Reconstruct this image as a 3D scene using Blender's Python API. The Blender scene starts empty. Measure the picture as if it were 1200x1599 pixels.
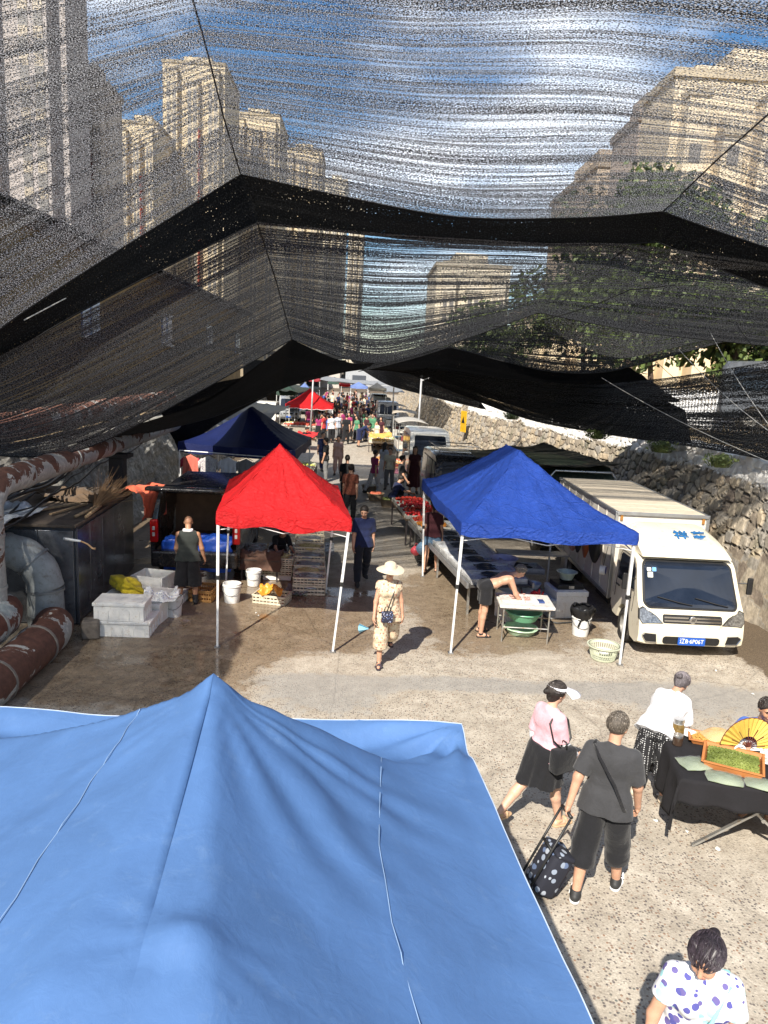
import bpy, bmesh, math, random
import numpy as np
from mathutils import Vector, Matrix
PI = math.pi
R = math.radians
random.seed(7); np.random.seed(7)
scene = bpy.context.scene
col = scene.collection

# ---------------------------------------------------------------- camera
CAMH, PITCH, YAW, ROLL, FPX = 4.4, 11.0, 2.0, 2.9, 1155.0
cam_d = bpy.data.cameras.new('camera')
cam = bpy.data.objects.new('camera', cam_d); col.objects.link(cam)
cam_d.sensor_fit = 'VERTICAL'; cam_d.sensor_height = 24.0
cam_d.lens = FPX / 1599.0 * 24.0
cam_d.clip_start = 0.05; cam_d.clip_end = 3000
CM = Matrix.Rotation(-R(YAW), 3, 'Z') @ Matrix.Rotation(R(90 - PITCH), 3, 'X') @ Matrix.Rotation(R(ROLL), 3, 'Z')
cam.matrix_world = Matrix.Translation((0, 0, CAMH)) @ CM.to_4x4()
scene.camera = cam

# ---------------------------------------------------------------- sky, sun, exposure
SUN_EL, SUN_AZ = 42.0, 23.0          # light travels towards +y, 20 degrees to +x
world = bpy.data.worlds.new('World'); scene.world = world; world.use_nodes = True
wn = world.node_tree; wn.nodes.clear()
wo = wn.nodes.new('ShaderNodeOutputWorld'); wb = wn.nodes.new('ShaderNodeBackground')
sk = wn.nodes.new('ShaderNodeTexSky'); sk.sky_type = 'NISHITA'; sk.sun_disc = False
sk.sun_elevation = R(SUN_EL); sk.sun_rotation = R(180 + SUN_AZ)
sk.air_density = 1.0; sk.dust_density = 0.4; sk.ozone_density = 1.6
tcw = wn.nodes.new('ShaderNodeTexCoord'); mpw = wn.nodes.new('ShaderNodeMapping')
mpw.inputs['Scale'].default_value = (1.2, 1.2, 3.0); mpw.inputs['Location'].default_value = (3.4, 0.6, 0.5)
nzw = wn.nodes.new('ShaderNodeTexNoise'); nzw.inputs['Scale'].default_value = 2.6; nzw.inputs['Detail'].default_value = 7
crw = wn.nodes.new('ShaderNodeValToRGB'); crw.color_ramp.elements[0].position = 0.45; crw.color_ramp.elements[1].position = 0.74
mxw = wn.nodes.new('ShaderNodeMix'); mxw.data_type = 'RGBA'; mxw.inputs[7].default_value = (17, 17.6, 18.5, 1)
wn.links.new(tcw.outputs['Generated'], mpw.inputs[0]); wn.links.new(mpw.outputs[0], nzw.inputs['Vector'])
wn.links.new(nzw.outputs[0], crw.inputs[0]); wn.links.new(crw.outputs[0], mxw.inputs[0])
hsw = wn.nodes.new('ShaderNodeHueSaturation'); hsw.inputs['Saturation'].default_value = 1.25; hsw.inputs['Value'].default_value = 1.3
wn.links.new(sk.outputs[0], hsw.inputs['Color']); wn.links.new(hsw.outputs[0], mxw.inputs[6]); wn.links.new(mxw.outputs[2], wb.inputs[0]); wn.links.new(wb.outputs[0], wo.inputs[0])
wb.inputs[1].default_value = 0.064
sun_d = bpy.data.lights.new('sun', 'SUN'); sun_d.energy = 5.0; sun_d.angle = R(0.53); sun_d.color = (1.0, 0.93, 0.82)
sun = bpy.data.objects.new('sun', sun_d); col.objects.link(sun)
sdir = Vector((math.sin(R(SUN_AZ)) * math.cos(R(SUN_EL)), math.cos(R(SUN_AZ)) * math.cos(R(SUN_EL)), -math.sin(R(SUN_EL))))
sun.rotation_euler = sdir.to_track_quat('-Z', 'Y').to_euler(); sun.location = (-8, -20, 30)
scene.view_settings.view_transform = 'Standard'; scene.view_settings.look = 'None'
scene.view_settings.gamma = 1.0; scene.view_settings.exposure = 0.76
try:
    scene.cycles.max_bounces = 6; scene.cycles.transparent_max_bounces = 14; scene.cycles.caustics_reflective = False
    scene.cycles.use_denoising = True
except Exception:
    pass

# ---------------------------------------------------------------- helpers
def ray(px, py):
    return CM @ Vector(((px - 600) / FPX, -(py - 799.5) / FPX, -1.0))
def G(px, py, z=0.0):
    d = ray(px, py); t = (z - CAMH) / d.z
    return Vector((d.x * t, d.y * t, z))
def Y(px, py, y):
    d = ray(px, py); t = y / d.y
    return Vector((d.x * t, y, CAMH + d.z * t))

def tag(o, label=None, cat=None, group=None, kind=None):
    if label: o['label'] = label
    if cat: o['category'] = cat
    if group: o['group'] = group
    if kind: o['kind'] = kind
    return o
def thing(name, label, cat, loc=(0, 0, 0), rz=0.0, group=None):
    o = bpy.data.objects.new(name, None); col.objects.link(o); o.empty_display_size = .1
    o.location = loc; o.rotation_euler = (0, 0, rz)
    return tag(o, label, cat, group)
def copy_tree(o, parent=None):
    c = o.copy(); col.objects.link(c)
    if parent is not None:
        c.parent = parent; c.matrix_parent_inverse = o.matrix_parent_inverse.copy()
    for ch in list(o.children): copy_tree(ch, c)
    return c

MATS = {}
def newmat(name):
    m = bpy.data.materials.new(name); m.use_nodes = True
    nt = m.node_tree; b = nt.nodes['Principled BSDF']
    return m, nt, b
def N(nt, t, **kw):
    n = nt.nodes.new(t)
    for k, v in kw.items():
        if k in n.inputs.keys(): n.inputs[k].default_value = v
        else: setattr(n, k, v)
    return n
def ramp(nt, src, stops):
    cr = nt.nodes.new('ShaderNodeValToRGB'); e = cr.color_ramp.elements
    while len(e) > 1: e.remove(e[-1])
    e[0].position = stops[0][0]; e[0].color = (*stops[0][1], 1)
    for p, c in stops[1:]:
        x = e.new(p); x.color = (*c, 1)
    nt.links.new(src, cr.inputs[0]); return cr
def rampf(nt, src, stops):
    return ramp(nt, src, [(p, (v, v, v)) for p, v in stops])
def mixc(nt, fac, a, b, mode='MIX'):
    m = nt.nodes.new('ShaderNodeMix'); m.data_type = 'RGBA'; m.blend_type = mode
    for s, i in ((fac, 0), (a, 6), (b, 7)):
        if isinstance(s, (int, float)): m.inputs[i].default_value = s
        elif isinstance(s, (tuple, list)): m.inputs[i].default_value = (*s[:3], 1)
        else: nt.links.new(s, m.inputs[i])
    return m.outputs[2]
def math_(nt, op, a, b=0.0):
    m = nt.nodes.new('ShaderNodeMath'); m.operation = op
    for s, i in ((a, 0), (b, 1)):
        if isinstance(s, (int, float)): m.inputs[i].default_value = s
        else: nt.links.new(s, m.inputs[i])
    return m.outputs[0]
def coords(nt, kind='Object', scale=(1, 1, 1), rot=(0, 0, 0)):
    tc = nt.nodes.new('ShaderNodeTexCoord'); mp = nt.nodes.new('ShaderNodeMapping')
    mp.inputs['Scale'].default_value = scale; mp.inputs['Rotation'].default_value = rot
    nt.links.new(tc.outputs[kind], mp.inputs[0]); return mp.outputs[0]
def bump(nt, b, src, strength=.3, dist=.01):
    bp = nt.nodes.new('ShaderNodeBump'); bp.inputs['Strength'].default_value = strength; bp.inputs['Distance'].default_value = dist
    nt.links.new(src, bp.inputs['Height']); nt.links.new(bp.outputs[0], b.inputs['Normal'])
def M(name, c=(.5, .5, .5), rough=.6, metal=0.0, var=.25, scale=6.0, dirt=None, dirt_amt=.4, bmp=0.0, bscale=40.0, spec=.4, trans=0.0, coat=0.0):
    """general purpose material with blotchy variation and optional dirt"""
    if name in MATS: return MATS[name]
    m, nt, b = newmat(name)
    co = coords(nt)
    nz = N(nt, 'ShaderNodeTexNoise', Scale=scale, Detail=6.0, Roughness=.6); nt.links.new(co, nz.inputs['Vector'])
    lo = tuple(max(0, x * (1 - var)) for x in c); hi = tuple(min(1, x * (1 + var * .7)) for x in c)
    cr = ramp(nt, nz.outputs[0], [(.3, lo), (.7, hi)])
    out = cr.outputs[0]
    if dirt:
        n2 = N(nt, 'ShaderNodeTexNoise', Scale=scale * 2.3, Detail=8.0, Roughness=.75); nt.links.new(co, n2.inputs['Vector'])
        r2 = rampf(nt, n2.outputs[0], [(.62 - dirt_amt * .3, 0), (.72, 1)])
        out = mixc(nt, r2.outputs[0], out, dirt)
    nt.links.new(out, b.inputs['Base Color'])
    rr = rampf(nt, nz.outputs[0], [(.2, max(.05, rough - .1)), (.8, min(1, rough + .1))]); nt.links.new(rr.outputs[0], b.inputs['Roughness'])
    b.inputs['Metallic'].default_value = metal; b.inputs['Specular IOR Level'].default_value = spec
    if trans: b.inputs['Transmission Weight'].default_value = trans
    if coat: b.inputs['Coat Weight'].default_value = coat; b.inputs['Coat Roughness'].default_value = .08
    if bmp:
        n3 = N(nt, 'ShaderNodeTexNoise', Scale=bscale, Detail=4.0); nt.links.new(co, n3.inputs['Vector'])
        bump(nt, b, n3.outputs[0], bmp, .01)
    MATS[name] = m; return m
def cloth(name, c=None, var=.12, trans=0.15, wr=.35):
    """woven fabric: soft wrinkles, a little light passing through"""
    if name in MATS: return MATS[name]
    m, nt, b = newmat(name); co = coords(nt)
    nz = N(nt, 'ShaderNodeTexNoise', Scale=9.0, Detail=5.0, Roughness=.65, Distortion=.6); nt.links.new(co, nz.inputs['Vector'])
    cr = ramp(nt, nz.outputs[0], [(.3, tuple(x * (1 - var) for x in c)), (.7, tuple(min(1, x * (1 + var)) for x in c))])
    nt.links.new(cr.outputs[0], b.inputs['Base Color']); b.inputs['Roughness'].default_value = .85; b.inputs['Specular IOR Level'].default_value = .2
    b.inputs['Sheen Weight'].default_value = .15
    bump(nt, b, nz.outputs[0], wr, .05)
    MATS[name] = m; return m
def patterned(name, base, colors, scale=40.0, kind='flower', thr=.35):
    """fabric printed with blotches (voronoi cells in several colours) or dots"""
    if name in MATS: return MATS[name]
    m, nt, b = newmat(name); co = coords(nt)
    v = N(nt, 'ShaderNodeTexVoronoi', Scale=scale, Randomness=0.25 if kind == 'dots' else 1.0)
    nt.links.new(co, v.inputs['Vector'])
    sep = N(nt, 'ShaderNodeSeparateColor'); nt.links.new(v.outputs['Color'], sep.inputs[0])
    stops = [(i / max(1, len(colors)) + 1e-3 * i, c) for i, c in enumerate(colors)]
    cr = ramp(nt, sep.outputs[0], stops); cr.color_ramp.interpolation = 'CONSTANT'
    d = rampf(nt, v.outputs['Distance'], [(thr, 1), (thr + .04, 0)])
    nt.links.new(mixc(nt, d.outputs[0], base, cr.outputs[0]), b.inputs['Base Color'])
    b.inputs['Roughness'].default_value = .85
    MATS[name] = m; return m

class MB:
    """collects simple solids into one mesh"""
    def __init__(s): s.v = []; s.f = []; s.mi = []; s.uv = None; s.cur = 0
    def add(s, vs, fs):
        o = len(s.v); s.v += [tuple(v) for v in vs]; s.f += [tuple(i + o for i in f) for f in fs]; s.mi += [s.cur] * len(fs)
        return s
    def box(s, c, d, rz=0.0, bev=0.0, rot=None, taper=1.0):
        hx, hy, hz = d[0] / 2, d[1] / 2, d[2] / 2
        m = Matrix.Rotation(rz, 3, 'Z') if rot is None else rot
        c = Vector(c)
        if bev <= 0:
            vs = [c + m @ Vector((x * hx * (taper if z > 0 else 1), y * hy * (taper if z > 0 else 1), z * hz)) for x in (-1, 1) for y in (-1, 1) for z in (-1, 1)]
            return s.add(vs, [(0, 1, 3, 2), (4, 6, 7, 5), (0, 4, 5, 1), (2, 3, 7, 6), (0, 2, 6, 4), (1, 5, 7, 3)])
        bm = bmesh.new(); bmesh.ops.create_cube(bm, size=1.0)
        for v in bm.verts:
            t = taper if v.co.z > 0 else 1
            v.co = Vector((v.co.x * d[0] * t, v.co.y * d[1] * t, v.co.z * d[2]))
        bmesh.ops.bevel(bm, geom=list(bm.edges), offset=bev, segments=2, affect='EDGES', profile=.5)
        bm.verts.index_update()
        s.add([c + m @ v.co for v in bm.verts], [[v.index for v in f.verts] for f in bm.faces]); bm.free(); return s
    def tube(s, pts, r, n=10, cap=True):
        pts = [Vector(p) for p in pts]; rs = r if isinstance(r, (list, tuple)) else [r] * len(pts)
        rings = []; up = Vector((0, 0, 1)); prev = None
        for i, p in enumerate(pts):
            a = pts[max(0, i - 1)]; b = pts[min(len(pts) - 1, i + 1)]; t = (b - a)
            t = t.normalized() if t.length > 1e-9 else Vector((0, 0, 1))
            if prev is None:
                x = t.cross(up if abs(t.z) < .95 else Vector((1, 0, 0))).normalized()
            else:
                x = (prev - t * prev.dot(t)); x = x.normalized() if x.length > 1e-6 else t.orthogonal().normalized()
            prev = x; y = t.cross(x)
            rings.append([p + (x * math.cos(2 * PI * k / n) + y * math.sin(2 * PI * k / n)) * rs[i] for k in range(n)])
        vs = [v for rg in rings for v in rg]; fs = []
        for i in range(len(rings) - 1):
            for k in range(n):
                a = i * n + k; b = i * n + (k + 1) % n
                fs.append((a, b, b + n, a + n))
        if cap:
            fs.append(tuple(reversed(range(n)))); fs.append(tuple(range((len(rings) - 1) * n, len(rings) * n)))
        return s.add(vs, fs)
    def bar(s, a, b, w, h=None, up=(0, 0, 1)):
        a = Vector(a); b = Vector(b); h = w if h is None else h
        t = (b - a); L = t.length; t = t.normalized(); u = Vector(up)
        if abs(t.dot(u)) > .97: u = Vector((0, 1, 0))
        x = t.cross(u).normalized(); y = x.cross(t)
        vs = [p + x * (i * w / 2) + y * (j * h / 2) for p in (a, b) for i, j in ((-1, -1), (1, -1), (1, 1), (-1, 1))]
        return s.add(vs, [(3, 2, 1, 0), (4, 5, 6, 7), (0, 1, 5, 4), (1, 2, 6, 5), (2, 3, 7, 6), (3, 0, 4, 7)])
    def lathe(s, prof, c=(0, 0, 0), n=24, sx=1.0, sy=1.0, rz=0.0):
        """prof: list of (r, z); closed where r == 0"""
        vs = []; fs = []; c = Vector(c)
        for r, z in prof:
            for k in range(n):
                a = 2 * PI * k / n + rz
                vs.append(c + Vector((r * math.cos(a) * sx, r * math.sin(a) * sy, z)))
        for i in range(len(prof) - 1):
            for k in range(n):
                a = i * n + k; b = i * n + (k + 1) % n
                fs.append((a, b, b + n, a + n))
        return s.add(vs, fs)
    def grid(s, P, closed=False):
        """P[i][j] points -> quad sheet"""
        ni, nj = len(P), len(P[0]); vs = [p for row in P for p in row]; fs = []
        for i in range(ni - 1):
            for j in range(nj if closed else nj - 1):
                a = i * nj + j; b = i * nj + (j + 1) % nj
                fs.append((a, b, b + nj, a + nj))
        return s.add(vs, fs)
    def blob(s, c, r, n=8, jit=.25, seed=0):
        rnd = random.Random(seed); c = Vector(c); r = Vector(r) if not isinstance(r, (int, float)) else Vector((r, r, r))
        bm = bmesh.new(); bmesh.ops.create_icosphere(bm, subdivisions=2 if n >= 8 else 1, radius=1.0)
        bm.verts.index_update()
        vs = []
        for v in bm.verts:
            k = 1 + rnd.uniform(-jit, jit) * .5
            vs.append(c + Vector((v.co.x * r.x, v.co.y * r.y, v.co.z * r.z)) * k)
        s.add(vs, [[v.index for v in f.verts] for f in bm.faces]); bm.free(); return s
    def mesh(s, name, smooth=False, uv=None):
        me = bpy.data.meshes.new(name); me.from_pydata(s.v, [], s.f)
        if smooth: me.polygons.foreach_set('use_smooth', [True] * len(me.polygons))
        if any(s.mi): me.polygons.foreach_set('material_index', s.mi)
        if uv is not None:
            l = me.uv_layers.new(name='UVMap'); idx = np.zeros(len(me.loops), np.int32); me.loops.foreach_get('vertex_index', idx)
            l.data.foreach_set('uv', np.asarray(uv, np.float32)[idx].ravel())
        me.update(); return me
    def build(s, name, mats, parent=None, smooth=False, uv=None, autosmooth=None, solid=0.0):
        me = s.mesh(name, smooth, uv)
        for m in (mats if isinstance(mats, (list, tuple)) else [mats]): me.materials.append(m)
        o = bpy.data.objects.new(name, me); col.objects.link(o)
        if parent is not None: o.parent = parent
        if autosmooth:
            me.polygons.foreach_set('use_smooth', [True] * len(me.polygons))
            bm = bmesh.new(); bm.from_mesh(me)
            for e in bm.edges:
                if len(e.link_faces) == 2 and e.calc_face_angle(0) > R(autosmooth): e.smooth = False
            bm.to_mesh(me); bm.free()
        if solid:
            md = o.modifiers.new('solid', 'SOLIDIFY'); md.thickness = solid; md.offset = 0
        return o
def lathe_obj(name, prof, m, parent=None, n=24, **k):
    return MB().lathe(prof, n=n, **k).build(name, m, parent, autosmooth=40)
def recolor(o, m):
    """give this copy its own material while sharing the mesh"""
    o.material_slots[0].link = 'OBJECT'; o.material_slots[0].material = m
def text_mesh(txt, size, m, name, parent, loc, rot, depth=.002, font_fit=None, off=.01):
    cu = bpy.data.curves.new(name, 'FONT'); cu.body = txt; cu.size = size; cu.align_x = 'CENTER'; cu.align_y = 'CENTER'; cu.extrude = depth
    cu.offset = size * off
    t = bpy.data.objects.new(name + '_src', cu); col.objects.link(t)
    me = bpy.data.meshes.new_from_object(t.evaluated_get(bpy.context.evaluated_depsgraph_get()))
    bpy.data.objects.remove(t); me.name = name
    if font_fit:
        xs = [v.co.x for v in me.vertices]; w = max(xs) - min(xs)
        ys = [v.co.y for v in me.vertices]; hh = max(ys) - min(ys)
        for v in me.vertices: v.co.x *= font_fit[0] / w; v.co.y *= font_fit[1] / hh
    me.materials.clear(); me.materials.append(m)
    o = bpy.data.objects.new(name, me); col.objects.link(o); o.parent = parent; o.location = loc; o.rotation_euler = rot
    return o
# ---------------------------------------------------------------- people: one continuous surface per body, grown from a distance field
V3 = lambda *a: np.array(a, float)
def nrm(v): return v / (np.linalg.norm(v) + 1e-12)
class Field:
    def __init__(s, lo, hi, res):
        s.res = res; s.lo = np.array(lo, float); s.n = np.ceil((np.array(hi, float) - s.lo) / res).astype(int) + 1
        s.f = np.full(tuple(s.n), 1.0, np.float32)
    def sub(s, lo, hi):
        a = np.clip(np.floor((lo - s.lo) / s.res).astype(int), 0, s.n - 1); b = np.clip(np.ceil((hi - s.lo) / s.res).astype(int) + 1, 1, s.n)
        ax = [s.lo[i] + np.arange(a[i], b[i]) * s.res for i in range(3)]
        X, Yy, Z = np.meshgrid(*ax, indexing='ij', sparse=True)
        return tuple(slice(a[i], b[i]) for i in range(3)), X, Yy, Z
    def merge(s, sl, d, k):
        f = s.f[sl]
        if k > 0:
            h = np.clip(.5 + .5 * (f - d) / k, 0, 1); s.f[sl] = f * (1 - h) + d * h - k * h * (1 - h)
        else: s.f[sl] = np.minimum(f, d)
    def cap(s, a, b, ra, rb, k=.02, flat=None):
        m = max(ra, rb) + k + 3 * s.res
        sl, X, Yy, Z = s.sub(np.minimum(a, b) - m, np.maximum(a, b) + m)
        px, py, pz = X - a[0], Yy - a[1], Z - a[2]
        ba = b - a
        if flat is not None:
            u, q = flat; dt = (px * u[0] + py * u[1] + pz * u[2]) * (q - 1)
            px = px + dt * u[0]; py = py + dt * u[1]; pz = pz + dt * u[2]
            ba = ba + ba.dot(u) * (q - 1) * u
        t = np.clip((px * ba[0] + py * ba[1] + pz * ba[2]) / (ba.dot(ba) + 1e-12), 0, 1)
        d = np.sqrt((px - ba[0] * t) ** 2 + (py - ba[1] * t) ** 2 + (pz - ba[2] * t) ** 2) - (ra + (rb - ra) * t)
        s.merge(sl, d, k)
    def ell(s, c, r, rot=None, k=.02):
        r = np.array(r, float); m = r.max() + k + 3 * s.res
        sl, X, Yy, Z = s.sub(c - m, c + m)
        p = [X - c[0], Yy - c[1], Z - c[2]]
        if rot is not None: p = [p[0] * rot[0, i] + p[1] * rot[1, i] + p[2] * rot[2, i] for i in range(3)]
        k0 = np.sqrt(sum((p[i] / r[i]) ** 2 for i in range(3))) + 1e-6; k1 = np.sqrt(sum((p[i] / r[i] ** 2) ** 2 for i in range(3))) + 1e-6
        s.merge(sl, k0 * (k0 - 1) / k1, k)
    def full(s): return s.sub(s.lo, s.lo + s.n * s.res)[1:]
    def cut(s, p, nrml):
        """keep the side the normal points away from"""
        X, Yy, Z = s.full(); s.f = np.maximum(s.f, ((X - p[0]) * nrml[0] + (Yy - p[1]) * nrml[1] + (Z - p[2]) * nrml[2]).astype(np.float32))
    def carve(s, c, r):
        X, Yy, Z = s.full(); s.f = np.maximum(s.f, (r - np.sqrt((X - c[0]) ** 2 + (Yy - c[1]) ** 2 + (Z - c[2]) ** 2)).astype(np.float32))
    def folds(s, amp, seed=0, freq=26.0):
        X, Yy, Z = s.full(); rs = np.random.RandomState(seed); w = 0
        for i in range(5):
            q = rs.normal(size=3) * freq * (1, 1, .55); w = w + np.sin(X * q[0] + Yy * q[1] + Z * q[2] + rs.uniform(0, 6))
        s.f = s.f + (amp * w / 3).astype(np.float32)
    def mesh(s, name):
        f = s.f; f[0] = f[-1] = 1; f[:, 0] = f[:, -1] = 1; f[:, :, 0] = f[:, :, -1] = 1
        ins = f < 0; nx, ny, nz = f.shape
        cnt = np.zeros((nx - 1, ny - 1, nz - 1), np.int8)
        for i in (0, 1):
            for j in (0, 1):
                for k in (0, 1): cnt += ins[i:nx - 1 + i, j:ny - 1 + j, k:nz - 1 + k]
        act = (cnt > 0) & (cnt < 8); ci = np.argwhere(act)
        idx = np.full(act.shape, -1, np.int64); idx[act] = np.arange(len(ci))
        pos = np.zeros((len(ci), 3)); w = np.zeros(len(ci)); cs = [(i, j, k) for i in (0, 1) for j in (0, 1) for k in (0, 1)]
        vals = {c: f[ci[:, 0] + c[0], ci[:, 1] + c[1], ci[:, 2] + c[2]] for c in cs}
        for a in cs:
            for ax in range(3):
                if a[ax] == 1: continue
                b = list(a); b[ax] = 1; b = tuple(b); va, vb = vals[a], vals[b]; m = (va < 0) != (vb < 0)
                t = np.where(m, va / np.where(m, va - vb, 1), 0)
                q = np.array(a, float)[None, :].repeat(len(ci), 0); q[:, ax] += t
                pos += q * m[:, None]; w += m
        pos = (pos / w[:, None] + ci) * s.res + s.lo
        faces = []
        for ax in range(3):
            o1, o2 = [(1, 2), (2, 0), (0, 1)][ax]
            A = np.take(ins, range(f.shape[ax] - 1), ax); B = np.take(ins, range(1, f.shape[ax]), ax)
            e = np.argwhere(A != B); e = e[(e[:, o1] > 0) & (e[:, o2] > 0)]
            sg = ins[e[:, 0], e[:, 1], e[:, 2]]
            def cell(d1, d2):
                q = e.copy(); q[:, o1] -= d1; q[:, o2] -= d2; return idx[q[:, 0], q[:, 1], q[:, 2]]
            a, b, c, d = cell(1, 1), cell(0, 1), cell(0, 0), cell(1, 0)
            qd = np.stack([a, b, c, d], 1); qd[~sg] = qd[~sg][:, ::-1]; faces.append(qd)
        F = np.concatenate(faces); me = bpy.data.meshes.new(name)
        me.vertices.add(len(pos)); me.vertices.foreach_set('co', pos.astype(np.float32).ravel())
        me.loops.add(F.size); me.loops.foreach_set('vertex_index', F.ravel().astype(np.int32))
        me.polygons.add(len(F)); me.polygons.foreach_set('loop_start', np.arange(0, F.size, 4, dtype=np.int32))
        me.polygons.foreach_set('loop_total', np.full(len(F), 4, np.int32)); me.polygons.foreach_set('use_smooth', np.ones(len(F), bool))
        me.update(calc_edges=True); me.validate(); return me

SKIN = {}
def skin(tone=0):
    c = [(.52, .29, .19), (.42, .22, .13), (.60, .36, .25), (.35, .17, .10)][tone]
    n = 'skin%d' % tone
    if n not in MATS:
        m, nt, b = newmat(n); co = coords(nt); nz = N(nt, 'ShaderNodeTexNoise', Scale=14.0, Detail=4.0); nt.links.new(co, nz.inputs['Vector'])
        cr = ramp(nt, nz.outputs[0], [(.3, tuple(x * .88 for x in c)), (.7, tuple(x * 1.08 for x in c))])
        nt.links.new(cr.outputs[0], b.inputs['Base Color']); b.inputs['Roughness'].default_value = .5
        b.inputs['Subsurface Weight'].default_value = .08; b.inputs['Subsurface Radius'].default_value = (.02, .008, .004)
        MATS[n] = m
    return MATS[n]

def limbdir(sw, ab):   # swing forward, abduct outward (x)
    return V3(math.sin(ab) * math.cos(sw), math.sin(sw) * math.cos(ab * .3), -math.cos(sw) * math.cos(ab))
def rotx(a): c, s_ = math.cos(a), math.sin(a); return np.array([[1, 0, 0], [0, c, -s_], [0, s_, c]])
def rotz(a): c, s_ = math.cos(a), math.sin(a); return np.array([[c, -s_, 0], [s_, c, 0], [0, 0, 1]])
def roty(a): c, s_ = math.cos(a), math.sin(a); return np.array([[c, 0, s_], [0, 1, 0], [-s_, 0, c]])

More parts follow.
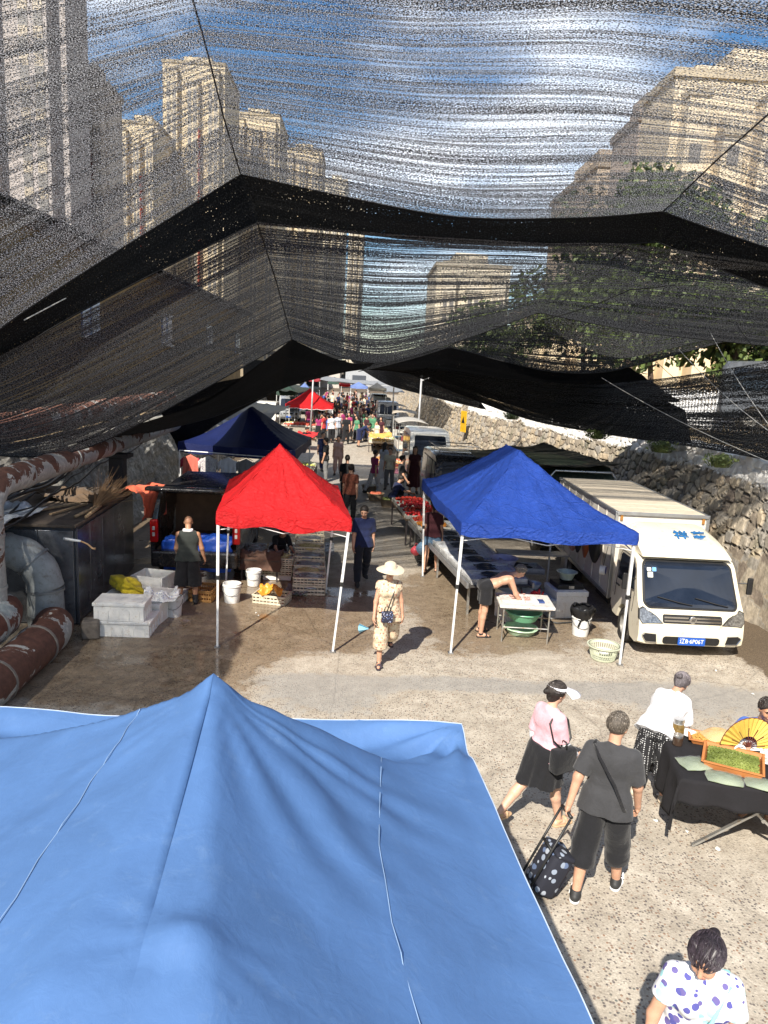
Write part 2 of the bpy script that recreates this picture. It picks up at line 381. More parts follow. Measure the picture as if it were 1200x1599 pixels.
def person(label, loc, face, h=1.65, build=1.0, lean=0, head=(0, 0), legs=((6, 3, 4), (-6, 3, 6)), arms=((5, 8, 12), (-5, 8, 12)),
           wear=(), hair='short', haircol=(.02, .015, .012), tone=0, res=.014, curl=(.5, .5), feet='shoes', shoecol=(.03, .03, .03), solecol=None,
           cat='person', group=None, twist=0, sit=None, female=False, face_detail=False, hat=None, seed=0, belly=0.0):
    """face: heading the person looks along, degrees clockwise from +y (0 = away down the street). legs/arms: (swing forward, outward, bend) right, left"""
    s = h / 1.65; T = rotx(-R(lean)) @ rotz(R(twist))
    leg_l = .42 * s; shin = .40 * s; hw = .085 * s
    pel = V3(0, 0, 0)
    J = {}
    low = 0
    for i, sd in enumerate((1, -1)):
        sw, ab, kn = [R(x) for x in legs[i]]
        hp = pel + V3(sd * hw, 0, 0); d1 = limbdir(sw, ab); d1[0] *= sd; knp = hp + nrm(d1) * leg_l
        d2 = limbdir(sw - kn, ab * .5); d2[0] *= sd; an = knp + nrm(d2) * shin
        J['leg', i] = (hp, knp, an); low = min(low, an[2])
    pz = -low + .075 * s
    if sit is not None: pz = sit
    off = V3(0, 0, pz)
    for i in (0, 1): J['leg', i] = tuple(p + off for p in J['leg', i])
    pel = pel + off
    TT = lambda x, y, z: pel + T @ (V3(x, y, z) * s)
    chest = TT(0, 0, .36); neck0 = TT(0, -.005, .50); 
    hp_, hy_ = R(head[0]), R(head[1])
    lean_h = rotx(-R(lean * .45)) @ rotz(-hy_) @ rotx(-hp_)
    neck1 = neck0 + T @ V3(0, .012, .05) * s
    hc = neck1 + lean_h @ (V3(0, .022, .105) * s)
    W = build
    for i, sd in enumerate((1, -1)):
        sw, ab, el = [R(x) for x in arms[i][:3]]
        sh = TT(sd * .158 * (1 if not female else .9) * (W * .5 + .5), 0, .425); d = limbdir(sw, ab); d[0] *= sd; e = sh + nrm(d) * .275 * s
        ab2 = R(arms[i][3]) if len(arms[i]) > 3 else ab * .5
        d2 = limbdir(sw + el, ab2); d2[0] *= sd; wv = e + nrm(d2) * .235 * s
        J['arm', i] = (sh, e, wv, nrm(d2))
    allp = [p for k in J for p in J[k][:3]] + [hc, pel]
    lo = np.min(allp, 0) - .24 * s; hi = np.max(allp, 0) + .24 * s; lo[2] = min(lo[2], -.03)
    def torso(F, inf=0.0, k=.045):
        fl = (T @ V3(0, 1, 0), 1.42)
        F.cap(TT(-.055 * W, .0, .0), TT(.055 * W, .0, .0), .112 * s * (W * .6 + .4) * (1.08 if female else 1) + inf, .112 * s * (W * .6 + .4) * (1.08 if female else 1) + inf, k, fl)
        F.cap(TT(-.035 * W, .008 + belly * .3, .17), TT(.035 * W, .008 + belly * .3, .17), .108 * s * W + inf + belly, .108 * s * W + inf + belly, k, fl)
        F.cap(TT(-.06 * W, 0, .34), TT(.06 * W, 0, .34), .118 * s * (W * .7 + .3) + inf, .118 * s * (W * .7 + .3) + inf, k, fl)
        F.cap(TT(-.09, -.005, .40), TT(.09, -.005, .40), .060 * s + inf, .060 * s + inf, k, None)
        for sd in (1, -1): F.cap(TT(0, -.012, .47), TT(sd * .14, -.005, .425), .045 * s + inf * .6, .036 * s + inf * .6, .03)
        if female:
            for sd in (1, -1): F.cap(TT(sd * .065, .06, .32), TT(sd * .065, .07, .31), .05 * s + inf, .046 * s + inf, .06)
    def arm(F, i, inf=0.0, k=.03, upto=1.0):
        sh, e, wv, d2 = J['arm', i]; g = s * (.85 if female else 1) * (.5 + .5 * W)
        F.cap(sh, e, .052 * g + inf, .040 * g + inf, k)
        F.cap(e, wv, .040 * g + inf, .026 * g + inf, .02)
    def leg(F, i, inf=0.0, k=.03, grow=0.0):
        hp, kn, an = J['leg', i]; g = s * (.5 + .5 * W)
        F.cap(hp + V3(0, 0, .0), kn, .088 * g + inf, .054 * g + inf + grow, k)
        mid = kn * .7 + an * .3 + V3(0, -.012, 0) * s
        F.cap(kn, mid, .053 * g + inf + grow, .053 * g + inf + grow, .02); F.cap(mid, an, .053 * g + inf + grow, .034 * g + inf + grow, .02)
    # --- body
    F = Field(lo, hi, res)
    torso(F)
    for i in (0, 1):
        leg(F, i, k=.04); arm(F, i, k=.035)
        hp, kn, an = J['leg', i]; sd = (1, -1)[i]
        toe = an + V3(sd * .02, .13, -.045) * s; heel = an + V3(0, -.035, -.04) * s
        F.cap(heel, an + V3(sd * .008, .06, -.035) * s, .033 * s, .036 * s, .025); F.cap(an + V3(sd * .008, .06, -.035) * s, toe, .036 * s, .024 * s, .02, (V3(0, 0, 1), 1.3))
        # hand: palm, four fingers of different length, thumb from the side of the palm
        sh, e, wv, d2 = J['arm', i]
        inward = V3(-sd, 0, 0); inward = nrm(inward - d2 * inward.dot(d2)); th = nrm(np.cross(d2, inward)) * (1 if i == 1 else -1)
        if th[1] < 0 and abs(d2[1]) < .9: th = -th
        pc = wv + d2 * .05 * s
        F.cap(wv - d2 * .01, wv + d2 * .045 * s, .024 * s, .026 * s, .012)
        F.cap(pc - th * .016 * s, pc + th * .016 * s, .024 * s, .024 * s, .012, (inward, 1.7))
        c_ = curl[i]
        for q, L in enumerate((.062, .072, .068, .054)):
            base = wv + d2 * .078 * s + th * (.030 - .020 * q) * s
            b1 = nrm(d2 * math.cos(c_) + inward * math.sin(c_)); b2 = nrm(d2 * math.cos(c_ * 2.3) + inward * math.sin(c_ * 2.3))
            rr = max(.0085 * s, res * .62)
            m1 = base + b1 * L * .55 * s; F.cap(base, m1, rr * 1.05, rr, .004); F.cap(m1, m1 + b2 * L * .55 * s, rr, rr * .85, .003)
        tb = wv + d2 * .025 * s + th * .022 * s; t1 = tb + nrm(d2 * .7 + th * .75 + inward * .3) * .04 * s
        rr = max(.0105 * s, res * .62); F.cap(tb, t1, rr * 1.15, rr, .008); F.cap(t1, t1 + nrm(d2 * .9 + th * .3 + inward * .4) * .032 * s, rr, rr * .85, .004)
    # neck and head
    F.cap(neck0 - (neck0 - chest) * .12, neck1 + (hc - neck1) * .35, .052 * s, .050 * s, .03)
    HL = lambda x, y, z: hc + lean_h @ (V3(x, y, z) * s)
    F.ell(HL(0, -.008, .025), V3(.073, .092, .085) * s, lean_h, .02)
    F.ell(HL(0, .022, -.035), V3(.056, .062, .072) * s, lean_h, .03)
    F.cap(HL(0, .045, -.085), HL(0, .055, -.088), .024 * s, .02 * s, .03)
    F.cap(HL(0, .083, .012), HL(0, .103, -.022), .009 * s, .0145 * s, .014)
    for sd in (1, -1):
        F.ell(HL(sd * .074, .0, -.008), V3(.010, .018, .030) * s, lean_h, .006)
        F.cap(HL(sd * .034, .062, -.03), HL(sd * .036, .058, -.025), .022 * s, .022 * s, .02)
    if face_detail:
        for sd in (1, -1): F.cap(HL(sd * .015, .083, .028), HL(sd * .048, .074, .026), .008 * s, .008 * s, .012)
        F.cap(HL(-.018, .083, -.052), HL(.018, .083, -.052), .008 * s, .008 * s, .006)
    me = F.mesh('person'); me.materials.append(skin(tone))
    root = bpy.data.objects.new('person', me); col.objects.link(root)
    root.location = loc; root.rotation_euler = (0, 0, -R(face)); tag(root, label, cat, group)
    def sub(name, F_, m, parent=root):
        me = F_.mesh(name)
        if len(me.vertices) == 0: bpy.data.meshes.remove(me); return None
        me.materials.append(m); o = bpy.data.objects.new(name, me); col.objects.link(o); o.parent = parent; return o
    # --- face
    if face_detail or res < .011:
        for sd in (1, -1):
            MB().blob(Vector(HL(sd * .031, .079, .008)), (.011 * s, .006 * s, .006 * s), jit=0).build('eye', M('eye_dark', (.02, .012, .01), .25, var=0), root, True)
            MB().bar(HL(sd * .014, .094, .030), HL(sd * .046, .084, .032), .004, .006).build('eyebrow', M('hair_dark', (.02, .015, .012), .8), root)
        MB().tube([HL(-.022, .086, -.054), HL(0, .094, -.052), HL(.022, .086, -.054)], .0045 * s, 6).build('mouth', M('lips', (.33, .10, .08), .5), root)
    # --- hair
    hm = M('hair_%.2f_%.2f_%.2f' % haircol, haircol, .55, var=.5, scale=60, bmp=.6, bscale=180)
    if hair != 'bald':
        F = Field(hc - .30 * s, hc + .22 * s, max(res * .8, .006))
        thick = .010 if hair == 'short' else .017
        F.ell(HL(0, -.010, .028), V3(.075 + thick, .095 + thick, .089 + thick) * s, lean_h, 0)
        if hair in ('short',):
            F.cut(HL(0, .040, .028), lean_h @ nrm(V3(0, .8, -.62))); F.cut(HL(0, 0, -.045), lean_h @ V3(0, 0, -1))
        else:
            F.cap(HL(0, -.05, -.01), HL(0, -.055, -.05), .062 * s, .055 * s, .02)
            F.cut(HL(0, .050, .030), lean_h @ nrm(V3(0, .85, -.55)))
        if hair == 'bun': F.cap(HL(0, -.12, .02), HL(0, -.14, .012), .034 * s, .03 * s, .01)
        if hair == 'tail':
            F.cap(HL(0, -.11, .01), HL(0, -.135, -.06), .028 * s, .022 * s, .01); F.cap(HL(0, -.135, -.06), HL(0, -.12, -.15), .022 * s, .01 * s, .01)
        if hair == 'long': F.cap(HL(0, -.07, 0), HL(0, -.085, -.22), .075 * s, .055 * s, .02, (lean_h @ V3(0, 1, 0), 1.4)); F.cap(HL(.05, -.03, 0), HL(.06, -.04, -.2), .04 * s, .03 * s, .02); F.cap(HL(-.05, -.03, 0), HL(-.06, -.04, -.2), .04 * s, .03 * s, .02)
        F.folds(.003, seed, 70)
        ho = sub('hair', F, hm)
        if res < .0096:   # strands combed over the cap so that its surface and edge break up
            rnd = random.Random(seed); B = MB(); th = thick + .002; long_ = hair != 'short'
            for _ in range(230 if long_ else 420):
                if long_:
                    a0 = rnd.uniform(-1.9, 1.9); p0 = np.array([math.sin(a0) * .92, math.cos(a0) * .80, rnd.uniform(.0, .55)]); p1 = np.array([rnd.gauss(0, .22), -1.0, rnd.uniform(-.25, .25)])
                else:
                    a0 = rnd.uniform(0, 2 * PI); e0 = rnd.uniform(-.35, 1.3); p0 = np.array([math.cos(a0) * math.cos(e0), math.sin(a0) * math.cos(e0), math.sin(e0)])
                    if p0[1] * .8 - p0[2] * .62 > .18: continue
                    d_ = np.array([rnd.gauss(0, .10), .10 + rnd.gauss(0, .08), -.30]); p1 = p0 + d_ * rnd.uniform(.4, .9)
                pts = []
                for q in range(6 if long_ else 3):
                    u = q / (5 if long_ else 2); v = nrm(p0 * (1 - u) + p1 * u + np.array([0, 0, .5 * u * (1 - u) if long_ else 0])); k_ = 1 + rnd.uniform(-.01, .025)
                    pts.append(HL(v[0] * (.075 + th) * k_, -.010 + v[1] * (.095 + th) * k_, .028 + v[2] * (.089 + th) * k_))
                B.tube(pts, [.0028] + [.0032] * (len(pts) - 2) + [.0012], 4, False)
            B.build('strands', M('strand_%.2f_%.2f_%.2f' % haircol, tuple(min(1, c * 1.8 + .01) for c in haircol), .45, var=.6, scale=40), ho)
    # --- clothes
    for w in wear:
        kind, m = w['k'], w['m']; F = Field(lo - .04, hi + .04, max(res * .9, .008)); inf = w.get('inf', .012)
        X, Yy, Z = F.full(); Tz = T @ V3(0, 0, 1)
        if kind in ('shirt', 'dress'):
            torso(F, inf + .004)
            hem = w.get('hem', -.06)
            if hem < -.0:
                F.cap(TT(-.055 * W, 0, .02), TT(-.072 * W, 0, hem - .06), .126 * s * W + inf, (.140 + w.get('flare', 0)) * s * W + inf, .03, (T @ V3(0, 1, 0), 1.25))
                F.cap(TT(.055 * W, 0, .02), TT(.072 * W, 0, hem - .06), .126 * s * W + inf, (.140 + w.get('flare', 0)) * s * W + inf, .03, (T @ V3(0, 1, 0), 1.25))
            sl = w.get('sleeve', .6)
            F.cut(TT(0, 0, hem), -Tz)
            # neckline
            F.carve(neck1 + T @ V3(0, .025, .045) * s, w.get('neck', .088) * s)
            if sl > 0:
                F.folds(w.get('folds', .006), seed + 3)
                keep = F.f.copy()
                for i in (0, 1):
                    A = Field(lo - .04, hi + .04, F.res); sh, e, wv, d2 = J['arm', i]
                    g = s * (.85 if female else 1); c = w.get('cuff', .012)
                    A.cap(sh, e, .056 * g + inf + .004, .042 * g + inf + c, .03)
                    if sl > 1: A.cap(e, wv, .042 * g + inf + c * .6, .028 * g + inf, .02); A.cut(e + (wv - e) * (sl - 1), nrm(wv - e))
                    else: A.cut(sh + (e - sh) * sl, nrm(e - sh))
                    A.folds(.004, seed + 5 + i)
                    hh = np.clip(.5 + .5 * (keep - A.f) / .02, 0, 1); keep = keep * (1 - hh) + A.f * hh - .02 * hh * (1 - hh)
                F.f = keep
            else: F.folds(.005, seed + 3)
            o = sub('shirt' if kind == 'shirt' else 'dress', F, m)
        elif kind == 'trousers':
            inf = w.get('inf', .014)
            F.cap(TT(-.055 * W, 0, .0), TT(.055 * W, 0, .0), .112 * s * W + inf, .112 * s * W + inf, .03, (T @ V3(0, 1, 0), 1.38))
            F.cap(TT(-.045 * W, 0, .06), TT(.045 * W, 0, .06), .105 * s * W + inf, .105 * s * W + inf, .03, (T @ V3(0, 1, 0), 1.38))
            F.cut(TT(0, 0, .11), Tz); Ln = w.get('len', 1.95); keep = F.f
            for i in (0, 1):
                A = Field(lo - .04, hi + .04, F.res); leg(A, i, inf, .03, w.get('grow', .012)); hp, kn, an = J['leg', i]
                if Ln > 1: A.cut(kn + (an - kn) * (Ln - 1), nrm(an - kn))
                else: A.cut(hp + (kn - hp) * Ln, nrm(kn - hp))
                hh = np.clip(.5 + .5 * (keep - A.f) / .02, 0, 1); keep = keep * (1 - hh) + A.f * hh - .02 * hh * (1 - hh)
            F.f = keep; F.folds(.006, seed + 9); sub('trousers' if Ln > 1.2 else 'shorts', F, m)
        elif kind == 'skirt':
            L = w.get('len', .45) * s; nfold = w.get('n', 11); base = pel + V3(0, 0, .10 * s); r0, r1 = .135 * s * W, (.135 + w.get('flare', .11)) * s * W
            fw = (J['leg', 0][1] + J['leg', 1][1]) / 2 - pel
            t = np.clip((base[2] - Z) / (L + .1 * s), 0, 1)
            cx = fw[0] * t; cy = fw[1] * t; ang = np.arctan2(Yy - cy, X - cx)
            rad = np.sqrt((X - cx) ** 2 + ((Yy - cy) * 1.22) ** 2); want = r0 + (r1 - r0) * t ** .8 + .012 * t * np.sin(nfold * ang + 3 * t)
            F.f = (rad - want).astype(np.float32)
            for i in (0, 1):
                hp, kn, an = J['leg', i]; F.cap(hp, kn, .10 * s + .02, .085 * s, .07); F.cap(kn, an, .085 * s, .09 * s, .05)
            F.f = np.maximum(np.maximum(F.f, Z - base[2]), (base[2] - L - .1 * s) + .012 * np.sin(5 * ang) - Z).astype(np.float32); F.folds(.005, seed + 2, 30)
            sub('skirt', F, m)
    if hat: hat(root, HL, lean_h, s)
    # --- footwear
    for i, sd in enumerate((1, -1)):
        hp, kn, an = J['leg', i]
        if feet == 'bare': break
        F = Field(an - V3(.12, .14, .12) * s, an + V3(.12, .24, .12) * s, max(res * .7, .006))
        sh_m = M('shoe_%.2f_%.2f_%.2f' % shoecol, shoecol, .6, var=.3)
        if feet == 'shoes':
            F.cap(an + V3(0, -.035, -.03) * s, an + V3(sd * .01, .07, -.035) * s, .042 * s, .045 * s, .02)
            F.cap(an + V3(sd * .01, .07, -.035) * s, an + V3(sd * .02, .145, -.048) * s, .045 * s, .032 * s, .02, (V3(0, 0, 1), 1.3)); F.cap(an, an + V3(0, 0, -.02), .045 * s, .045 * s, .02)
            F.cut(an + V3(0, 0, .025) * s, V3(0, 0, 1)); F.cut(an + V3(0, 0, -.062) * s, V3(0, 0, -1))
        elif feet == 'boots':
            F.cap(an + V3(0, -.035, -.03) * s, an + V3(sd * .02, .14, -.04) * s, .046 * s, .038 * s, .02); F.cap(an, kn * .75 + an * .25, .055 * s, .06 * s, .02)
            F.cut(kn * .6 + an * .4, V3(0, 0, 1))
            F.cut(an + V3(0, 0, -.07) * s, V3(0, 0, -1))
        else:   # sandals: straps over the bare foot
            F.cap(an + V3(-.04, .09, -.045) * s, an + V3(.04 + sd * .02, .09, -.045) * s, .016 * s, .016 * s, .01, (V3(0, 1, 0), .6)); F.cap(an + V3(0, .09, -.035) * s, an + V3(0, .09, -.03) * s, .043 * s, .043 * s, .01, (V3(0, 1, 0), 1.9))
            F.cap(an + V3(0, .02, -.01) * s, an + V3(0, -.02, -.015) * s, .042 * s, .04 * s, .01, (V3(0, 1, 0), 1.6)); F.cut(an + V3(0, 0, .005) * s, V3(0, 0, 1)); F.cut(an + V3(0, 0, -.065) * s, V3(0, 0, -1))
        so = sub('shoe' if feet != 'sandals' else 'sandal', F, sh_m)
        if solecol or feet == 'sandals':
            c = solecol or shoecol; S = Field(an - V3(.12, .14, .14) * s, an + V3(.12, .24, .02) * s, max(res * .6, .006))
            S.cap(an + V3(0, -.035, -.06) * s, an + V3(sd * .01, .07, -.06) * s, .042 * s, .048 * s, .02); S.cap(an + V3(sd * .01, .07, -.06) * s, an + V3(sd * .02, .15, -.06) * s, .048 * s, .036 * s, .02)
            S.cut(an + V3(0, 0, -.052) * s, V3(0, 0, 1)); S.cut(an + V3(0, 0, -.075) * s, V3(0, 0, -1))
            sub('sole', S, M('sole_%.2f_%.2f' % (c[0], c[2]), c, .7), so or root)
    root['_'] = 0; del root['_']
    root_J = {'J': J, 'HL': HL, 'TT': TT, 's': s, 'pel': pel}
    return root, root_J
def wpt(root, p):
    """local point of a person -> world"""
    return Matrix.Translation(root.location) @ root.rotation_euler.to_matrix().to_4x4() @ Vector(p)
# ---------------------------------------------------------------- ground
def fbm(x, y, seed=0, oct=4):
    """smooth value noise, numpy"""
    rs = np.random.RandomState(seed); T = rs.rand(64, 64); out = 0; a = 1.0; tot = 0
    for o in range(oct):
        xi = np.floor(x).astype(int); yi = np.floor(y).astype(int); fx = x - xi; fy = y - yi
        fx = fx * fx * (3 - 2 * fx); fy = fy * fy * (3 - 2 * fy)
        g = lambda i, j: T[(xi + i) % 64, (yi + j) % 64]
        out = out + a * (g(0, 0) * (1 - fx) * (1 - fy) + g(1, 0) * fx * (1 - fy) + g(0, 1) * (1 - fx) * fy + g(1, 1) * fx * fy)
        tot += a; a *= .5; x = x * 2.03 + 7.1; y = y * 2.03 + 3.7
    return out / tot
def ground_mat():
    m, nt, b = newmat('concrete_road'); L = nt.links
    co = coords(nt); sep = N(nt, 'ShaderNodeSeparateXYZ'); L.new(co, sep.inputs[0])
    X, Yc = sep.outputs[0], sep.outputs[1]
    # exposed aggregate: pale matrix, dark and rusty pebbles
    v = N(nt, 'ShaderNodeTexVoronoi', Scale=38.0, Randomness=1.0); L.new(co, v.inputs['Vector'])
    sc = N(nt, 'ShaderNodeSeparateColor'); L.new(v.outputs['Color'], sc.inputs[0])
    big = N(nt, 'ShaderNodeTexNoise', Scale=.55, Detail=7.0, Roughness=.6); L.new(co, big.inputs['Vector'])
    med = N(nt, 'ShaderNodeTexNoise', Scale=3.5, Detail=9.0, Roughness=.72); L.new(co, med.inputs['Vector'])
    fine = N(nt, 'ShaderNodeTexNoise', Scale=60.0, Detail=3.0, Roughness=.7); L.new(co, fine.inputs['Vector'])
    base = ramp(nt, med.outputs[0], [(.28, (.27, .235, .19)), (.5, (.42, .375, .31)), (.72, (.58, .53, .45))])
    fv = ramp(nt, fine.outputs[0], [(.3, (.62, .6, .58)), (.65, (1.1, 1.08, 1.05))])
    c = mixc(nt, .8, base.outputs[0], fv.outputs[0], 'MULTIPLY')
    peb = rampf(nt, v.outputs['Distance'], [(.34, 1), (.48, 0)])
    dark = rampf(nt, sc.outputs[0], [(.48, 0), (.56, 1)])
    # where the skin of the slab is worn away
    worn = rampf(nt, big.outputs[0], [(.36, .35), (.50, 1)])
    pm = math_(nt, 'MULTIPLY', math_(nt, 'MULTIPLY', peb.outputs[0], dark.outputs[0]), worn.outputs[0])
    pc = ramp(nt, sc.outputs[1], [(0, (.07, .06, .06)), (.5, (.13, .11, .10)), (.75, (.25, .14, .08)), (1, (.10, .12, .11))])
    c = mixc(nt, math_(nt, 'MULTIPLY', pm, .9), c, pc.outputs[0])
    # hairline cracks
    vc = N(nt, 'ShaderNodeTexVoronoi', Scale=.45); vc.feature = 'DISTANCE_TO_EDGE'; vc.inputs['Scale'].default_value = .27
    wob = mixc(nt, .12, co, med.outputs['Color'], 'ADD'); L.new(wob, vc.inputs['Vector'])
    ck = rampf(nt, vc.outputs[0], [(.0, .45), (.0022, 0)])
    c = mixc(nt, ck.outputs[0], c, (.12, .10, .08))
    # painted-in attributes: wet / broad greyer patches / dirt
    at = N(nt, 'ShaderNodeAttribute'); at.attribute_name = 'stain'; sa = N(nt, 'ShaderNodeSeparateColor'); L.new(at.outputs['Color'], sa.inputs[0])
    jit = math_(nt, 'ADD', math_(nt, 'MULTIPLY', math_(nt, 'SUBTRACT', med.outputs[0], .5), 1.3), math_(nt, 'MULTIPLY', math_(nt, 'SUBTRACT', big.outputs[0], .5), 1.0))
    wet = rampf(nt, math_(nt, 'ADD', sa.outputs[0], jit), [(.40, 0), (.58, 1)])
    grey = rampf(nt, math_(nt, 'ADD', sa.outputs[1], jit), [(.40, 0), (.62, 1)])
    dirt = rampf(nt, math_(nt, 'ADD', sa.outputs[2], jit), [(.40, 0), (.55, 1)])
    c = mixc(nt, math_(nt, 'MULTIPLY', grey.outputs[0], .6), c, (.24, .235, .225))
    wetc = mixc(nt, 1.0, c, (.58, .51, .43), 'MULTIPLY')
    c = mixc(nt, wet.outputs[0], c, wetc)
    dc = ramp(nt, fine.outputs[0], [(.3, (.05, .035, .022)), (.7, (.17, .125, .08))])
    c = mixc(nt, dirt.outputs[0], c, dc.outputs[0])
    L.new(c, b.inputs['Base Color'])
    pud = rampf(nt, math_(nt, 'ADD', sa.outputs[0], math_(nt, 'MULTIPLY', math_(nt, 'SUBTRACT', big.outputs[0], .5), 3.0)), [(.88, 0), (1.0, 1)])
    rg = math_(nt, 'SUBTRACT', math_(nt, 'SUBTRACT', .88, math_(nt, 'MULTIPLY', wet.outputs[0], .38)), math_(nt, 'MULTIPLY', pud.outputs[0], .36))
    L.new(rg, b.inputs['Roughness'])
    hsum = math_(nt, 'ADD', math_(nt, 'MULTIPLY', fine.outputs[0], .5), math_(nt, 'MULTIPLY', peb.outputs[0], .4))
    hsum = math_(nt, 'MULTIPLY', hsum, math_(nt, 'SUBTRACT', 1.0, math_(nt, 'MULTIPLY', pud.outputs[0], .95)))
    bump(nt, b, hsum, .45, .012)
    return m
gx = np.concatenate([np.linspace(-600, -14, 14), np.linspace(-12, 12, 161), np.linspace(14, 600, 14)])
gy = np.concatenate([np.linspace(-60, -2, 6), np.linspace(0, 34, 227), np.linspace(36, 120, 30), np.linspace(140, 1200, 12)])
GX, GY = np.meshgrid(gx, gy, indexing='ij')
GZ = (fbm(GX * .7, GY * .7, 3) - .5) * .03
inb = (np.abs(GX) < 12) & (GY < 40) & (GY > 0)
GZ = np.where(inb, GZ, 0)
mound = .42 * np.exp(-((GX - 7.4) / .75) ** 2 - ((GY - 9.6) / 2.2) ** 2) * (.6 + .8 * fbm(GX * 2.2, GY * 2.2, 9)) + .22 * np.clip((GX - 6.5) / 1.2, 0, 1) * (GX < 12)
GZ = GZ + mound
def blob2(cx, cy, rx, ry, p=2): return np.exp(-(np.abs((GX - cx) / rx) ** p) - (np.abs((GY - cy) / ry) ** p))
wet = np.clip(1.05 * blob2(-3.3, 10.4, 2.0, 1.7, 4) + 1.1 * blob2(-2.0, 13.0, 2.5, 2.3, 4) + 1.0 * blob2(3.0, 13.0, 1.6, 1.3, 4) + .75 * blob2(1.9, 14.5, 1.0, 2.6) + .5 * blob2(2.5, 11.3, 1.9, .5) + .8 * blob2(-4, 16, 3, 4, 4) + .55 * blob2(2.5, 24, 3, 6), 0, 1)
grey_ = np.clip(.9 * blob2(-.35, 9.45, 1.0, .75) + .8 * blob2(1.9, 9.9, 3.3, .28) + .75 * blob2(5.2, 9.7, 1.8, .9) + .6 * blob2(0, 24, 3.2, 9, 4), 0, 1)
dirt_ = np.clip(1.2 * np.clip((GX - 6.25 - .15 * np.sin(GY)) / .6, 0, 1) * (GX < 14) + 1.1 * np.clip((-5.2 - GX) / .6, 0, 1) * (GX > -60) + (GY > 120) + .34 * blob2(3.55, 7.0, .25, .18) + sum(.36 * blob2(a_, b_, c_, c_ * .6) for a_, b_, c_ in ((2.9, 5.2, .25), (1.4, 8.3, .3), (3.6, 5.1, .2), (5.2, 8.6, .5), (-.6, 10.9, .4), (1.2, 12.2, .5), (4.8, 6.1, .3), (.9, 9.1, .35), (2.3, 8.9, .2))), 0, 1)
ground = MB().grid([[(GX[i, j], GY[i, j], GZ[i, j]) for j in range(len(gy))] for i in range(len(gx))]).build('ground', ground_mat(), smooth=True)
tag(ground, kind='structure')
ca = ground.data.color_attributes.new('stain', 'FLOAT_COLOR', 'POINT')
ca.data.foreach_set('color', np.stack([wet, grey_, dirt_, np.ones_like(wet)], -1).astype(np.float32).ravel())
def gz(x, y):
    i = min(len(gx) - 2, max(0, int(np.searchsorted(gx, x)) - 1)); j = min(len(gy) - 2, max(0, int(np.searchsorted(gy, y)) - 1))
    return float(GZ[i, j])

# ---------------------------------------------------------------- rubble stone retaining wall on the right
def stone_mat(name='rubble_stone'):
    m, nt, b = newmat(name); L = nt.links; co = coords(nt)
    at = N(nt, 'ShaderNodeAttribute'); at.attribute_name = 'stone'; sa = N(nt, 'ShaderNodeSeparateColor'); L.new(at.outputs['Color'], sa.inputs[0])
    cr = ramp(nt, sa.outputs[0], [(0, (.24, .20, .165)), (.3, (.42, .37, .29)), (.55, (.34, .325, .30)), (.8, (.54, .47, .36)), (1, (.44, .36, .26))])
    n1 = N(nt, 'ShaderNodeTexNoise', Scale=9.0, Detail=9.0, Roughness=.7); L.new(co, n1.inputs['Vector'])
    f = ramp(nt, n1.outputs[0], [(.3, (.55, .52, .5)), (.7, (1.25, 1.2, 1.12))])
    c = mixc(nt, .85, cr.outputs[0], f.outputs[0], 'MULTIPLY')
    c = mixc(nt, sa.outputs[1], c, (.028, .025, .022))
    n2 = N(nt, 'ShaderNodeTexNoise', Scale=1.6, Detail=6.0); L.new(co, n2.inputs['Vector'])
    mo = rampf(nt, n2.outputs[0], [(.58, 0), (.7, .55)]); c = mixc(nt, mo.outputs[0], c, (.07, .08, .035))
    wp = rampf(nt, math_(nt, 'ADD', sa.outputs[2], math_(nt, 'MULTIPLY', math_(nt, 'SUBTRACT', n1.outputs[0], .5), .9)), [(.5, 0), (.62, 1)])
    c = mixc(nt, wp.outputs[0], c, (.72, .70, .66))
    L.new(c, b.inputs['Base Color']); b.inputs['Roughness'].default_value = .92
    bump(nt, b, n1.outputs[0], .6, .03); return m
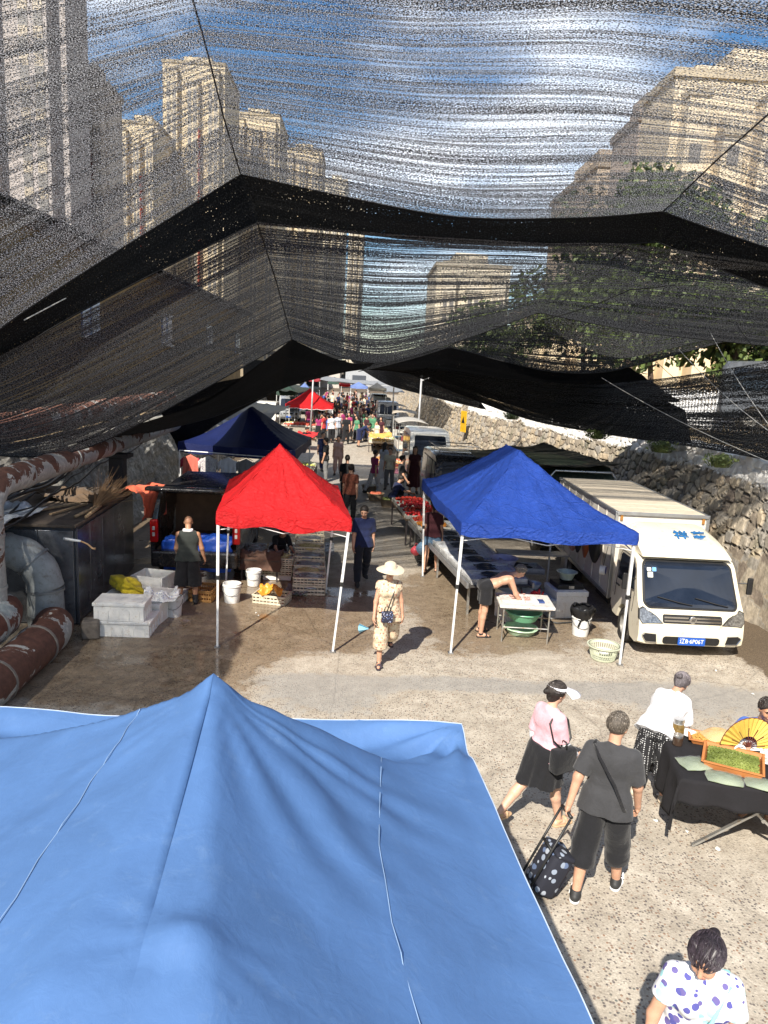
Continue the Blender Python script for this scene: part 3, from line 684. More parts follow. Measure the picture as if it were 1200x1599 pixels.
def rubble_wall(name, path, heights, batter, label, group, seed, step, ssize, cast=0.0, depth=.09, smooth_below=None):
    """path: foot line; real stones pushed out of a recessed mortar bed"""
    pts = [Vector((*p, 0)) for p in path]; L = [0]
    for a, b_ in zip(pts, pts[1:]): L.append(L[-1] + (b_ - a).length)
    n = int(L[-1] / step) + 1; s_ = np.linspace(0, L[-1], n)
    px = np.interp(s_, L, [p.x for p in pts]); py = np.interp(s_, L, [p.y for p in pts]); hh = np.interp(s_, L, heights)
    ker = np.ones(max(1, int(1.5 / step))); ker /= ker.sum()
    px = np.convolve(np.pad(px, len(ker) // 2, mode='edge'), ker, 'same')[len(ker) // 2:len(ker) // 2 + n]
    tx = np.gradient(px); ty = np.gradient(py); ln = np.hypot(tx, ty); nx_, ny_ = -ty / ln, tx / ln   # normal towards the street (-x for a wall running +y)
    nv = int(max(heights) / step) + 1; vv = np.linspace(0, 1, nv)
    S, V = np.meshgrid(s_, vv, indexing='ij'); Z = V * hh[:, None]
    rs = np.random.RandomState(seed); cw, ch = ssize
    gi, gj = int(L[-1] / cw) + 3, int(max(heights) / ch) + 3
    jx, jy = rs.uniform(.12, .88, (gi, gj)), rs.uniform(.15, .85, (gi, gj)); rc = rs.rand(gi, gj); rz_ = rs.uniform(.75, 1.2, (gi, gj))
    wx = S + (fbm(S * 2, Z * 2, seed + 1) - .5) * .12; wz = Z + (fbm(S * 2 + 9, Z * 2, seed + 2) - .5) * .12
    ci = np.floor(wx / cw).astype(int); cj = np.floor(wz / ch).astype(int)
    d1 = np.full(S.shape, 9.0); d2 = np.full(S.shape, 9.0); c1 = np.zeros(S.shape)
    for a in (-1, 0, 1):
        for b_ in (-1, 0, 1):
            ii = np.clip(ci + a, 0, gi - 1); jj = np.clip(cj + b_, 0, gj - 1)
            dx = (ci + a + jx[ii, jj]) - wx / cw; dz = (cj + b_ + jy[ii, jj]) - wz / ch
            d = np.hypot(dx, dz) * rz_[ii, jj]; nearer = d < d1
            d2 = np.where(nearer, d1, np.minimum(d2, d)); c1 = np.where(nearer, rc[ii, jj], c1); d1 = np.where(nearer, d, d1)
    edge = np.clip((d2 - d1) / .30, 0, 1); prof = 1 - (1 - edge) ** 2.5
    prof = prof * (.75 + .5 * c1)
    if smooth_below is not None:   # lower part plastered over with mortar
        k = np.clip((smooth_below(S, Z) - .5) * 4, 0, 1); prof = prof * (1 - k) + k * (.5 + .5 * fbm(S * 4, Z * 4, seed + 5)); edge = np.maximum(edge, k)
    out = prof * depth + (fbm(S * .6, Z * .6, seed + 7) - .5) * .22
    topd = np.clip((V - .93) / .07, 0, 1)
    X = px[:, None] - nx_[:, None] * (V * batter - out) * 1.0; Yy = py[:, None] - ny_[:, None] * (V * batter - out)
    Zt = Z + (fbm(S * 3, Z * 0, seed) - .5) * .25 * topd
    P = [[(X[i, j], Yy[i, j], Zt[i, j]) for j in range(nv)] for i in range(n)]
    for i in range(n):   # coping that runs back to the terrace
        x, y, z = P[i][-1]; P[i] += [(x - nx_[i] * .25, y - ny_[i] * .25, z + .03), (x - nx_[i] * .5, y - ny_[i] * .5, z - .02), (x - nx_[i] * .55, y - ny_[i] * .55, z - 1.2)]
    o = MB().grid(P).build(name, stone_mat(name + '_mat'), smooth=False)
    a = o.data.color_attributes.new('stone', 'FLOAT_COLOR', 'POINT')
    E = lambda q: np.concatenate([q, q[:, -1:], q[:, -1:], q[:, -1:]], 1)
    wb_ = np.clip(np.clip((V - .74) / .2, 0, 1) * 1.1, 0, 1) * cast * (.15 + 1.5 * fbm(S * .45, Z * .9, seed + 11))
    a.data.foreach_set('color', np.stack([E(c1), E(1 - np.clip(edge * 1.6, 0, 1)), np.concatenate([wb_] + [wb_[:, -1:] + .4 * cast] * 3, 1), E(np.ones_like(c1))], -1).astype(np.float32).ravel())
    tag(o, label, 'wall', group); return o
WALLP = [(6.6, 2), (6.9, 9), (7.25, 13), (7.6, 18), (7.6, 23), (6.6, 31), (5.7, 39), (5.1, 50), (4.6, 66), (4.2, 95)]
WALLH = [3.0, 3.0, 3.0, 2.9, 2.8, 2.7, 2.7, 2.75, 2.9, 3.1]
rubble_wall('stone_wall', WALLP, WALLH, .75, 'long rubble stone retaining wall with whitewashed top behind the parked vehicles', None, 5, .05, (.34, .25), 1.0, .09,
            lambda S, Z: (Z < 1.7 - .16 * (S - 9)) * 1.0)
# terrace behind the wall
tp = MB(); T0 = []
for (x, y), h_ in zip(WALLP, WALLH): T0.append([(x + 1.2, y, h_ - .12), (x + 4, y, h_ + .05), (x + 14, y, h_ + .6), (x + 60, y, h_ + 3.0)])
T0.append([(10, 400, 3), (14, 400, 3), (40, 400, 4), (90, 400, 6)])
tp.grid(T0); tag(tp.build('terrace_ground', M('terrace_earth', (.33, .24, .14), .95, var=.4, scale=1.2, dirt=(.10, .10, .05), dirt_amt=.6)), kind='structure')

# ---------------------------------------------------------------- cast mortar bank on the left
def bank():
    n, k = 150, 34; P = []
    for i in range(n):
        y = 4 + i * .32
        row = []
        for j in range(k):
            v = j / (k - 1); x = -5.95 - 1.0 * v - max(0, (18 - y)) * .0; z = v * 2.35
            w = float(fbm(np.array([y * 1.3]), np.array([v * 4]), 21, 5)[0] - .5)
            row.append((x + w * .55, y, z))
        x, _, z = row[-1]; row += [(x - .5, y, z + .05), (x - 3, y, z + .2)]
        P.append(row)
    o = MB().grid(P).build('mortar_bank', M('sprayed_mortar', (.34, .33, .30), .95, var=.55, scale=5, dirt=(.07, .065, .05), dirt_amt=.55, bmp=.8, bscale=14), smooth=False)
    tag(o, 'rough sprayed mortar bank standing behind the pipes and the steel tank', 'wall')
bank()
tl = MB().grid([[(-7.2, y, 2.5), (-9.5, y, 2.6), (-16, y, 3.0), (-80, y, 4.0)] for y in (0, 20, 60, 160, 400)]).build('upper_ground', M('terrace_earth'))
tag(tl, kind='structure')

# ---------------------------------------------------------------- buildings
def facade_mat(name, wall, glass=(.05, .07, .10)):
    return M(name, wall, .85, var=.10, scale=.6, dirt=tuple(x * .6 for x in wall), dirt_amt=.2)
GLASS = M('window_glass', (.22, .20, .18), .25, var=.4, spec=.6)
def strip_mat():
    m, nt, b = newmat('banded_glazing'); co = coords(nt); w = N(nt, 'ShaderNodeTexWave', Scale=.11, Distortion=0.0); w.bands_direction = 'Z'; nt.links.new(co, w.inputs[0])
    r = rampf(nt, w.outputs[0], [(.38, 0), (.42, 1)]); nt.links.new(mixc(nt, r.outputs[0], (.36, .31, .24), (.17, .16, .15)), b.inputs['Base Color']); b.inputs['Roughness'].default_value = .4; return m
STRIP = strip_mat()
def tower(x, y, w, d, h, label, wallc, group='apartment towers beyond the market', z0=0, cols=None, roofc=None, red=False, name='apartment_tower', rz=0.0, storey=3.0, cat='tower', bays=None):
    t = thing(name, label, cat, (x, y, z0), rz, group)
    wm = facade_mat('wall_' + '_'.join('%.2f' % c for c in wallc), wallc); wm2 = facade_mat('band_' + '_'.join('%.2f' % c for c in wallc), tuple(c * .62 for c in wallc))
    b = MB()
    nb = bays or max(3, int(w / 6))
    b.box((0, d / 2, h / 2), (w, d, h))
    # projecting bays with recesses between them
    bw = w / nb
    for i in range(nb):
        cx = -w / 2 + bw * (i + .5)
        b.box((cx, -.9, (h - 2) / 2), (bw * .56, 1.8, h - 2 - (i % 2) * 3))
    b.box((0, d * .45, h + 1.6), (w * .45, d * .5, 3.2)); b.box((-w * .3, d * .4, h + .9), (w * .16, d * .3, 1.8))
    b.build('wall', wm, t)
    p = MB(); p.box((0, d / 2, h + .35), (w + .5, d + .5, .7)); 
    for i in range(nb):
        cx = -w / 2 + bw * (i + .5); p.box((cx, -.95, h - 1.8 - (i % 2) * 3), (bw * .62, 2.1, .5))
    p.build('cornice', wm2, t)
    ns = int((h - 4) / storey); near = y < 80
    gm = GLASS if near else STRIP
    unit = {}
    def pane(c, dx, dz):
        key = (round(dx, 2), round(dz, 2))
        if key not in unit:
            o = MB().box((0, 0, 0), (dx, .1, dz)).build('window', gm, t); unit[key] = o
        else: o = unit[key].copy(); col.objects.link(o)
        o.parent = t; o.location = c; return o
    for i in range(nb):
        cx = -w / 2 + bw * (i + .5)
        if near:
            for k in range(max(0, ns - 9), ns) if h > 30 else range(ns):
                z = 2.4 + k * storey
                if nb <= 6 or h > 30 or True:
                    if i * ns < 100: pane((cx, -1.83, z + .6), bw * .30, 1.5)
        else:
            hh = (h - 6) / 1.0; pane((cx - bw * .13, -1.83, hh / 2 + 1), bw * .16, hh); pane((cx + bw * .13, -1.83, hh / 2 + 1), bw * .16, hh)
        if red and i % 2 == 1:
            r = MB().box((cx + bw * .30, -1.0, h * .55), (.2, 1.9, h * .5)); r.build('red_panel', M('red_render', (.35, .07, .05), .8), t)
    return t
def place_tower(pxl, pxr, pytop, y, label, wallc, d=22, **k):
    a, b = Y(pxl, pytop + 10, y), Y(pxr, pytop + 10, y); top = Y((pxl + pxr) / 2, pytop, y).z
    return tower((a.x + b.x) / 2, y, abs(b.x - a.x), d, top - 3.5, label, wallc, **k)
TAN = (.56, .47, .33); PALE = (.62, .56, .45); GREYB = (.36, .33, .32)
place_tower(-190, 92, -330, 95, 'tallest grey apartment tower running out of the top left corner', GREYB, d=7)
place_tower(100, 168, 92, 112, 'narrow grey-brown tower stepping down beside the tallest one', (.46, .40, .34), d=6, red=True)
place_tower(184, 246, 168, 190, 'tan apartment tower standing just left of the tall central one', TAN, red=True)
place_tower(254, 352, 76, 205, 'tall tan apartment tower with red panels in the middle of the row', TAN, red=True)
place_tower(364, 438, 160, 240, 'tan tower with three projecting bays right of the tall central one', TAN)
place_tower(444, 504, 218, 290, 'shorter tan tower, fifth along the row of towers', TAN)
place_tower(508, 543, 268, 340, 'small distant tan tower, second smallest of the row', PALE)
place_tower(547, 572, 305, 400, 'smallest and most distant tan tower at the end of the row', PALE)
place_tower(684, 800, 388, 150, 'low tan apartment slab seen through the middle of the netting', PALE, name='apartment_block', cat='building')
# big pale block on the right and its stepped wing
place_tower(1062, 1420, 62, 70, 'broad pale apartment block filling the upper right corner', (.60, .51, .38), name='apartment_block', cat='building', d=8, bays=6)
place_tower(1004, 1062, 130, 78, 'darker stair wing stepping down from the broad pale block', (.36, .30, .26), name='apartment_block', cat='building', d=8, bays=3)
place_tower(938, 1000, 212, 92, 'brown apartment block behind the tree beside the stair wing', (.42, .34, .26), name='apartment_block', cat='building', bays=3)
place_tower(850, 1250, 425, 60, 'long cream building standing behind the trees on the terrace', (.68, .56, .38), name='long_building', cat='building', d=12, bays=9)
# long low building on the left, eaves running towards the vanishing point
t = thing('warehouse', 'long dark brown warehouse with sloping eaves running down the left side', 'building', (-11.5, 12, 2.5))
b = MB(); b.box((-6, 26, 3.0), (12, 64, 6.0)); b.build('wall', M('ochre_render', (.26, .18, .08), .9, var=.35, scale=.7, dirt=(.12, .08, .05), dirt_amt=.4), t)
r_ = MB(); r_.grid([[(.9, y, 6.0), (.9, y, 6.3), (-6, y, 8.2), (-12.9, y, 6.2)] for y in (-7, 59)]); r_.box((.45, 26, 6.1), (.9, 66, .25)); r_.build('roof', M('dark_roof', (.10, .085, .085), .8, var=.3), t)
for yy in range(-4, 58, 12):
    w_ = MB().box((.03, yy, 3.4), (.1, 2.0, 1.6)).build('window', M('pane_blue', (.13, .19, .38), .2, var=.3), t)
    MB().box((.1, yy, 3.4), (.06, .08, 1.6)).box((.1, yy, 4.24), (.12, 2.2, .1)).box((.1, yy, 2.56), (.16, 2.2, .1)).build('window_frame', M('white_frame', (.6, .6, .58), .6), w_)
# far low sheds closing the street
for k, (px, pw, py, yy, c_, lb) in enumerate([(500, 60, 583, 150, (.55, .5, .45), 'pale low shed closing the far end of the street'), (575, 70, 580, 170, (.4, .42, .45), 'grey low shed right of the pale one at the street end'), (430, 70, 580, 130, (.3, .3, .3), 'dark low shed left of the pale one at the street end')]):
    a = G(px, 600); t = thing('shed', lb, 'shed', (Y(px, 600, yy).x, yy, 0), 0, 'low sheds at the end of the street')
    w = pw / FPX * yy
    b = MB(); b.box((0, 4, 2.1), (w, 8, 4.2)); b.build('wall', M('shed%d' % k, c_, .9, dirt=(.15, .12, .1)), t)
    MB().box((0, 4, 4.35), (w + .6, 8.8, .3)).build('roof', M('shedroof', (.2, .2, .21), .7), t)
    MB().box((-w * .2, -.03, 1.3), (w * .3, .08, 2.4)).build('door', M('sheddoor', (.07, .08, .1), .5), t)

# ---------------------------------------------------------------- trees on the terrace
def leaf_mat(name, c1, c2):
    if name in MATS: return MATS[name]
    m, nt, b = newmat(name); co = coords(nt); n1 = N(nt, 'ShaderNodeTexNoise', Scale=3.0, Detail=6.0); nt.links.new(co, n1.inputs['Vector'])
    cr = ramp(nt, n1.outputs[0], [(.35, c1), (.65, c2)]); nt.links.new(cr.outputs[0], b.inputs['Base Color']); b.inputs['Roughness'].default_value = .6
    MATS[name] = m; return m
LEAF = leaf_mat('leaves', (.035, .055, .015), (.11, .15, .03))
BARK = M('bark', (.10, .07, .05), .95, bmp=.8)
def tree(x, y, z0, h, r, label, seed, leafm=LEAF, nl=3800, ls=.16, group='trees on the terrace', name='broadleaf_tree'):
    rnd = random.Random(seed); t = thing(name, label, 'tree', (x, y, z0), 0, group)
    tr = MB(); tips = []
    tr.tube([(0, 0, -.3), (.1, 0, h * .25), (-.05, .1, h * .5), (.1, 0, h * .8)], [h * .028, h * .022, h * .015, .02], 9)
    for i in range(13):
        z = h * rnd.uniform(.28, .75); a = rnd.uniform(0, 2 * PI); L = r * rnd.uniform(.6, 1.0)
        e = Vector((math.cos(a) * L, math.sin(a) * L, z + L * rnd.uniform(.15, .7))); mid = e * .5; mid.z = z + L * .2
        tr.tube([(0, 0, z), mid, e], [h * .011, h * .007, .015], 6); tips += [e, mid]
    tips += [Vector((rnd.uniform(-.3, .3) * r, rnd.uniform(-.3, .3) * r, h * rnd.uniform(.8, 1.0))) for _ in range(5)]
    tr.build('trunk', BARK, t)
    vs = []; fs = []; per = nl // len(tips)
    for c in tips:
        cr = r * rnd.uniform(.22, .42)
        for _ in range(per):
            d = Vector((rnd.gauss(0, 1), rnd.gauss(0, 1), rnd.gauss(0, .8))); d = d.normalized() * cr * rnd.uniform(.45, 1.1)
            p = c + d; n_ = Vector((rnd.gauss(0, 1), rnd.gauss(0, 1), rnd.gauss(0, 1) + .6)).normalized(); u = n_.orthogonal().normalized(); w = n_.cross(u); s_ = ls * rnd.uniform(.6, 1.3)
            o = len(vs); vs += [p + u * s_, p + w * s_ * .55, p - u * s_, p - w * s_ * .55]; fs.append((o, o + 1, o + 2, o + 3))
    MB().add(vs, fs).build('crown', leafm, t); return t
tree(12.0, 34, 3.2, 10.2, 3.6, 'tallest leafy tree, rising behind the netting beside the brown block', 1, nl=6500, ls=.2)
tree(11.0, 38, 3.0, 6.5, 3.6, 'bushy dark tree left of the tallest one, above the stone wall', 2, nl=5000, ls=.2)
tree(10.3, 27, 3.0, 5.0, 2.6, 'mid sized tree behind the white fence, above the parked van', 3, nl=4000)
tree(17.5, 30, 3.4, 6.2, 3.4, 'dense dark tree behind the parked grey pickup on the terrace', 4, nl=4500)
tree(13.2, 26.5, 3.2, 4.2, 2.2, 'small round tree between the fence and the cream building', 5, nl=3000)
tree(8.4, 50, 2.9, 5.5, 3.0, 'far small tree at the end of the stone wall', 6, nl=3000, ls=.2)
tree(20.5, 25, 3.6, 6.5, 3.0, 'dark tree at the right edge above the terrace fence', 8, nl=3500)
# shrubs on the bank top and wall top
def tuft(p, r, label, seed, c=LEAF, name='weed_clump'):
    rnd = random.Random(seed); vs = []; fs = []
    for _ in range(160):
        a = rnd.uniform(0, 2 * PI); q = r * rnd.random(); x, y = math.cos(a) * q, math.sin(a) * q; hgt = r * rnd.uniform(.3, 1.1); b_ = Vector((x * 1.6, y * 1.6, hgt)); w = Vector((-math.sin(a), math.cos(a), 0)) * .02
        o = len(vs); vs += [Vector((x, y, 0)) - w, Vector((x, y, 0)) + w, b_]; fs.append((o, o + 1, o + 2))
        u = Vector((rnd.gauss(0, 1), rnd.gauss(0, 1), rnd.gauss(0, 1))).normalized() * .05; v_ = u.orthogonal().normalized() * .03; o = len(vs)
        vs += [b_ + u, b_ + v_, b_ - u, b_ - v_]; fs.append((o, o + 1, o + 2, o + 3))
    o = MB().add(vs, fs).build(name, c); o.location = p; tag(o, label, 'weeds', 'weeds on the wall top')
GRN = leaf_mat('weed_green', (.05, .075, .02), (.13, .16, .05))
for k, (px, py, lb) in enumerate([(1125, 712, 'weeds above the stone wall over the truck cab'), (935, 668, 'weeds on the wall top where the netting edge dips'), (1035, 690, 'weeds on the wall top above the truck box'), (800, 645, 'weeds on the wall top above the dark canopy')]):
    p = Y(px, py, [14.5, 20, 17, 27][k]); tuft((p.x, p.y, 2.8), .22, lb, 30 + k, GRN)
# ---------------------------------------------------------------- picket fence and parked pickup on the terrace
f0, f1 = Y(965, 672, 24), Y(1215, 672, 18)
for k, (a, b_) in enumerate([(Vector((9.6, 27, 3.05)), Vector((10.6, 21.5, 3.1))), (Vector((10.62, 21.4, 3.1)), Vector((12.2, 15.5, 3.1)))]):
    t = thing('picket_fence', ['white picket fence on the terrace, the stretch farther from the camera', 'white picket fence on the terrace in front of the parked pickup'][k], 'fence', a, 0, 'picket fence along the terrace')
    L = (b_ - a); n = int(L.length / .16); pk = MB()
    for i in range(n):
        p = L * (i / n); pk.box((p.x, p.y, .55), (.06, .06, 1.1)); pk.box((p.x, p.y, 1.13), (.06, .06, .1), taper=.1)
    pk.build('pickets', M('white_fence', (.75, .76, .78), .5), t)
    MB().bar((0, 0, .25), L + Vector((0, 0, .25)), .03, .06).bar((0, 0, .9), L + Vector((0, 0, .9)), .03, .06).build('rails', M('white_fence'), t)
# ---------------------------------------------------------------- shade netting over the street
def net_mat(name, dens, bands=.35, bright=.05, spk=1.0, seed=0):
    """knitted shade cloth: holes are real holes (transparent), bunched threads close them up"""
    m, nt, b = newmat(name); L = nt.links
    tc = N(nt, 'ShaderNodeTexCoord')
    mp = N(nt, 'ShaderNodeMapping'); mp.inputs['Scale'].default_value = (30 * spk, 62 * spk, 1); mp.inputs['Location'].default_value = (seed, seed * 2, 0); L.new(tc.outputs['UV'], mp.inputs[0])
    n1 = N(nt, 'ShaderNodeTexNoise', Scale=1.0, Detail=1.0, Roughness=.6); L.new(mp.outputs[0], n1.inputs['Vector'])
    mq = N(nt, 'ShaderNodeMapping'); mq.inputs['Scale'].default_value = (40 * spk, 60 * spk, 1); mq.inputs['Location'].default_value = (9.3, 4.1, 0); L.new(tc.outputs['UV'], mq.inputs[0])
    n4 = N(nt, 'ShaderNodeTexNoise', Scale=1.0, Detail=1.0, Roughness=.6); L.new(mq.outputs[0], n4.inputs['Vector'])
    mp2 = N(nt, 'ShaderNodeMapping'); mp2.inputs['Scale'].default_value = (.14, 11, 1); L.new(tc.outputs['UV'], mp2.inputs[0])
    n2 = N(nt, 'ShaderNodeTexNoise', Scale=1.0, Detail=5.0, Roughness=.7, Distortion=.15); L.new(mp2.outputs[0], n2.inputs['Vector'])
    mp3 = N(nt, 'ShaderNodeMapping'); mp3.inputs['Scale'].default_value = (.10, 3.0, 1); mp3.inputs['Location'].default_value = (seed, 5, 0); L.new(tc.outputs['UV'], mp3.inputs[0])
    n3 = N(nt, 'ShaderNodeTexNoise', Scale=1.0, Detail=2.0); L.new(mp3.outputs[0], n3.inputs['Vector'])
    at = N(nt, 'ShaderNodeAttribute'); at.attribute_name = 'dens'; sa = N(nt, 'ShaderNodeSeparateColor'); L.new(at.outputs['Color'], sa.inputs[0])
    bandv = math_(nt, 'MULTIPLY', math_(nt, 'SUBTRACT', n2.outputs[0], .5), bands * 7.0)
    bandv = math_(nt, 'ADD', bandv, math_(nt, 'MULTIPLY', math_(nt, 'SUBTRACT', n3.outputs[0], .5), bands * 1.2))
    tot = math_(nt, 'ADD', math_(nt, 'ADD', math_(nt, 'MULTIPLY', math_(nt, 'SUBTRACT', n1.outputs[0], .5), 2.6), bandv), math_(nt, 'ADD', sa.outputs[0], dens))
    al = rampf(nt, tot, [(.42, 0), (.58, 1)])
    tr = N(nt, 'ShaderNodeBsdfTransparent')
    df = N(nt, 'ShaderNodeBsdfDiffuse'); tl = N(nt, 'ShaderNodeBsdfTranslucent'); gl = N(nt, 'ShaderNodeBsdfGlossy', Roughness=.45)
    cc = ramp(nt, n4.outputs[0], [(.42, (min(.006, bright),) * 3), (.52, (bright * .7,) * 3), (.62, (min(.8, bright * 7), min(.8, bright * 7.1), min(.8, bright * 7.4)))])
    L.new(cc.outputs[0], df.inputs[0]); L.new(cc.outputs[0], tl.inputs[0]); gl.inputs[0].default_value = (.3, .3, .32, 1)
    m1 = N(nt, 'ShaderNodeMixShader'); m1.inputs[0].default_value = .45; L.new(df.outputs[0], m1.inputs[1]); L.new(tl.outputs[0], m1.inputs[2])
    m2 = N(nt, 'ShaderNodeMixShader'); m2.inputs[0].default_value = .025; L.new(m1.outputs[0], m2.inputs[1]); L.new(gl.outputs[0], m2.inputs[2])
    mx = N(nt, 'ShaderNodeMixShader'); L.new(al.outputs[0], mx.inputs[0]); L.new(tr.outputs[0], mx.inputs[1]); L.new(m2.outputs[0], mx.inputs[2])
    out = nt.nodes['Material Output']; L.new(mx.outputs[0], out.inputs[0]); nt.nodes.remove(b)
    MATS[name] = m; return m
def catmull(P, t):
    """P: (n, 3) points, t in 0..n-1"""
    P = np.asarray(P, float); n = len(P); i = np.clip(np.floor(t).astype(int), 0, n - 2); f = (t - i)[:, None]
    p0 = P[np.clip(i - 1, 0, n - 1)]; p1 = P[i]; p2 = P[i + 1]; p3 = P[np.clip(i + 2, 0, n - 1)]
    ten = .42
    m1 = (p2 - p0) * ten; m2 = (p3 - p1) * ten
    return (2 * f ** 3 - 3 * f ** 2 + 1) * p1 + (f ** 3 - 2 * f ** 2 + f) * m1 + (-2 * f ** 3 + 3 * f ** 2) * p2 + (f ** 3 - f ** 2) * m2
def net(label, rows, mat, nu=150, nv=90, rip=.03, dens=None, seed=0, group='shade nets strung over the street', peaks=()):
    """rows: edge curves of the sheet, each a list of world points (same count)"""
    U = np.linspace(0, 1, nu); R_ = []
    for r in rows:
        P = np.array([tuple(p) for p in r]); T_ = U * (len(P) - 1); out = np.zeros((nu, 3)); cuts = [0] + list(peaks) + [len(P) - 1]
        for a_, b_ in zip(cuts, cuts[1:]):
            k = (T_ >= a_ - 1e-9) & (T_ <= b_ + 1e-9)
            if b_ - a_ == 1: f = (T_[k] - a_)[:, None]; q = P[a_] * (1 - f) + P[b_] * f; q[:, 2] -= .018 * np.linalg.norm(P[b_] - P[a_]) * 4 * (f * (1 - f))[:, 0]; out[k] = q
            else: out[k] = catmull(P[a_:b_ + 1], T_[k] - a_)
        R_.append(out)
    R_ = np.array(R_); V = np.linspace(0, len(rows) - 1, nv)
    S = np.zeros((nv, nu, 3))
    for j, v in enumerate(V):
        i = min(int(v), len(rows) - 2); f = v - i; S[j] = R_[i] * (1 - f) + R_[i + 1] * f
    du = np.concatenate([[0], np.cumsum(np.linalg.norm(np.diff(S.mean(0), axis=0), axis=1))])
    dv = np.concatenate([[0], np.cumsum(np.linalg.norm(np.diff(S[:, nu // 2], axis=0), axis=1))])
    A, B = np.meshgrid(dv, du, indexing='ij')
    w = (fbm(B * .25, A * 5, 40 + seed, 4) - .5) * rip * 2 + (fbm(B * .12, A * 1.3, 50 + seed, 2) - .5) * rip * 3
    fall = np.minimum(1, np.minimum(V, V[-1] - V)[:, None] * 6)
    S[:, :, 2] += w * fall
    o = MB().grid(S).build('shade_net', mat, smooth=True, uv=np.stack([B.ravel(), A.ravel()], -1))
    at = o.data.color_attributes.new('dens', 'FLOAT_COLOR', 'POINT')
    d = np.zeros((nv, nu))
    if dens is not None: d = np.interp(V / V[-1], [q[0] for q in dens], [q[1] for q in dens])[:, None] * np.ones((1, nu))
    at.data.foreach_set('color', np.stack([d.ravel()] * 3 + [np.ones(d.size)], -1).astype(np.float32).ravel())
    # rolled hem along the trailing edge
    hm = MB().tube([S[-1, i] for i in range(0, nu, 3)], .012, 5); hm.build('hem', M('net_hem', (.012, .012, .013), .8), o)
    return tag(o, label, 'shade net', group)
K = lambda *a: [Y(x, y, d) for x, y, d in a]
NET_A = net_mat('net_open', .62, .38, .09, 1.3, 1)
NET_B = net_mat('net_mid', .79, .62, .03, 1.0, 2)
NET_C = net_mat('net_close', .82, .50, .02, 1.0, 3)
NET_D = net_mat('net_dense', 1.14, .2, .002, 1.0, 4)
NET_S = net_mat('net_side', .74, .10, .03, 1.0, 6)
a_top = K((-500, -60, 7.0), (-150, 10, 7.6), (285, -60, 8), (640, -20, 8), (1000, -30, 8), (1400, 20, 8), (1700, 90, 8))
a_m1 = K((-380, 300, 8.6), (-120, 230, 9.2), (325, 85, 9.9), (640, 112, 9.8), (920, 120, 10), (1215, 165, 9.8), (1600, 250, 9.2))
a_m2 = K((-260, 520, 9.8), (-60, 410, 10.4), (350, 185, 11.5), (690, 240, 11.4), (950, 240, 11.6), (1125, 245, 11.6), (1500, 350, 10.4))
a_end = K((-200, 680, 10.6), (30, 492, 11.4), (376, 272, 13), (690, 336, 12.8), (900, 340, 13), (1036, 330, 13.2), (1400, 440, 11.4))
net('most open net, nearest overhead, showing sky and towers through it', [a_top, a_m1, a_m2, a_end], NET_A, 180, 150, .035, seed=1, peaks=(2, 5), dens=[(0, 0), (.5, 0.02), (.8, .08), (1, .18)])
# its trailing edge folded down into a dark flap
fl = K((-200, 790, 10.7), (30, 545, 11.5), (402, 347, 13.05), (690, 378, 12.9), (900, 384, 13.1), (1030, 378, 13.3), (1400, 520, 11.5))
net('black doubled flap hanging along the edge of the overhead net', [a_end, fl], NET_D, 160, 24, .03, seed=2, peaks=(2, 5))
b_top = K((-170, 640, 10.6), (40, 535, 11.4), (402, 347, 12.6), (620, 366, 12.6), (860, 380, 12.6), (1010, 384, 12.6), (1400, 440, 11.6))
b_m = K((-120, 680, 11.0), (90, 610, 12.3), (432, 440, 15.6), (600, 455, 15.6), (850, 452, 15.6), (1000, 455, 15), (1400, 500, 12.6))
b_e = K((-60, 706, 11.6), (150, 694, 13.4), (456, 530, 19.6), (600, 566, 19.4), (842, 488, 19.4), (1010, 520, 17.6), (1400, 560, 14))
net('second net, hung lower with bunched threads, peak left of the street', [b_top, b_m, b_e], NET_B, 170, 110, .05, seed=3, peaks=(2, 4), dens=[(0, .05), (.3, 0), (.75, .06), (.9, .20), (1, .35)])
c_top = K((600, 560, 19.6), (700, 520, 19.6), (842, 487, 19.5), (1010, 508, 18.5), (1110, 500, 17), (1260, 470, 15))
c_end = K((560, 580, 20.5), (702, 542, 20.6), (845, 578, 20), (935, 582, 19), (1010, 566, 18), (1260, 498, 15.2))
net('third net, a narrow sagging sheet with its peak above the street', [c_top, c_end], NET_C, 110, 50, .04, seed=4, peaks=(1,), dens=[(0, -.06), (1, .0)])
# black layered sheets beneath
d1t = K((120, 690, 13.6), (320, 625, 16), (456, 530, 19.8), (560, 568, 20.6), (700, 541, 20.8), (860, 578, 20), (985, 574, 19.5))
d1b = K((120, 700, 15.4), (330, 652, 20.0), (440, 606, 24.0), (566, 577, 26), (700, 592, 25), (870, 618, 22.5), (1064, 628, 20))
net('black layered net sagging under the second and third nets', [d1t, d1b], NET_D, 110, 30, .04, seed=5, peaks=(2, 4), dens=[(0, .2), (1, .15)])
e_t = K((610, 566, 25), (700, 578, 23), (800, 592, 22), (920, 600, 20), (1040, 590, 17), (1230, 560, 14.0))
e_b = K((622, 576, 26), (720, 616, 24), (830, 656, 22), (960, 680, 19.5), (1090, 698, 16.5), (1230, 724, 13.4))
net('lowest net, running down to the wall top, terrace fence seen through it', [e_t, e_b], NET_C, 110, 40, .05, seed=6, dens=[(0, -.10), (.5, -.02), (.8, .2), (1, .3)])
f_t = K((640, 570, 30), (760, 580, 26), (880, 596, 22), (1000, 612, 20), (1070, 640, 18.4)); f_b = K((700, 596, 30), (790, 630, 26), (900, 662, 22.2), (1000, 682, 19.8), (1080, 692, 17.6))
net('dark folded net strip lying inside the lowest net', [f_t, f_b], NET_D, 80, 20, .04, seed=7)
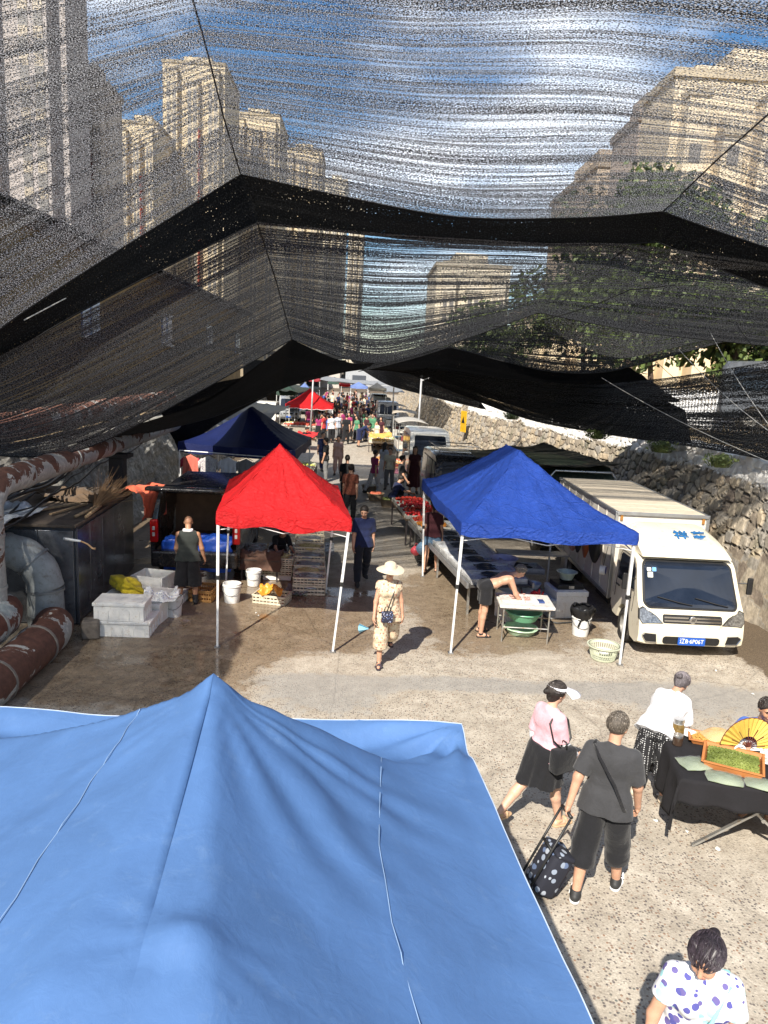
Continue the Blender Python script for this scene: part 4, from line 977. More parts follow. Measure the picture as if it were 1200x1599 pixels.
g_t = K((548, 562, 44), (600, 560, 44), (660, 566, 38), (720, 576, 32)); g_b = K((560, 574, 44), (604, 600, 42), (668, 618, 36), (760, 640, 30))
net('distant dark net hanging over the far end of the stone wall', [g_t, g_b], NET_D, 60, 20, .05, seed=8)
h_t = K((380, 560, 40), (460, 566, 44), (540, 562, 48)); h_b = K((380, 600, 38), (470, 584, 44), (548, 578, 48))
net('distant dark net over the stalls at the left', [h_t, h_b], NET_D, 50, 12, .05, seed=9)
i_t = K((250, 640, 20), (330, 600, 22), (400, 585, 24), (470, 560, 26)); i_b = K((280, 705, 21), (350, 655, 23), (430, 612, 27), (480, 592, 30))
net('dark net hanging behind the navy canopy beside the pipes', [i_t, i_b], NET_D, 50, 20, .05, seed=10)
net('unseen net added to shade the left side of the road beside the camera', [[Vector((-9.5, .4, 6.6)), Vector((-7, .2, 6.9)), Vector((-4.9, 0, 7.0))], [Vector((-9.6, 4.5, 6.5)), Vector((-7, 4.6, 6.7)), Vector((-4.7, 4.4, 6.8))], [Vector((-9.8, 8.6, 6.3)), Vector((-7.4, 8.5, 6.5)), Vector((-5.7, 8.3, 6.6))]], NET_S, 50, 60, .05, seed=11)  # out of view, added to cast shade on the left ground
net('unseen net added behind the camera to shade the near canopy', [[Vector((-8.5, -7.5, 6.5)), Vector((-5, -7.5, 6.2)), Vector((-1.8, -7.5, 6.4))], [Vector((-8.5, -2.9, 6.5)), Vector((-4.2, -2.75, 6.2)), Vector((-1.5, -2.6, 6.4))]], NET_C, 50, 40, .05, seed=12)  # out of view, added so its shadow falls on the big canopy
net('dark net added to shade the lane beyond the navy canopy', [[Vector((-6.5, 24.5, 4.9)), Vector((-2, 24.5, 4.75)), Vector((4.8, 24.5, 4.9))], [Vector((-6.5, 29, 4.85)), Vector((-2, 29, 4.65)), Vector((5.6, 29, 4.8))]], NET_C, 60, 30, .05, seed=13)  # added overhead to darken this stretch of lane
net('dark net added to shade the crowd at the far end of the lane', [[Vector((-5.5, 44, 5.2)), Vector((-1, 44, 4.95)), Vector((4.4, 44, 5.1))], [Vector((-5.2, 62, 5.3)), Vector((-1, 62, 5.0)), Vector((4.2, 62, 5.2))]], NET_C, 60, 40, .05, seed=14)  # added overhead to put the far crowd in shade
# support ropes and wires
ROPE = M('black_rope', (.012, .012, .012), .7)
def rope(label, pts, r=.012, m=ROPE, sag=0.0, name='rope', cat='rope', group='ropes and wires holding the nets'):
    P = []
    for a, b_ in zip(pts, pts[1:]):
        for i in range(14): P.append(Vector(a).lerp(Vector(b_), i / 14) - Vector((0, 0, sag * 4 * (i / 14) * (1 - i / 14))))
    P.append(Vector(pts[-1])); o = MB().tube(P, r, 6).build(name, m, smooth=True); return tag(o, label, cat, group)
rope('black rope above the left peak of the overhead net', K((285, -60, 8), (325, 85, 9.9), (350, 185, 11.5), (376, 272, 13)))
rope('black rope above the right peak of the overhead net', K((1400, 20, 8), (1215, 165, 9.8), (1125, 245, 11.6), (1036, 330, 13.2)))
rope('thin rope running down the left ridge of the second net', K((402, 347, 12.5), (432, 440, 15.5), (456, 530, 19.5)), .012)
rope('thin rope running down the right ridge of the second net', K((985, 384, 12.5), (850, 480, 18.8), (700, 541, 20.5)), .012)
WH = M('pale_cord', (.5, .5, .48), .6)
rope('slack black wire crossing from the net ridge to the upper right edge', K((770, 510, 17), (985, 452, 15), (1230, 385, 12.5)), .009, sag=.15)
for k, (a, b_) in enumerate([((1110, 520, 15), (1230, 700, 12.4)), ((1150, 505, 15), (1240, 600, 12.6)), ((1020, 560, 17), (1240, 730, 12.8)), ((1060, 545, 16), (1225, 690, 12.9)), ((940, 590, 18), (1235, 735, 13))]):
    rope(['white cord slanting down across the fence to the wall top', 'black cord nearest the upper right edge above the terrace', 'long black cord crossing in front of the parked pickup', 'white cord parallel to the long black cord', 'lowest pale cord running along the edge of the lowest net'][k], K(a, b_), .006, WH if k in (0, 3, 4) else ROPE, .1)
rope('pale cord lying along the left flap of the overhead net', K((38, 500, 11.2), (110, 462, 11.8), (222, 392, 12.3)), .008, WH)
for k, (px, py0, py1, y_) in enumerate([(655, 640, 585, 36), (614, 640, 545, 48), (486, 640, 580, 44)]):
    p = Y(px, py0, y_); q = Y(px + 4, py1, y_)
    t = thing('net_pole', ['thin grey pole standing against the stone wall', 'taller thin pole farther along the stone wall', 'pale pole beside the far red canopy'][k], 'pole', (p.x, y_, 0), 0, 'poles carrying the nets')
    MB().tube([(0, 0, 0), (q.x - p.x, 0, q.z)], .05, 8).build('shaft', M('pole_grey', (.42, .42, .42), .5, .4), t, True); MB().tube([(0, 0, q.z - .3), (.5, 0, q.z - .1)], .03, 6).build('bracket', M('pole_grey'), t); MB().lathe([(0, 0), (.14, 0), (.12, .1), (0, .12)], n=12).build('foot', M('pole_grey'), t)
# ---------------------------------------------------------------- folding market canopies
def canopy_cloth_mat(name, c, worn=(.6, .6, .6), amt=.15, trans=.25, streak=.18, bs=.35):
    m, nt, b = newmat(name); L = nt.links; co = coords(nt)
    n1 = N(nt, 'ShaderNodeTexNoise', Scale=1.8, Detail=8.0, Roughness=.65, Distortion=.4); L.new(co, n1.inputs['Vector'])
    cr = ramp(nt, n1.outputs[0], [(.3, tuple(x * (1 - streak) for x in c)), (.7, tuple(min(1, x * (1 + streak)) for x in c))])
    n2 = N(nt, 'ShaderNodeTexNoise', Scale=7.0, Detail=10.0, Roughness=.8); L.new(co, n2.inputs['Vector'])
    f = rampf(nt, n2.outputs[0], [(.55, 0), (.78, amt)])
    cc = mixc(nt, f.outputs[0], cr.outputs[0], worn)
    # fine creases from being folded away in its bag
    v = N(nt, 'ShaderNodeTexVoronoi', Scale=2.4); v.feature = 'DISTANCE_TO_EDGE'
    wb_ = mixc(nt, .25, co, n1.outputs['Color'], 'ADD'); L.new(wb_, v.inputs['Vector'])
    cre = rampf(nt, v.outputs[0], [(0, 1), (.05, 0)])
    n3 = N(nt, 'ShaderNodeTexNoise', Scale=14.0, Detail=5.0, Roughness=.6, Distortion=1.2); L.new(co, n3.inputs['Vector'])
    hh = math_(nt, 'ADD', math_(nt, 'MULTIPLY', cre.outputs[0], .25), n3.outputs[0])
    L.new(cc, b.inputs['Base Color']); b.inputs['Roughness'].default_value = .62; b.inputs['Specular IOR Level'].default_value = .3
    bump(nt, b, hh, bs, .02 if bs < .5 else .05)
    tl = N(nt, 'ShaderNodeBsdfTranslucent'); L.new(cc, tl.inputs[0]); mx = N(nt, 'ShaderNodeMixShader'); mx.inputs[0].default_value = trans
    L.new(b.outputs[0], mx.inputs[1]); L.new(tl.outputs[0], mx.inputs[2]); L.new(mx.outputs[0], nt.nodes['Material Output'].inputs[0])
    MATS[name] = m; return m
STEEL_W = M('white_painted_tube', (.74, .74, .73), .35, .2, var=.06, dirt=(.35, .30, .25), dirt_amt=.1)
BLKPL = M('black_plastic', (.02, .02, .02), .45)
def folding_canopy(label, C, eave, rise, m, pk=(.5, .45, .5), sag=.10, val=.22, group=None, legs=(0, 1, 2, 3), leg_top=None, n=44, power=1.35, seed=0, scallop=False, feet=None, trim=None):
    if n == 44: n = 84
    """C: front-left, front-right, back-right, back-left (x, y). pk: (u, v0, v1) of the ridge"""
    c = [Vector((x, y, 0)) for x, y in C]; o0 = sum(c, Vector()) / 4
    t = thing('market_canopy', label, 'canopy', (o0.x, o0.y, 0), 0, group)
    c = [p - o0 for p in c]
    def at(u, v): return (c[0] * (1 - u) + c[1] * u) * (1 - v) + (c[3] * (1 - u) + c[2] * u) * v
    up, v0, v1 = pk; P = []; uu = np.linspace(0, 1, n + 1)
    uu = np.sort(np.concatenate([uu, [up]])); vv = np.sort(np.concatenate([np.linspace(0, 1, n + 1), [v0, v1]]))
    for u in uu:
        row = []
        for v in vv:
            a = min(u / up, (1 - u) / (1 - up), v / v0, (1 - v) / (1 - v1)); a = max(0, min(1, a))
            g = a ** power
            e = min(u, 1 - u, v, 1 - v); edge = max(u, 1 - u) if min(v, 1 - v) < min(u, 1 - u) else max(v, 1 - v)
            mid = 4 * (u * (1 - u) if min(v, 1 - v) < min(u, 1 - u) else v * (1 - v))
            z = eave + rise * g - sag * .35 * mid * math.exp(-e * 9)
            # slack cloth billows between the ribs; creases run out of the corners and the peak
            ang = math.atan2(v - (v0 + v1) / 2, u - up)
            w_ = .014 * math.sin(ang * 17 + seed) * a * (1 - a) * 4 + .010 * math.sin(ang * 41 + 2) * a * (1 - a) * 3
            w_ += (float(fbm(np.array([u * 5 + seed]), np.array([v * 5]), 60 + seed)[0]) - .5) * .07 * (1 - g)
            if n > 40: w_ += (float(fbm(np.array([u * 9 + v * 5 + seed]), np.array([v * 22 - u * 6]), 64 + seed, 3)[0]) - .5) * .045 * (.35 + 4 * a * (1 - a)) * .8
            p = at(u, v); row.append((p.x, p.y, z + w_))
        P.append(row)
    mb = MB().grid(P)
    roof = mb.build('roof_cloth', m, t, smooth=False, autosmooth=28)
    ring = [P[i][0] for i in range(len(uu))] + [P[-1][j] for j in range(1, len(vv))] + [P[i][-1] for i in range(len(uu) - 2, -1, -1)] + [P[0][j] for j in range(len(vv) - 2, 0, -1)]
    V_ = []
    for i, p in enumerate(ring + ring[:1]):
        p = Vector(p); q = p.copy(); out = Vector((p.x, p.y, 0)).normalized() * .012
        k = i / len(ring) * 40; hem = val * (1 + (.18 * abs(math.sin(k * PI / 2.2)) if scallop else .11 * math.sin(k * 1.3)))
        V_.append([p + out * .2, p + out + Vector((0, 0, -hem * .5)) + out * .5 * math.sin(k * 2.1), p + out * (1 + math.sin(k * 1.7)) + Vector((0, 0, -hem))])
    MB().grid(V_).build('valance', m, t, smooth=True)
    if trim: MB().tube([r[2] for r in V_], .012, 5).build('hem_trim', trim, t)
    if n > 40:
        for (cu, cv, tv) in ((0, 0, v0), (1, 0, v0), (1, 1, v1), (0, 1, v1)):
            L_ = []
            for q in range(2, 30):
                s_ = q / 29; u = cu + (up - cu) * s_; v = cv + (tv - cv) * s_; i = int(np.argmin(abs(uu - u))); j = int(np.argmin(abs(vv - v))); p_ = at(u, v); L_.append((p_.x, p_.y, P[i][j][2] + .004))
            MB().tube(L_, .006, 5).build('rib_seam', m, t, smooth=True)
    zt = eave - .06
    for k in legs:
        foot = Vector((*feet[k], 0)) - o0 if feet and k in feet else c[k] * .97
        top = c[k] * .975; top.z = zt; foot.z = 0
        d = (foot - top); mid = top + d * .47
        lg = MB().bar(top, mid, .042); lo_ = MB().bar(mid, foot, .032)
        o = lg.build('leg', STEEL_W, t); lo_.build('lower_tube', STEEL_W, o)
        MB().box(mid, (.055, .055, .07), bev=.008).build('collar', BLKPL, o); MB().box(foot + Vector((0, 0, .008)), (.085, .085, .016)).build('foot_plate', M('zinc', (.4, .4, .4), .4, .8), o)
        MB().box(top + Vector((0, 0, -.03)), (.06, .06, .12), bev=.008).build('bracket', BLKPL, o)
    for a, b_ in ((0, 1), (1, 2), (2, 3), (3, 0)):
        A = c[a] * .965; B = c[b_] * .965; tr = MB(); z1, z2 = zt - .03, zt - .24
        for q in range(2):
            s0, s1 = q / 2, (q + 1) / 2
            p0 = A.lerp(B, s0); p1 = A.lerp(B, s1)
            for (za, zb) in ((z1, z2), (z2, z1)):
                tr.bar(Vector((p0.x, p0.y, za)), Vector((p1.x, p1.y, zb)), .022, .012)
        tr.build('scissor_truss', STEEL_W, t)
    pk_ = at(up, v0); cr = MB()
    for k in range(4):
        A = c[k] * .965; cr.bar(Vector((A.x, A.y, zt - .05)), Vector((pk_.x * .8, pk_.y * .8, eave + rise * .45)), .02, .012)
    cr.bar(Vector((pk_.x, pk_.y, eave + rise * .3)), Vector((pk_.x, pk_.y, eave + rise * .98)), .03); cr.build('peak_frame', STEEL_W, t)
    return t
RED = canopy_cloth_mat('red_canopy_cloth', (.58, .014, .018), (.45, .03, .03), .25, bs=.8)
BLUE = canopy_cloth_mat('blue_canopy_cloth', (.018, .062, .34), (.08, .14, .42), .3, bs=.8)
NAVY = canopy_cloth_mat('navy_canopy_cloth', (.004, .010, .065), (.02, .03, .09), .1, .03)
PALEB = canopy_cloth_mat('pale_blue_canopy_cloth', (.18, .26, .55), (.5, .55, .7), .2)
SKYB = canopy_cloth_mat('sunbleached_blue_cloth', (.080, .170, .37), (.19, .29, .45), .35, .10, .14, .14)
folding_canopy('bright red folding canopy on white legs over the fish crates', [(-2.17, 11.15), (-.10, 11.0), (-.42, 14.1), (-2.56, 14.45)], 2.13, .93, RED, (.46, .40, .42), val=.20, seed=1, power=1.22, group='red canopies', feet={0: (-2.11, 11.0), 1: (-.31, 10.97), 2: (-.58, 14.0), 3: (-2.55, 14.1)})
folding_canopy('royal blue folding canopy with a double peak beside the white truck', [(1.60, 11.15), (4.30, 10.95), (4.15, 15.3), (1.33, 15.6)], 2.12, .98, BLUE, (.47, .42, .64), val=.19, seed=2, power=1.3, feet={0: (1.56, 11.1), 1: (4.21, 10.88), 3: (1.45, 15.5)})
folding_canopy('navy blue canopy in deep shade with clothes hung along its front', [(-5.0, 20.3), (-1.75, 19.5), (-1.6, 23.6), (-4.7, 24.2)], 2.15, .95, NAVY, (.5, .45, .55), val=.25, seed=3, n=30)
def far_canopy(label, pxl, pxr, pye, pyt, y, m, depth, group=None, n=16, seed=0, trim=None):
    a, b_ = Y(pxl, pye, y), Y(pxr, pye, y); ez = max(1.7, (a.z + b_.z) / 2); pkz = Y((pxl + pxr) / 2, pyt, y + depth / 2).z
    return folding_canopy(label, [(a.x, y), (b_.x, y), (b_.x - .1, y + depth), (a.x - .1, y + depth)], ez, max(.4, pkz - ez), m, (.48, .5, .52), val=.2, group=group, n=n, seed=seed, scallop=True, trim=trim)
WTRIM = M('white_trim', (.8, .8, .8), .7)
far_canopy('distant bright red canopy with a white scalloped hem, vegetables beneath', 446, 521, 632, 606, 44, RED, 3.0, 'red canopies', seed=4, n=24, trim=WTRIM)
far_canopy('pale blue canopy just beyond the distant red one', 458, 492, 612, 597, 58, PALEB, 3.0, seed=5)
far_canopy('small dark red canopy far down at the left side of the street', 476, 500, 592, 584, 85, M('dark_red_cloth', (.3, .03, .04), .8), 3.0, seed=6)
far_canopy('tiny red canopy far down the middle of the street', 530, 548, 600, 592, 82, RED, 3.0, 'red canopies', seed=7)
far_canopy('tiny blue canopy far down the right of the middle', 548, 575, 603, 597, 76, PALEB, 3.0, seed=8)
DGRN = M('dark_green_awning', (.03, .06, .045), .7); CRMC = canopy_cloth_mat('cream_canopy_cloth', (.50, .46, .38), (.6, .6, .55), .2)
far_canopy('dark green canopy far off at the left of the lane', 432, 462, 612, 598, 52, DGRN, 3.2, seed=9)
far_canopy('cream canopy far off at the left, beyond the dark green one', 440, 466, 601, 592, 68, CRMC, 3.2, seed=10)
far_canopy('cream canopy far off at the right against the wall', 578, 604, 606, 597, 62, CRMC, 3.2, seed=11)
far_canopy('dark green canopy far off in the middle of the lane', 512, 534, 597, 588, 92, DGRN, 3.2, seed=12)
# ---- the big sun-bleached canopy below the camera
def big_canopy():
    t = thing('market_canopy', 'large sun-bleached blue canopy filling the lower left, seen from above', 'canopy', (-.67, 3.4, 0))
    xl, xr, yn, yf, xp, yp = -3.6, 1.46, -2.2, 1.37, 0.0, 0.0     # local, about the peak
    n = 150; P = []
    us = np.sort(np.concatenate([np.linspace(xl, xr, n), [xp]])); vs = np.sort(np.concatenate([np.linspace(yn, yf, n), [yp]]))
    Ux, Vy = np.meshgrid(us, vs, indexing='ij')
    wob = 0 * Vy
    sd = np.clip(np.where(Ux < wob, (Ux - xl) / (wob - xl), (xr - Ux) / (xr - wob)), 0, 1); fr = np.clip(np.where(Vy > yp, (yf - Vy) / (yf - yp), 1.0 - .02 * (yp - Vy)), 0, 1)
    gs = np.where(Ux < wob, sd ** 2.6, sd ** 1.4); gf = np.where(Vy > yp, fr ** 2.5, 1 - .10 * (yp - Vy))
    g = np.minimum(gs, gf); a = np.minimum(sd, fr)
    Z = 2.0 + .85 * g
    left = Ux < wob
    # peak cap: pole end under the cloth
    rr = np.hypot(Ux * 1.0, (Vy - yp) * 1.0); Z += .05 * np.exp(-(rr / .10) ** 2)
    # hollow hips on both sides of the peak
    Z -= .07 * np.exp(-((a - .35) / .25) ** 2) * np.clip((Vy + .4) / 1.2, 0, 1)
    # radiating folds from the peak and from the far right corner
    an = np.arctan2(Vy - yp, Ux + 1e-6); Z += .010 * np.sin(an * 16 + 1.3 * np.sin(an * 5)) * np.exp(-((rr - .55) / .5) ** 2) * (~left * 1.0 + .25 * left)
    rc = np.hypot(Ux - xr, Vy - yf); ac = np.arctan2(yf - Vy, xr - Ux); Z += .026 * np.sin(ac * 15 + .6) * np.exp(-((rc - .35) / .4) ** 2) * np.clip(rc / .15, 0, 1)
    # long soft billows, slack bag above the far edge, diagonal drag lines
    Z += (fbm(Ux * 1.1 + 3, Vy * 1.1, 71, 3) - .5) * .10 * np.clip((1 - g) * 2, .25, 1)
    Z += .012 * np.sin((Ux * 2.2 + Vy * 1.2) * 7 + 2 * fbm(Ux * 2, Vy * 2, 72) * 3) * np.exp(-((Ux - .55) / .35) ** 2 - ((Vy + .35) / .5) ** 2)
    Z -= .06 * np.exp(-((Vy - 1.12) / .12) ** 2) * np.clip((Ux - .2), 0, 1) - .0
    Z -= .05 * np.exp(-((Vy - 1.15) / .12) ** 2) * np.clip((-Ux - .4) / 1.2, 0, 1)
    # frame joint poking up near the ridge at the bottom
    jx, jy = .10, -1.50; dj = np.hypot((Ux - jx) * 1.1, (Vy - jy) * 1.3); Z += .045 * np.exp(-(dj / .10) ** 2); Z -= .05 * np.clip((jy - .16 - Vy) / .3, 0, 1) * np.exp(-((Ux - jx) / .45) ** 2)
    aj = np.arctan2(Vy - jy, Ux - jx); Z += .003 * np.sin(aj * 11) * np.exp(-((dj - .2) / .14) ** 2)
    # seams are slightly raised
    for sx in (.78, -.42, -1.75): 
        xs_ = sx + (.05 * np.sin(Vy * 2.2) if sx > 0 else -.25 * (1 - (Vy - yn) / (yf - yn)) + .1) ; Z += .006 * np.exp(-((Ux - xs_) / .012) ** 2)
    # edge bow
    bow = .06 * np.sin(PI * np.clip((Vy - yn) / (yf - yn), 0, 1)); 
    X = Ux + (.085 * (yf - Vy) - bow * .6) * np.clip(Ux / xr, 0, 1)
    X = X - .067 * Vy * np.exp(-(Ux / .9) ** 2)
    Yv = Vy - .03 * np.sin(PI * np.clip((Ux - xl) / (xr - xl), 0, 1)) * np.clip((Vy - .8) / .6, 0, 1)
    P = np.stack([X, Yv, Z], -1)
    rc_ = MB().grid(P).build('roof_cloth', SKYB, t, smooth=True); i0 = int(np.argmin(abs(us))); nV = len(vs)
    for e_ in rc_.data.edges:
        a_, b_ = e_.vertices
        if a_ // nV == i0 and b_ // nV == i0 and vs[a_ % nV] < 0: e_.use_edge_sharp = True
    ring = [P[-1, j] for j in range(n + 1)] + [P[i, -1] for i in range(n, -1, -1)]
    V_ = []
    for i, p in enumerate(ring):
        p = Vector(p); out = Vector((.012, .006, 0)) if i <= n else Vector((0, .012, 0)); k = i * .2
        V_.append([p, p + out * (1 + .5 * math.sin(k)) + Vector((0, 0, -.11)), p + out * (1 + math.sin(k * 1.3)) + Vector((0, 0, -.22))])
    MB().grid(V_).build('valance', SKYB, t, smooth=True)
    MB().tube([Vector(p) + Vector((0, 0, .002)) for p in ring[::2]], .0035, 5).build('hem_cord', M('seam_thread', (.42, .50, .62), .8), t)
    for sx in (0, 1, 2):
        xs0 = (.78, -.42, -1.75)[sx]; L = []
        for j in range(0, n, 2):
            vy = vs[j]; x = xs0 + (.05 * math.sin(vy * 2.2) if xs0 > 0 else -.25 * (1 - (vy - yn) / (yf - yn)) + .1)
            if vy > (1.05, .75, .5)[sx]: break
            i = int(np.searchsorted(us, x)); i = min(max(i, 0), n); L.append(Vector(P[i, j]) + Vector((0, 0, .004)))
        xsm = [p.x for p in L]; L = [Vector((sum(xsm[max(0, q - 3):q + 4]) / len(xsm[max(0, q - 3):q + 4]), p.y, p.z)) for q, p in enumerate(L)]
        MB().tube(L, .0022, 5).build('seam', M('seam_dull', (.22, .33, .50), .8), t)
    for x, y in ((xr - .04, yf - .04), (xl + .04, yf - .04), (xr - .04, yn + .04), (xl + .04, yn + .04)):
        lg = MB().bar((x, y, 1.90), (x, y, 1.0), .042).build('leg', STEEL_W, t); MB().bar((x, y, 1.0), (x, y, .0), .032).build('lower_tube', STEEL_W, lg); MB().box((x, y, .01), (.09, .09, .02)).build('foot_plate', M('zinc'), lg)
    MB().bar((0, 0, 1.9), (0, 0, 2.88), .04).build('peak_pole', STEEL_W, t)
    f = MB()
    for a, b_ in (((xr, yf), (xl, yf)), ((xr, yf), (xr, yn)), ((xl, yf), (xl, yn))):
        A, B = Vector((*a, 1.9)), Vector((*b_, 1.9)); nseg = 4
        for q in range(nseg):
            p0, p1 = A.lerp(B, q / nseg) * 1.0, A.lerp(B, (q + 1) / nseg)
            p0.x *= .985; p1.x *= .985; p0.y *= .97; p1.y *= .97
            f.bar(p0, Vector((p1.x, p1.y, 1.68)), .02, .012); f.bar(Vector((p0.x, p0.y, 1.68)), p1, .02, .012)
    f.build('scissor_truss', STEEL_W, t)
big_canopy()
# ---------------------------------------------------------------- heating pipes, ducts, steel tank on the left
def pipe_mat(name, base, rust=(.22, .075, .035), thr=.5, scale=1.6, up=0.0):
    m, nt, b = newmat(name); L = nt.links; co = coords(nt)
    n1 = N(nt, 'ShaderNodeTexNoise', Scale=scale, Detail=8.0, Roughness=.62, Distortion=.8); L.new(co, n1.inputs['Vector'])
    g = N(nt, 'ShaderNodeNewGeometry'); sp = N(nt, 'ShaderNodeSeparateXYZ'); L.new(g.outputs['Normal'], sp.inputs[0])
    v = math_(nt, 'ADD', n1.outputs[0], math_(nt, 'MULTIPLY', sp.outputs[2], up))
    r = rampf(nt, v, [(thr, 0), (thr + .02, 1)])
    n2 = N(nt, 'ShaderNodeTexNoise', Scale=12.0, Detail=8.0, Roughness=.7); L.new(co, n2.inputs['Vector'])
    bc = ramp(nt, n2.outputs[0], [(.3, tuple(x * .72 for x in base)), (.7, tuple(min(1, x * 1.2) for x in base))])
    rc = ramp(nt, n2.outputs[0], [(.3, tuple(x * .6 for x in rust)), (.7, tuple(x * 1.35 for x in rust))])
    c = mixc(nt, r.outputs[0], bc.outputs[0], rc.outputs[0])
    edge = rampf(nt, v, [(thr - .03, 0), (thr, 1), (thr + .015, 0)]); c = mixc(nt, math_(nt, 'MULTIPLY', edge.outputs[0], .6), c, (.6, .58, .53))
    L.new(c, b.inputs['Base Color']); b.inputs['Roughness'].default_value = .75; bump(nt, b, math_(nt, 'ADD', n2.outputs[0], r.outputs[0]), .5, .01)
    MATS[name] = m; return m
RUSTY = pipe_mat('flaking_insulation', (.33, .33, .31), (.12, .055, .036), thr=.52, up=.10)
RUST2 = pipe_mat('rust_brown_insulation', (.30, .31, .30), (.105, .045, .030), thr=.46, up=.06)
DUCT = M('grey_duct_skin', (.27, .29, .29), .62, var=.25, scale=5, dirt=(.14, .12, .10), dirt_amt=.35)
def pipe(name, label, pts, r, m, rings=(), n=22, group='heating pipes on the left', ringm=None, smooth=.0):
    P = []; pts = [Vector(p) for p in pts]
    for a, b_ in zip(pts, pts[1:]):
        k = max(2, int((b_ - a).length / .25)); P += [a.lerp(b_, i / k) for i in range(k)]
    P.append(pts[-1]); rs = [r * (1 + .05 * math.sin(i * 1.7) * .6 + random.uniform(-.02, .02)) for i in range(len(P))]
    o = MB().tube([p - P[0] for p in P], rs, n).build(name, m, autosmooth=50); o.location = P[0]; tag(o, label, 'pipe', group)
    for i, (p, d) in enumerate(rings):
        p = Vector(p) - P[0]; d = Vector(d).normalized(); MB().tube([p - d * .02, p + d * .02], r * 1.07, n).build('band', ringm or M('band_grey', (.4, .41, .40), .5, .5), o, autosmooth=40)
    return o
def arc(c, r, a0, a1, ax1, ax2, n=9):
    c, ax1, ax2 = Vector(c), Vector(ax1), Vector(ax2); return [c + ax1 * (r * math.cos(a0 + (a1 - a0) * i / n)) + ax2 * (r * math.sin(a0 + (a1 - a0) * i / n)) for i in range(n + 1)]
# high pipe: comes along the street and bends down to the ground at the near end
hp = [(-5.12, 10.15, .70), (-5.12, 10.15, 2.08)] + arc((-5.12, 10.6, 2.08), .45, PI, PI / 2, (0, 1, 0), (0, 0, 1), 5) + [(-5.15, 13, 2.54), (-5.3, 24, 2.62)]
pipe('heating_pipe', 'high white pipe with brown rust patches, running back above the steel tank', hp, .20, RUSTY, [((-5.12, 10.15, 1.85), (0, 0, 1)), ((-5.12, 10.15, 1.1), (0, 0, 1)), ((-5.13, 11.3, 2.53), (0, 1, 0)), ((-5.15, 13.2, 2.54), (0, 1, 0)), ((-5.18, 15.2, 2.555), (0, 1, 0))])
pipe('heating_pipe', 'sunlit brown pipe lying behind the high white pipe', [(-6.6, 10, 2.95), (-6.7, 26, 3.0)], .28, pipe_mat('sunlit_insulation', (.55, .50, .45), (.30, .13, .08), .5, up=.1), [((-6.62, 12, 2.96), (0, 1, 0))])
pipe('heating_pipe', 'upper of the two rusty ground pipes, grey patches on brown', [(-4.98, 5.5, .66), (-4.98, 10.1, .66), (-5.15, 10.5, .62)], .27, pipe_mat('grey_rust_insulation', (.33, .37, .36), (.13, .048, .030), .52), [((-4.98, 9.75, .66), (0, 1, 0)), ((-4.98, 8.3, .66), (0, 1, 0))])
pipe('heating_pipe', 'lowest rust-brown pipe lying on the ground along the road', [(-4.52, 5.0, .25), (-4.52, 10.6, .25), (-4.62, 11.0, .27)], .29, RUST2, [((-4.52, 10.15, .25), (0, 1, 0)), ((-4.52, 8.9, .25), (0, 1, 0))], ringm=M('band_rust', (.2, .18, .16), .6))
el = [(-4.88, 11.35, 0), (-4.88, 11.35, .75)] + arc((-5.45, 11.35, .75), .57, 0, PI / 2 * .95, (1, 0, 0), (0, 0, 1), 5) + [(-6.3, 11.35, 1.33)]
e = pipe('duct_elbow', 'fat grey segmented duct elbow turning down in front of the steel tank', el, .27, DUCT, [((-4.88, 11.35, .3), (0, 0, 1)), ((-4.88, 11.35, .72), (0, 0, 1)), ((-5.05, 11.35, 1.16), (-1, 0, 1)), ((-5.45, 11.35, 1.32), (-1, 0, .1))], n=18, ringm=M('duct_band', (.24, .25, .25), .5, .4))
nz_ = thing('hose_nozzle', 'white hose nozzle with a tan spout fixed to the tank corner', 'nozzle', tuple(Y(100, 841, 11.3)))
MB().tube([(0, 0, 0), (.16, 0, -.02), (.26, .0, -.03)], [.024, .022, .016], 8).build('grip', M('white_plastic', (.7, .7, .68), .4), nz_, True); MB().tube([(.26, 0, -.03), (.36, 0, -.07), (.44, 0, -.14), (.48, 0, -.14)], [.013, .013, .016, .02], 8).build('spout', M('tan_rubber', (.5, .3, .15), .6), nz_, True)
# steel tank: brushed plates that mirror what stands beside them
t = thing('steel_tank', 'tall dark steel tank with shiny riveted side plates beside the foam boxes', 'tank', (-4.55, 11.75, 0), R(2.5))
ssm = M('stainless_plate', (.34, .36, .39), .22, .80, var=.35, scale=1.3, dirt=(.10, .11, .13), dirt_amt=.4, bmp=.08, bscale=6)
MB().box((-.85, 1.75, .82), (1.7, 3.5, 1.64)).build('body', M('tank_dark', (.05, .06, .075), .5, .6, dirt=(.12, .08, .05)), t)
for k in range(5): MB().box((.008, .35 + k * .7, .80), (.016, .694, 1.56), bev=.006).build('side_plate', ssm, t)
for k in range(3): MB().box((-.3 - k * .56, -.008, .80), (.55, .016, 1.56), bev=.006).build('end_plate', ssm, t)
MB().box((-.85, 1.75, 1.66), (1.78, 3.6, .05), bev=.01).build('lid', M('tank_lid', (.13, .10, .075), .8, var=.5, scale=4, dirt=(.05, .04, .03)), t)
MB().tube([(.03, .0, .0), (.03, .0, 1.62)], .014, 6).build('drain_pipe', M('dark_pipe', (.08, .08, .09), .5), t)
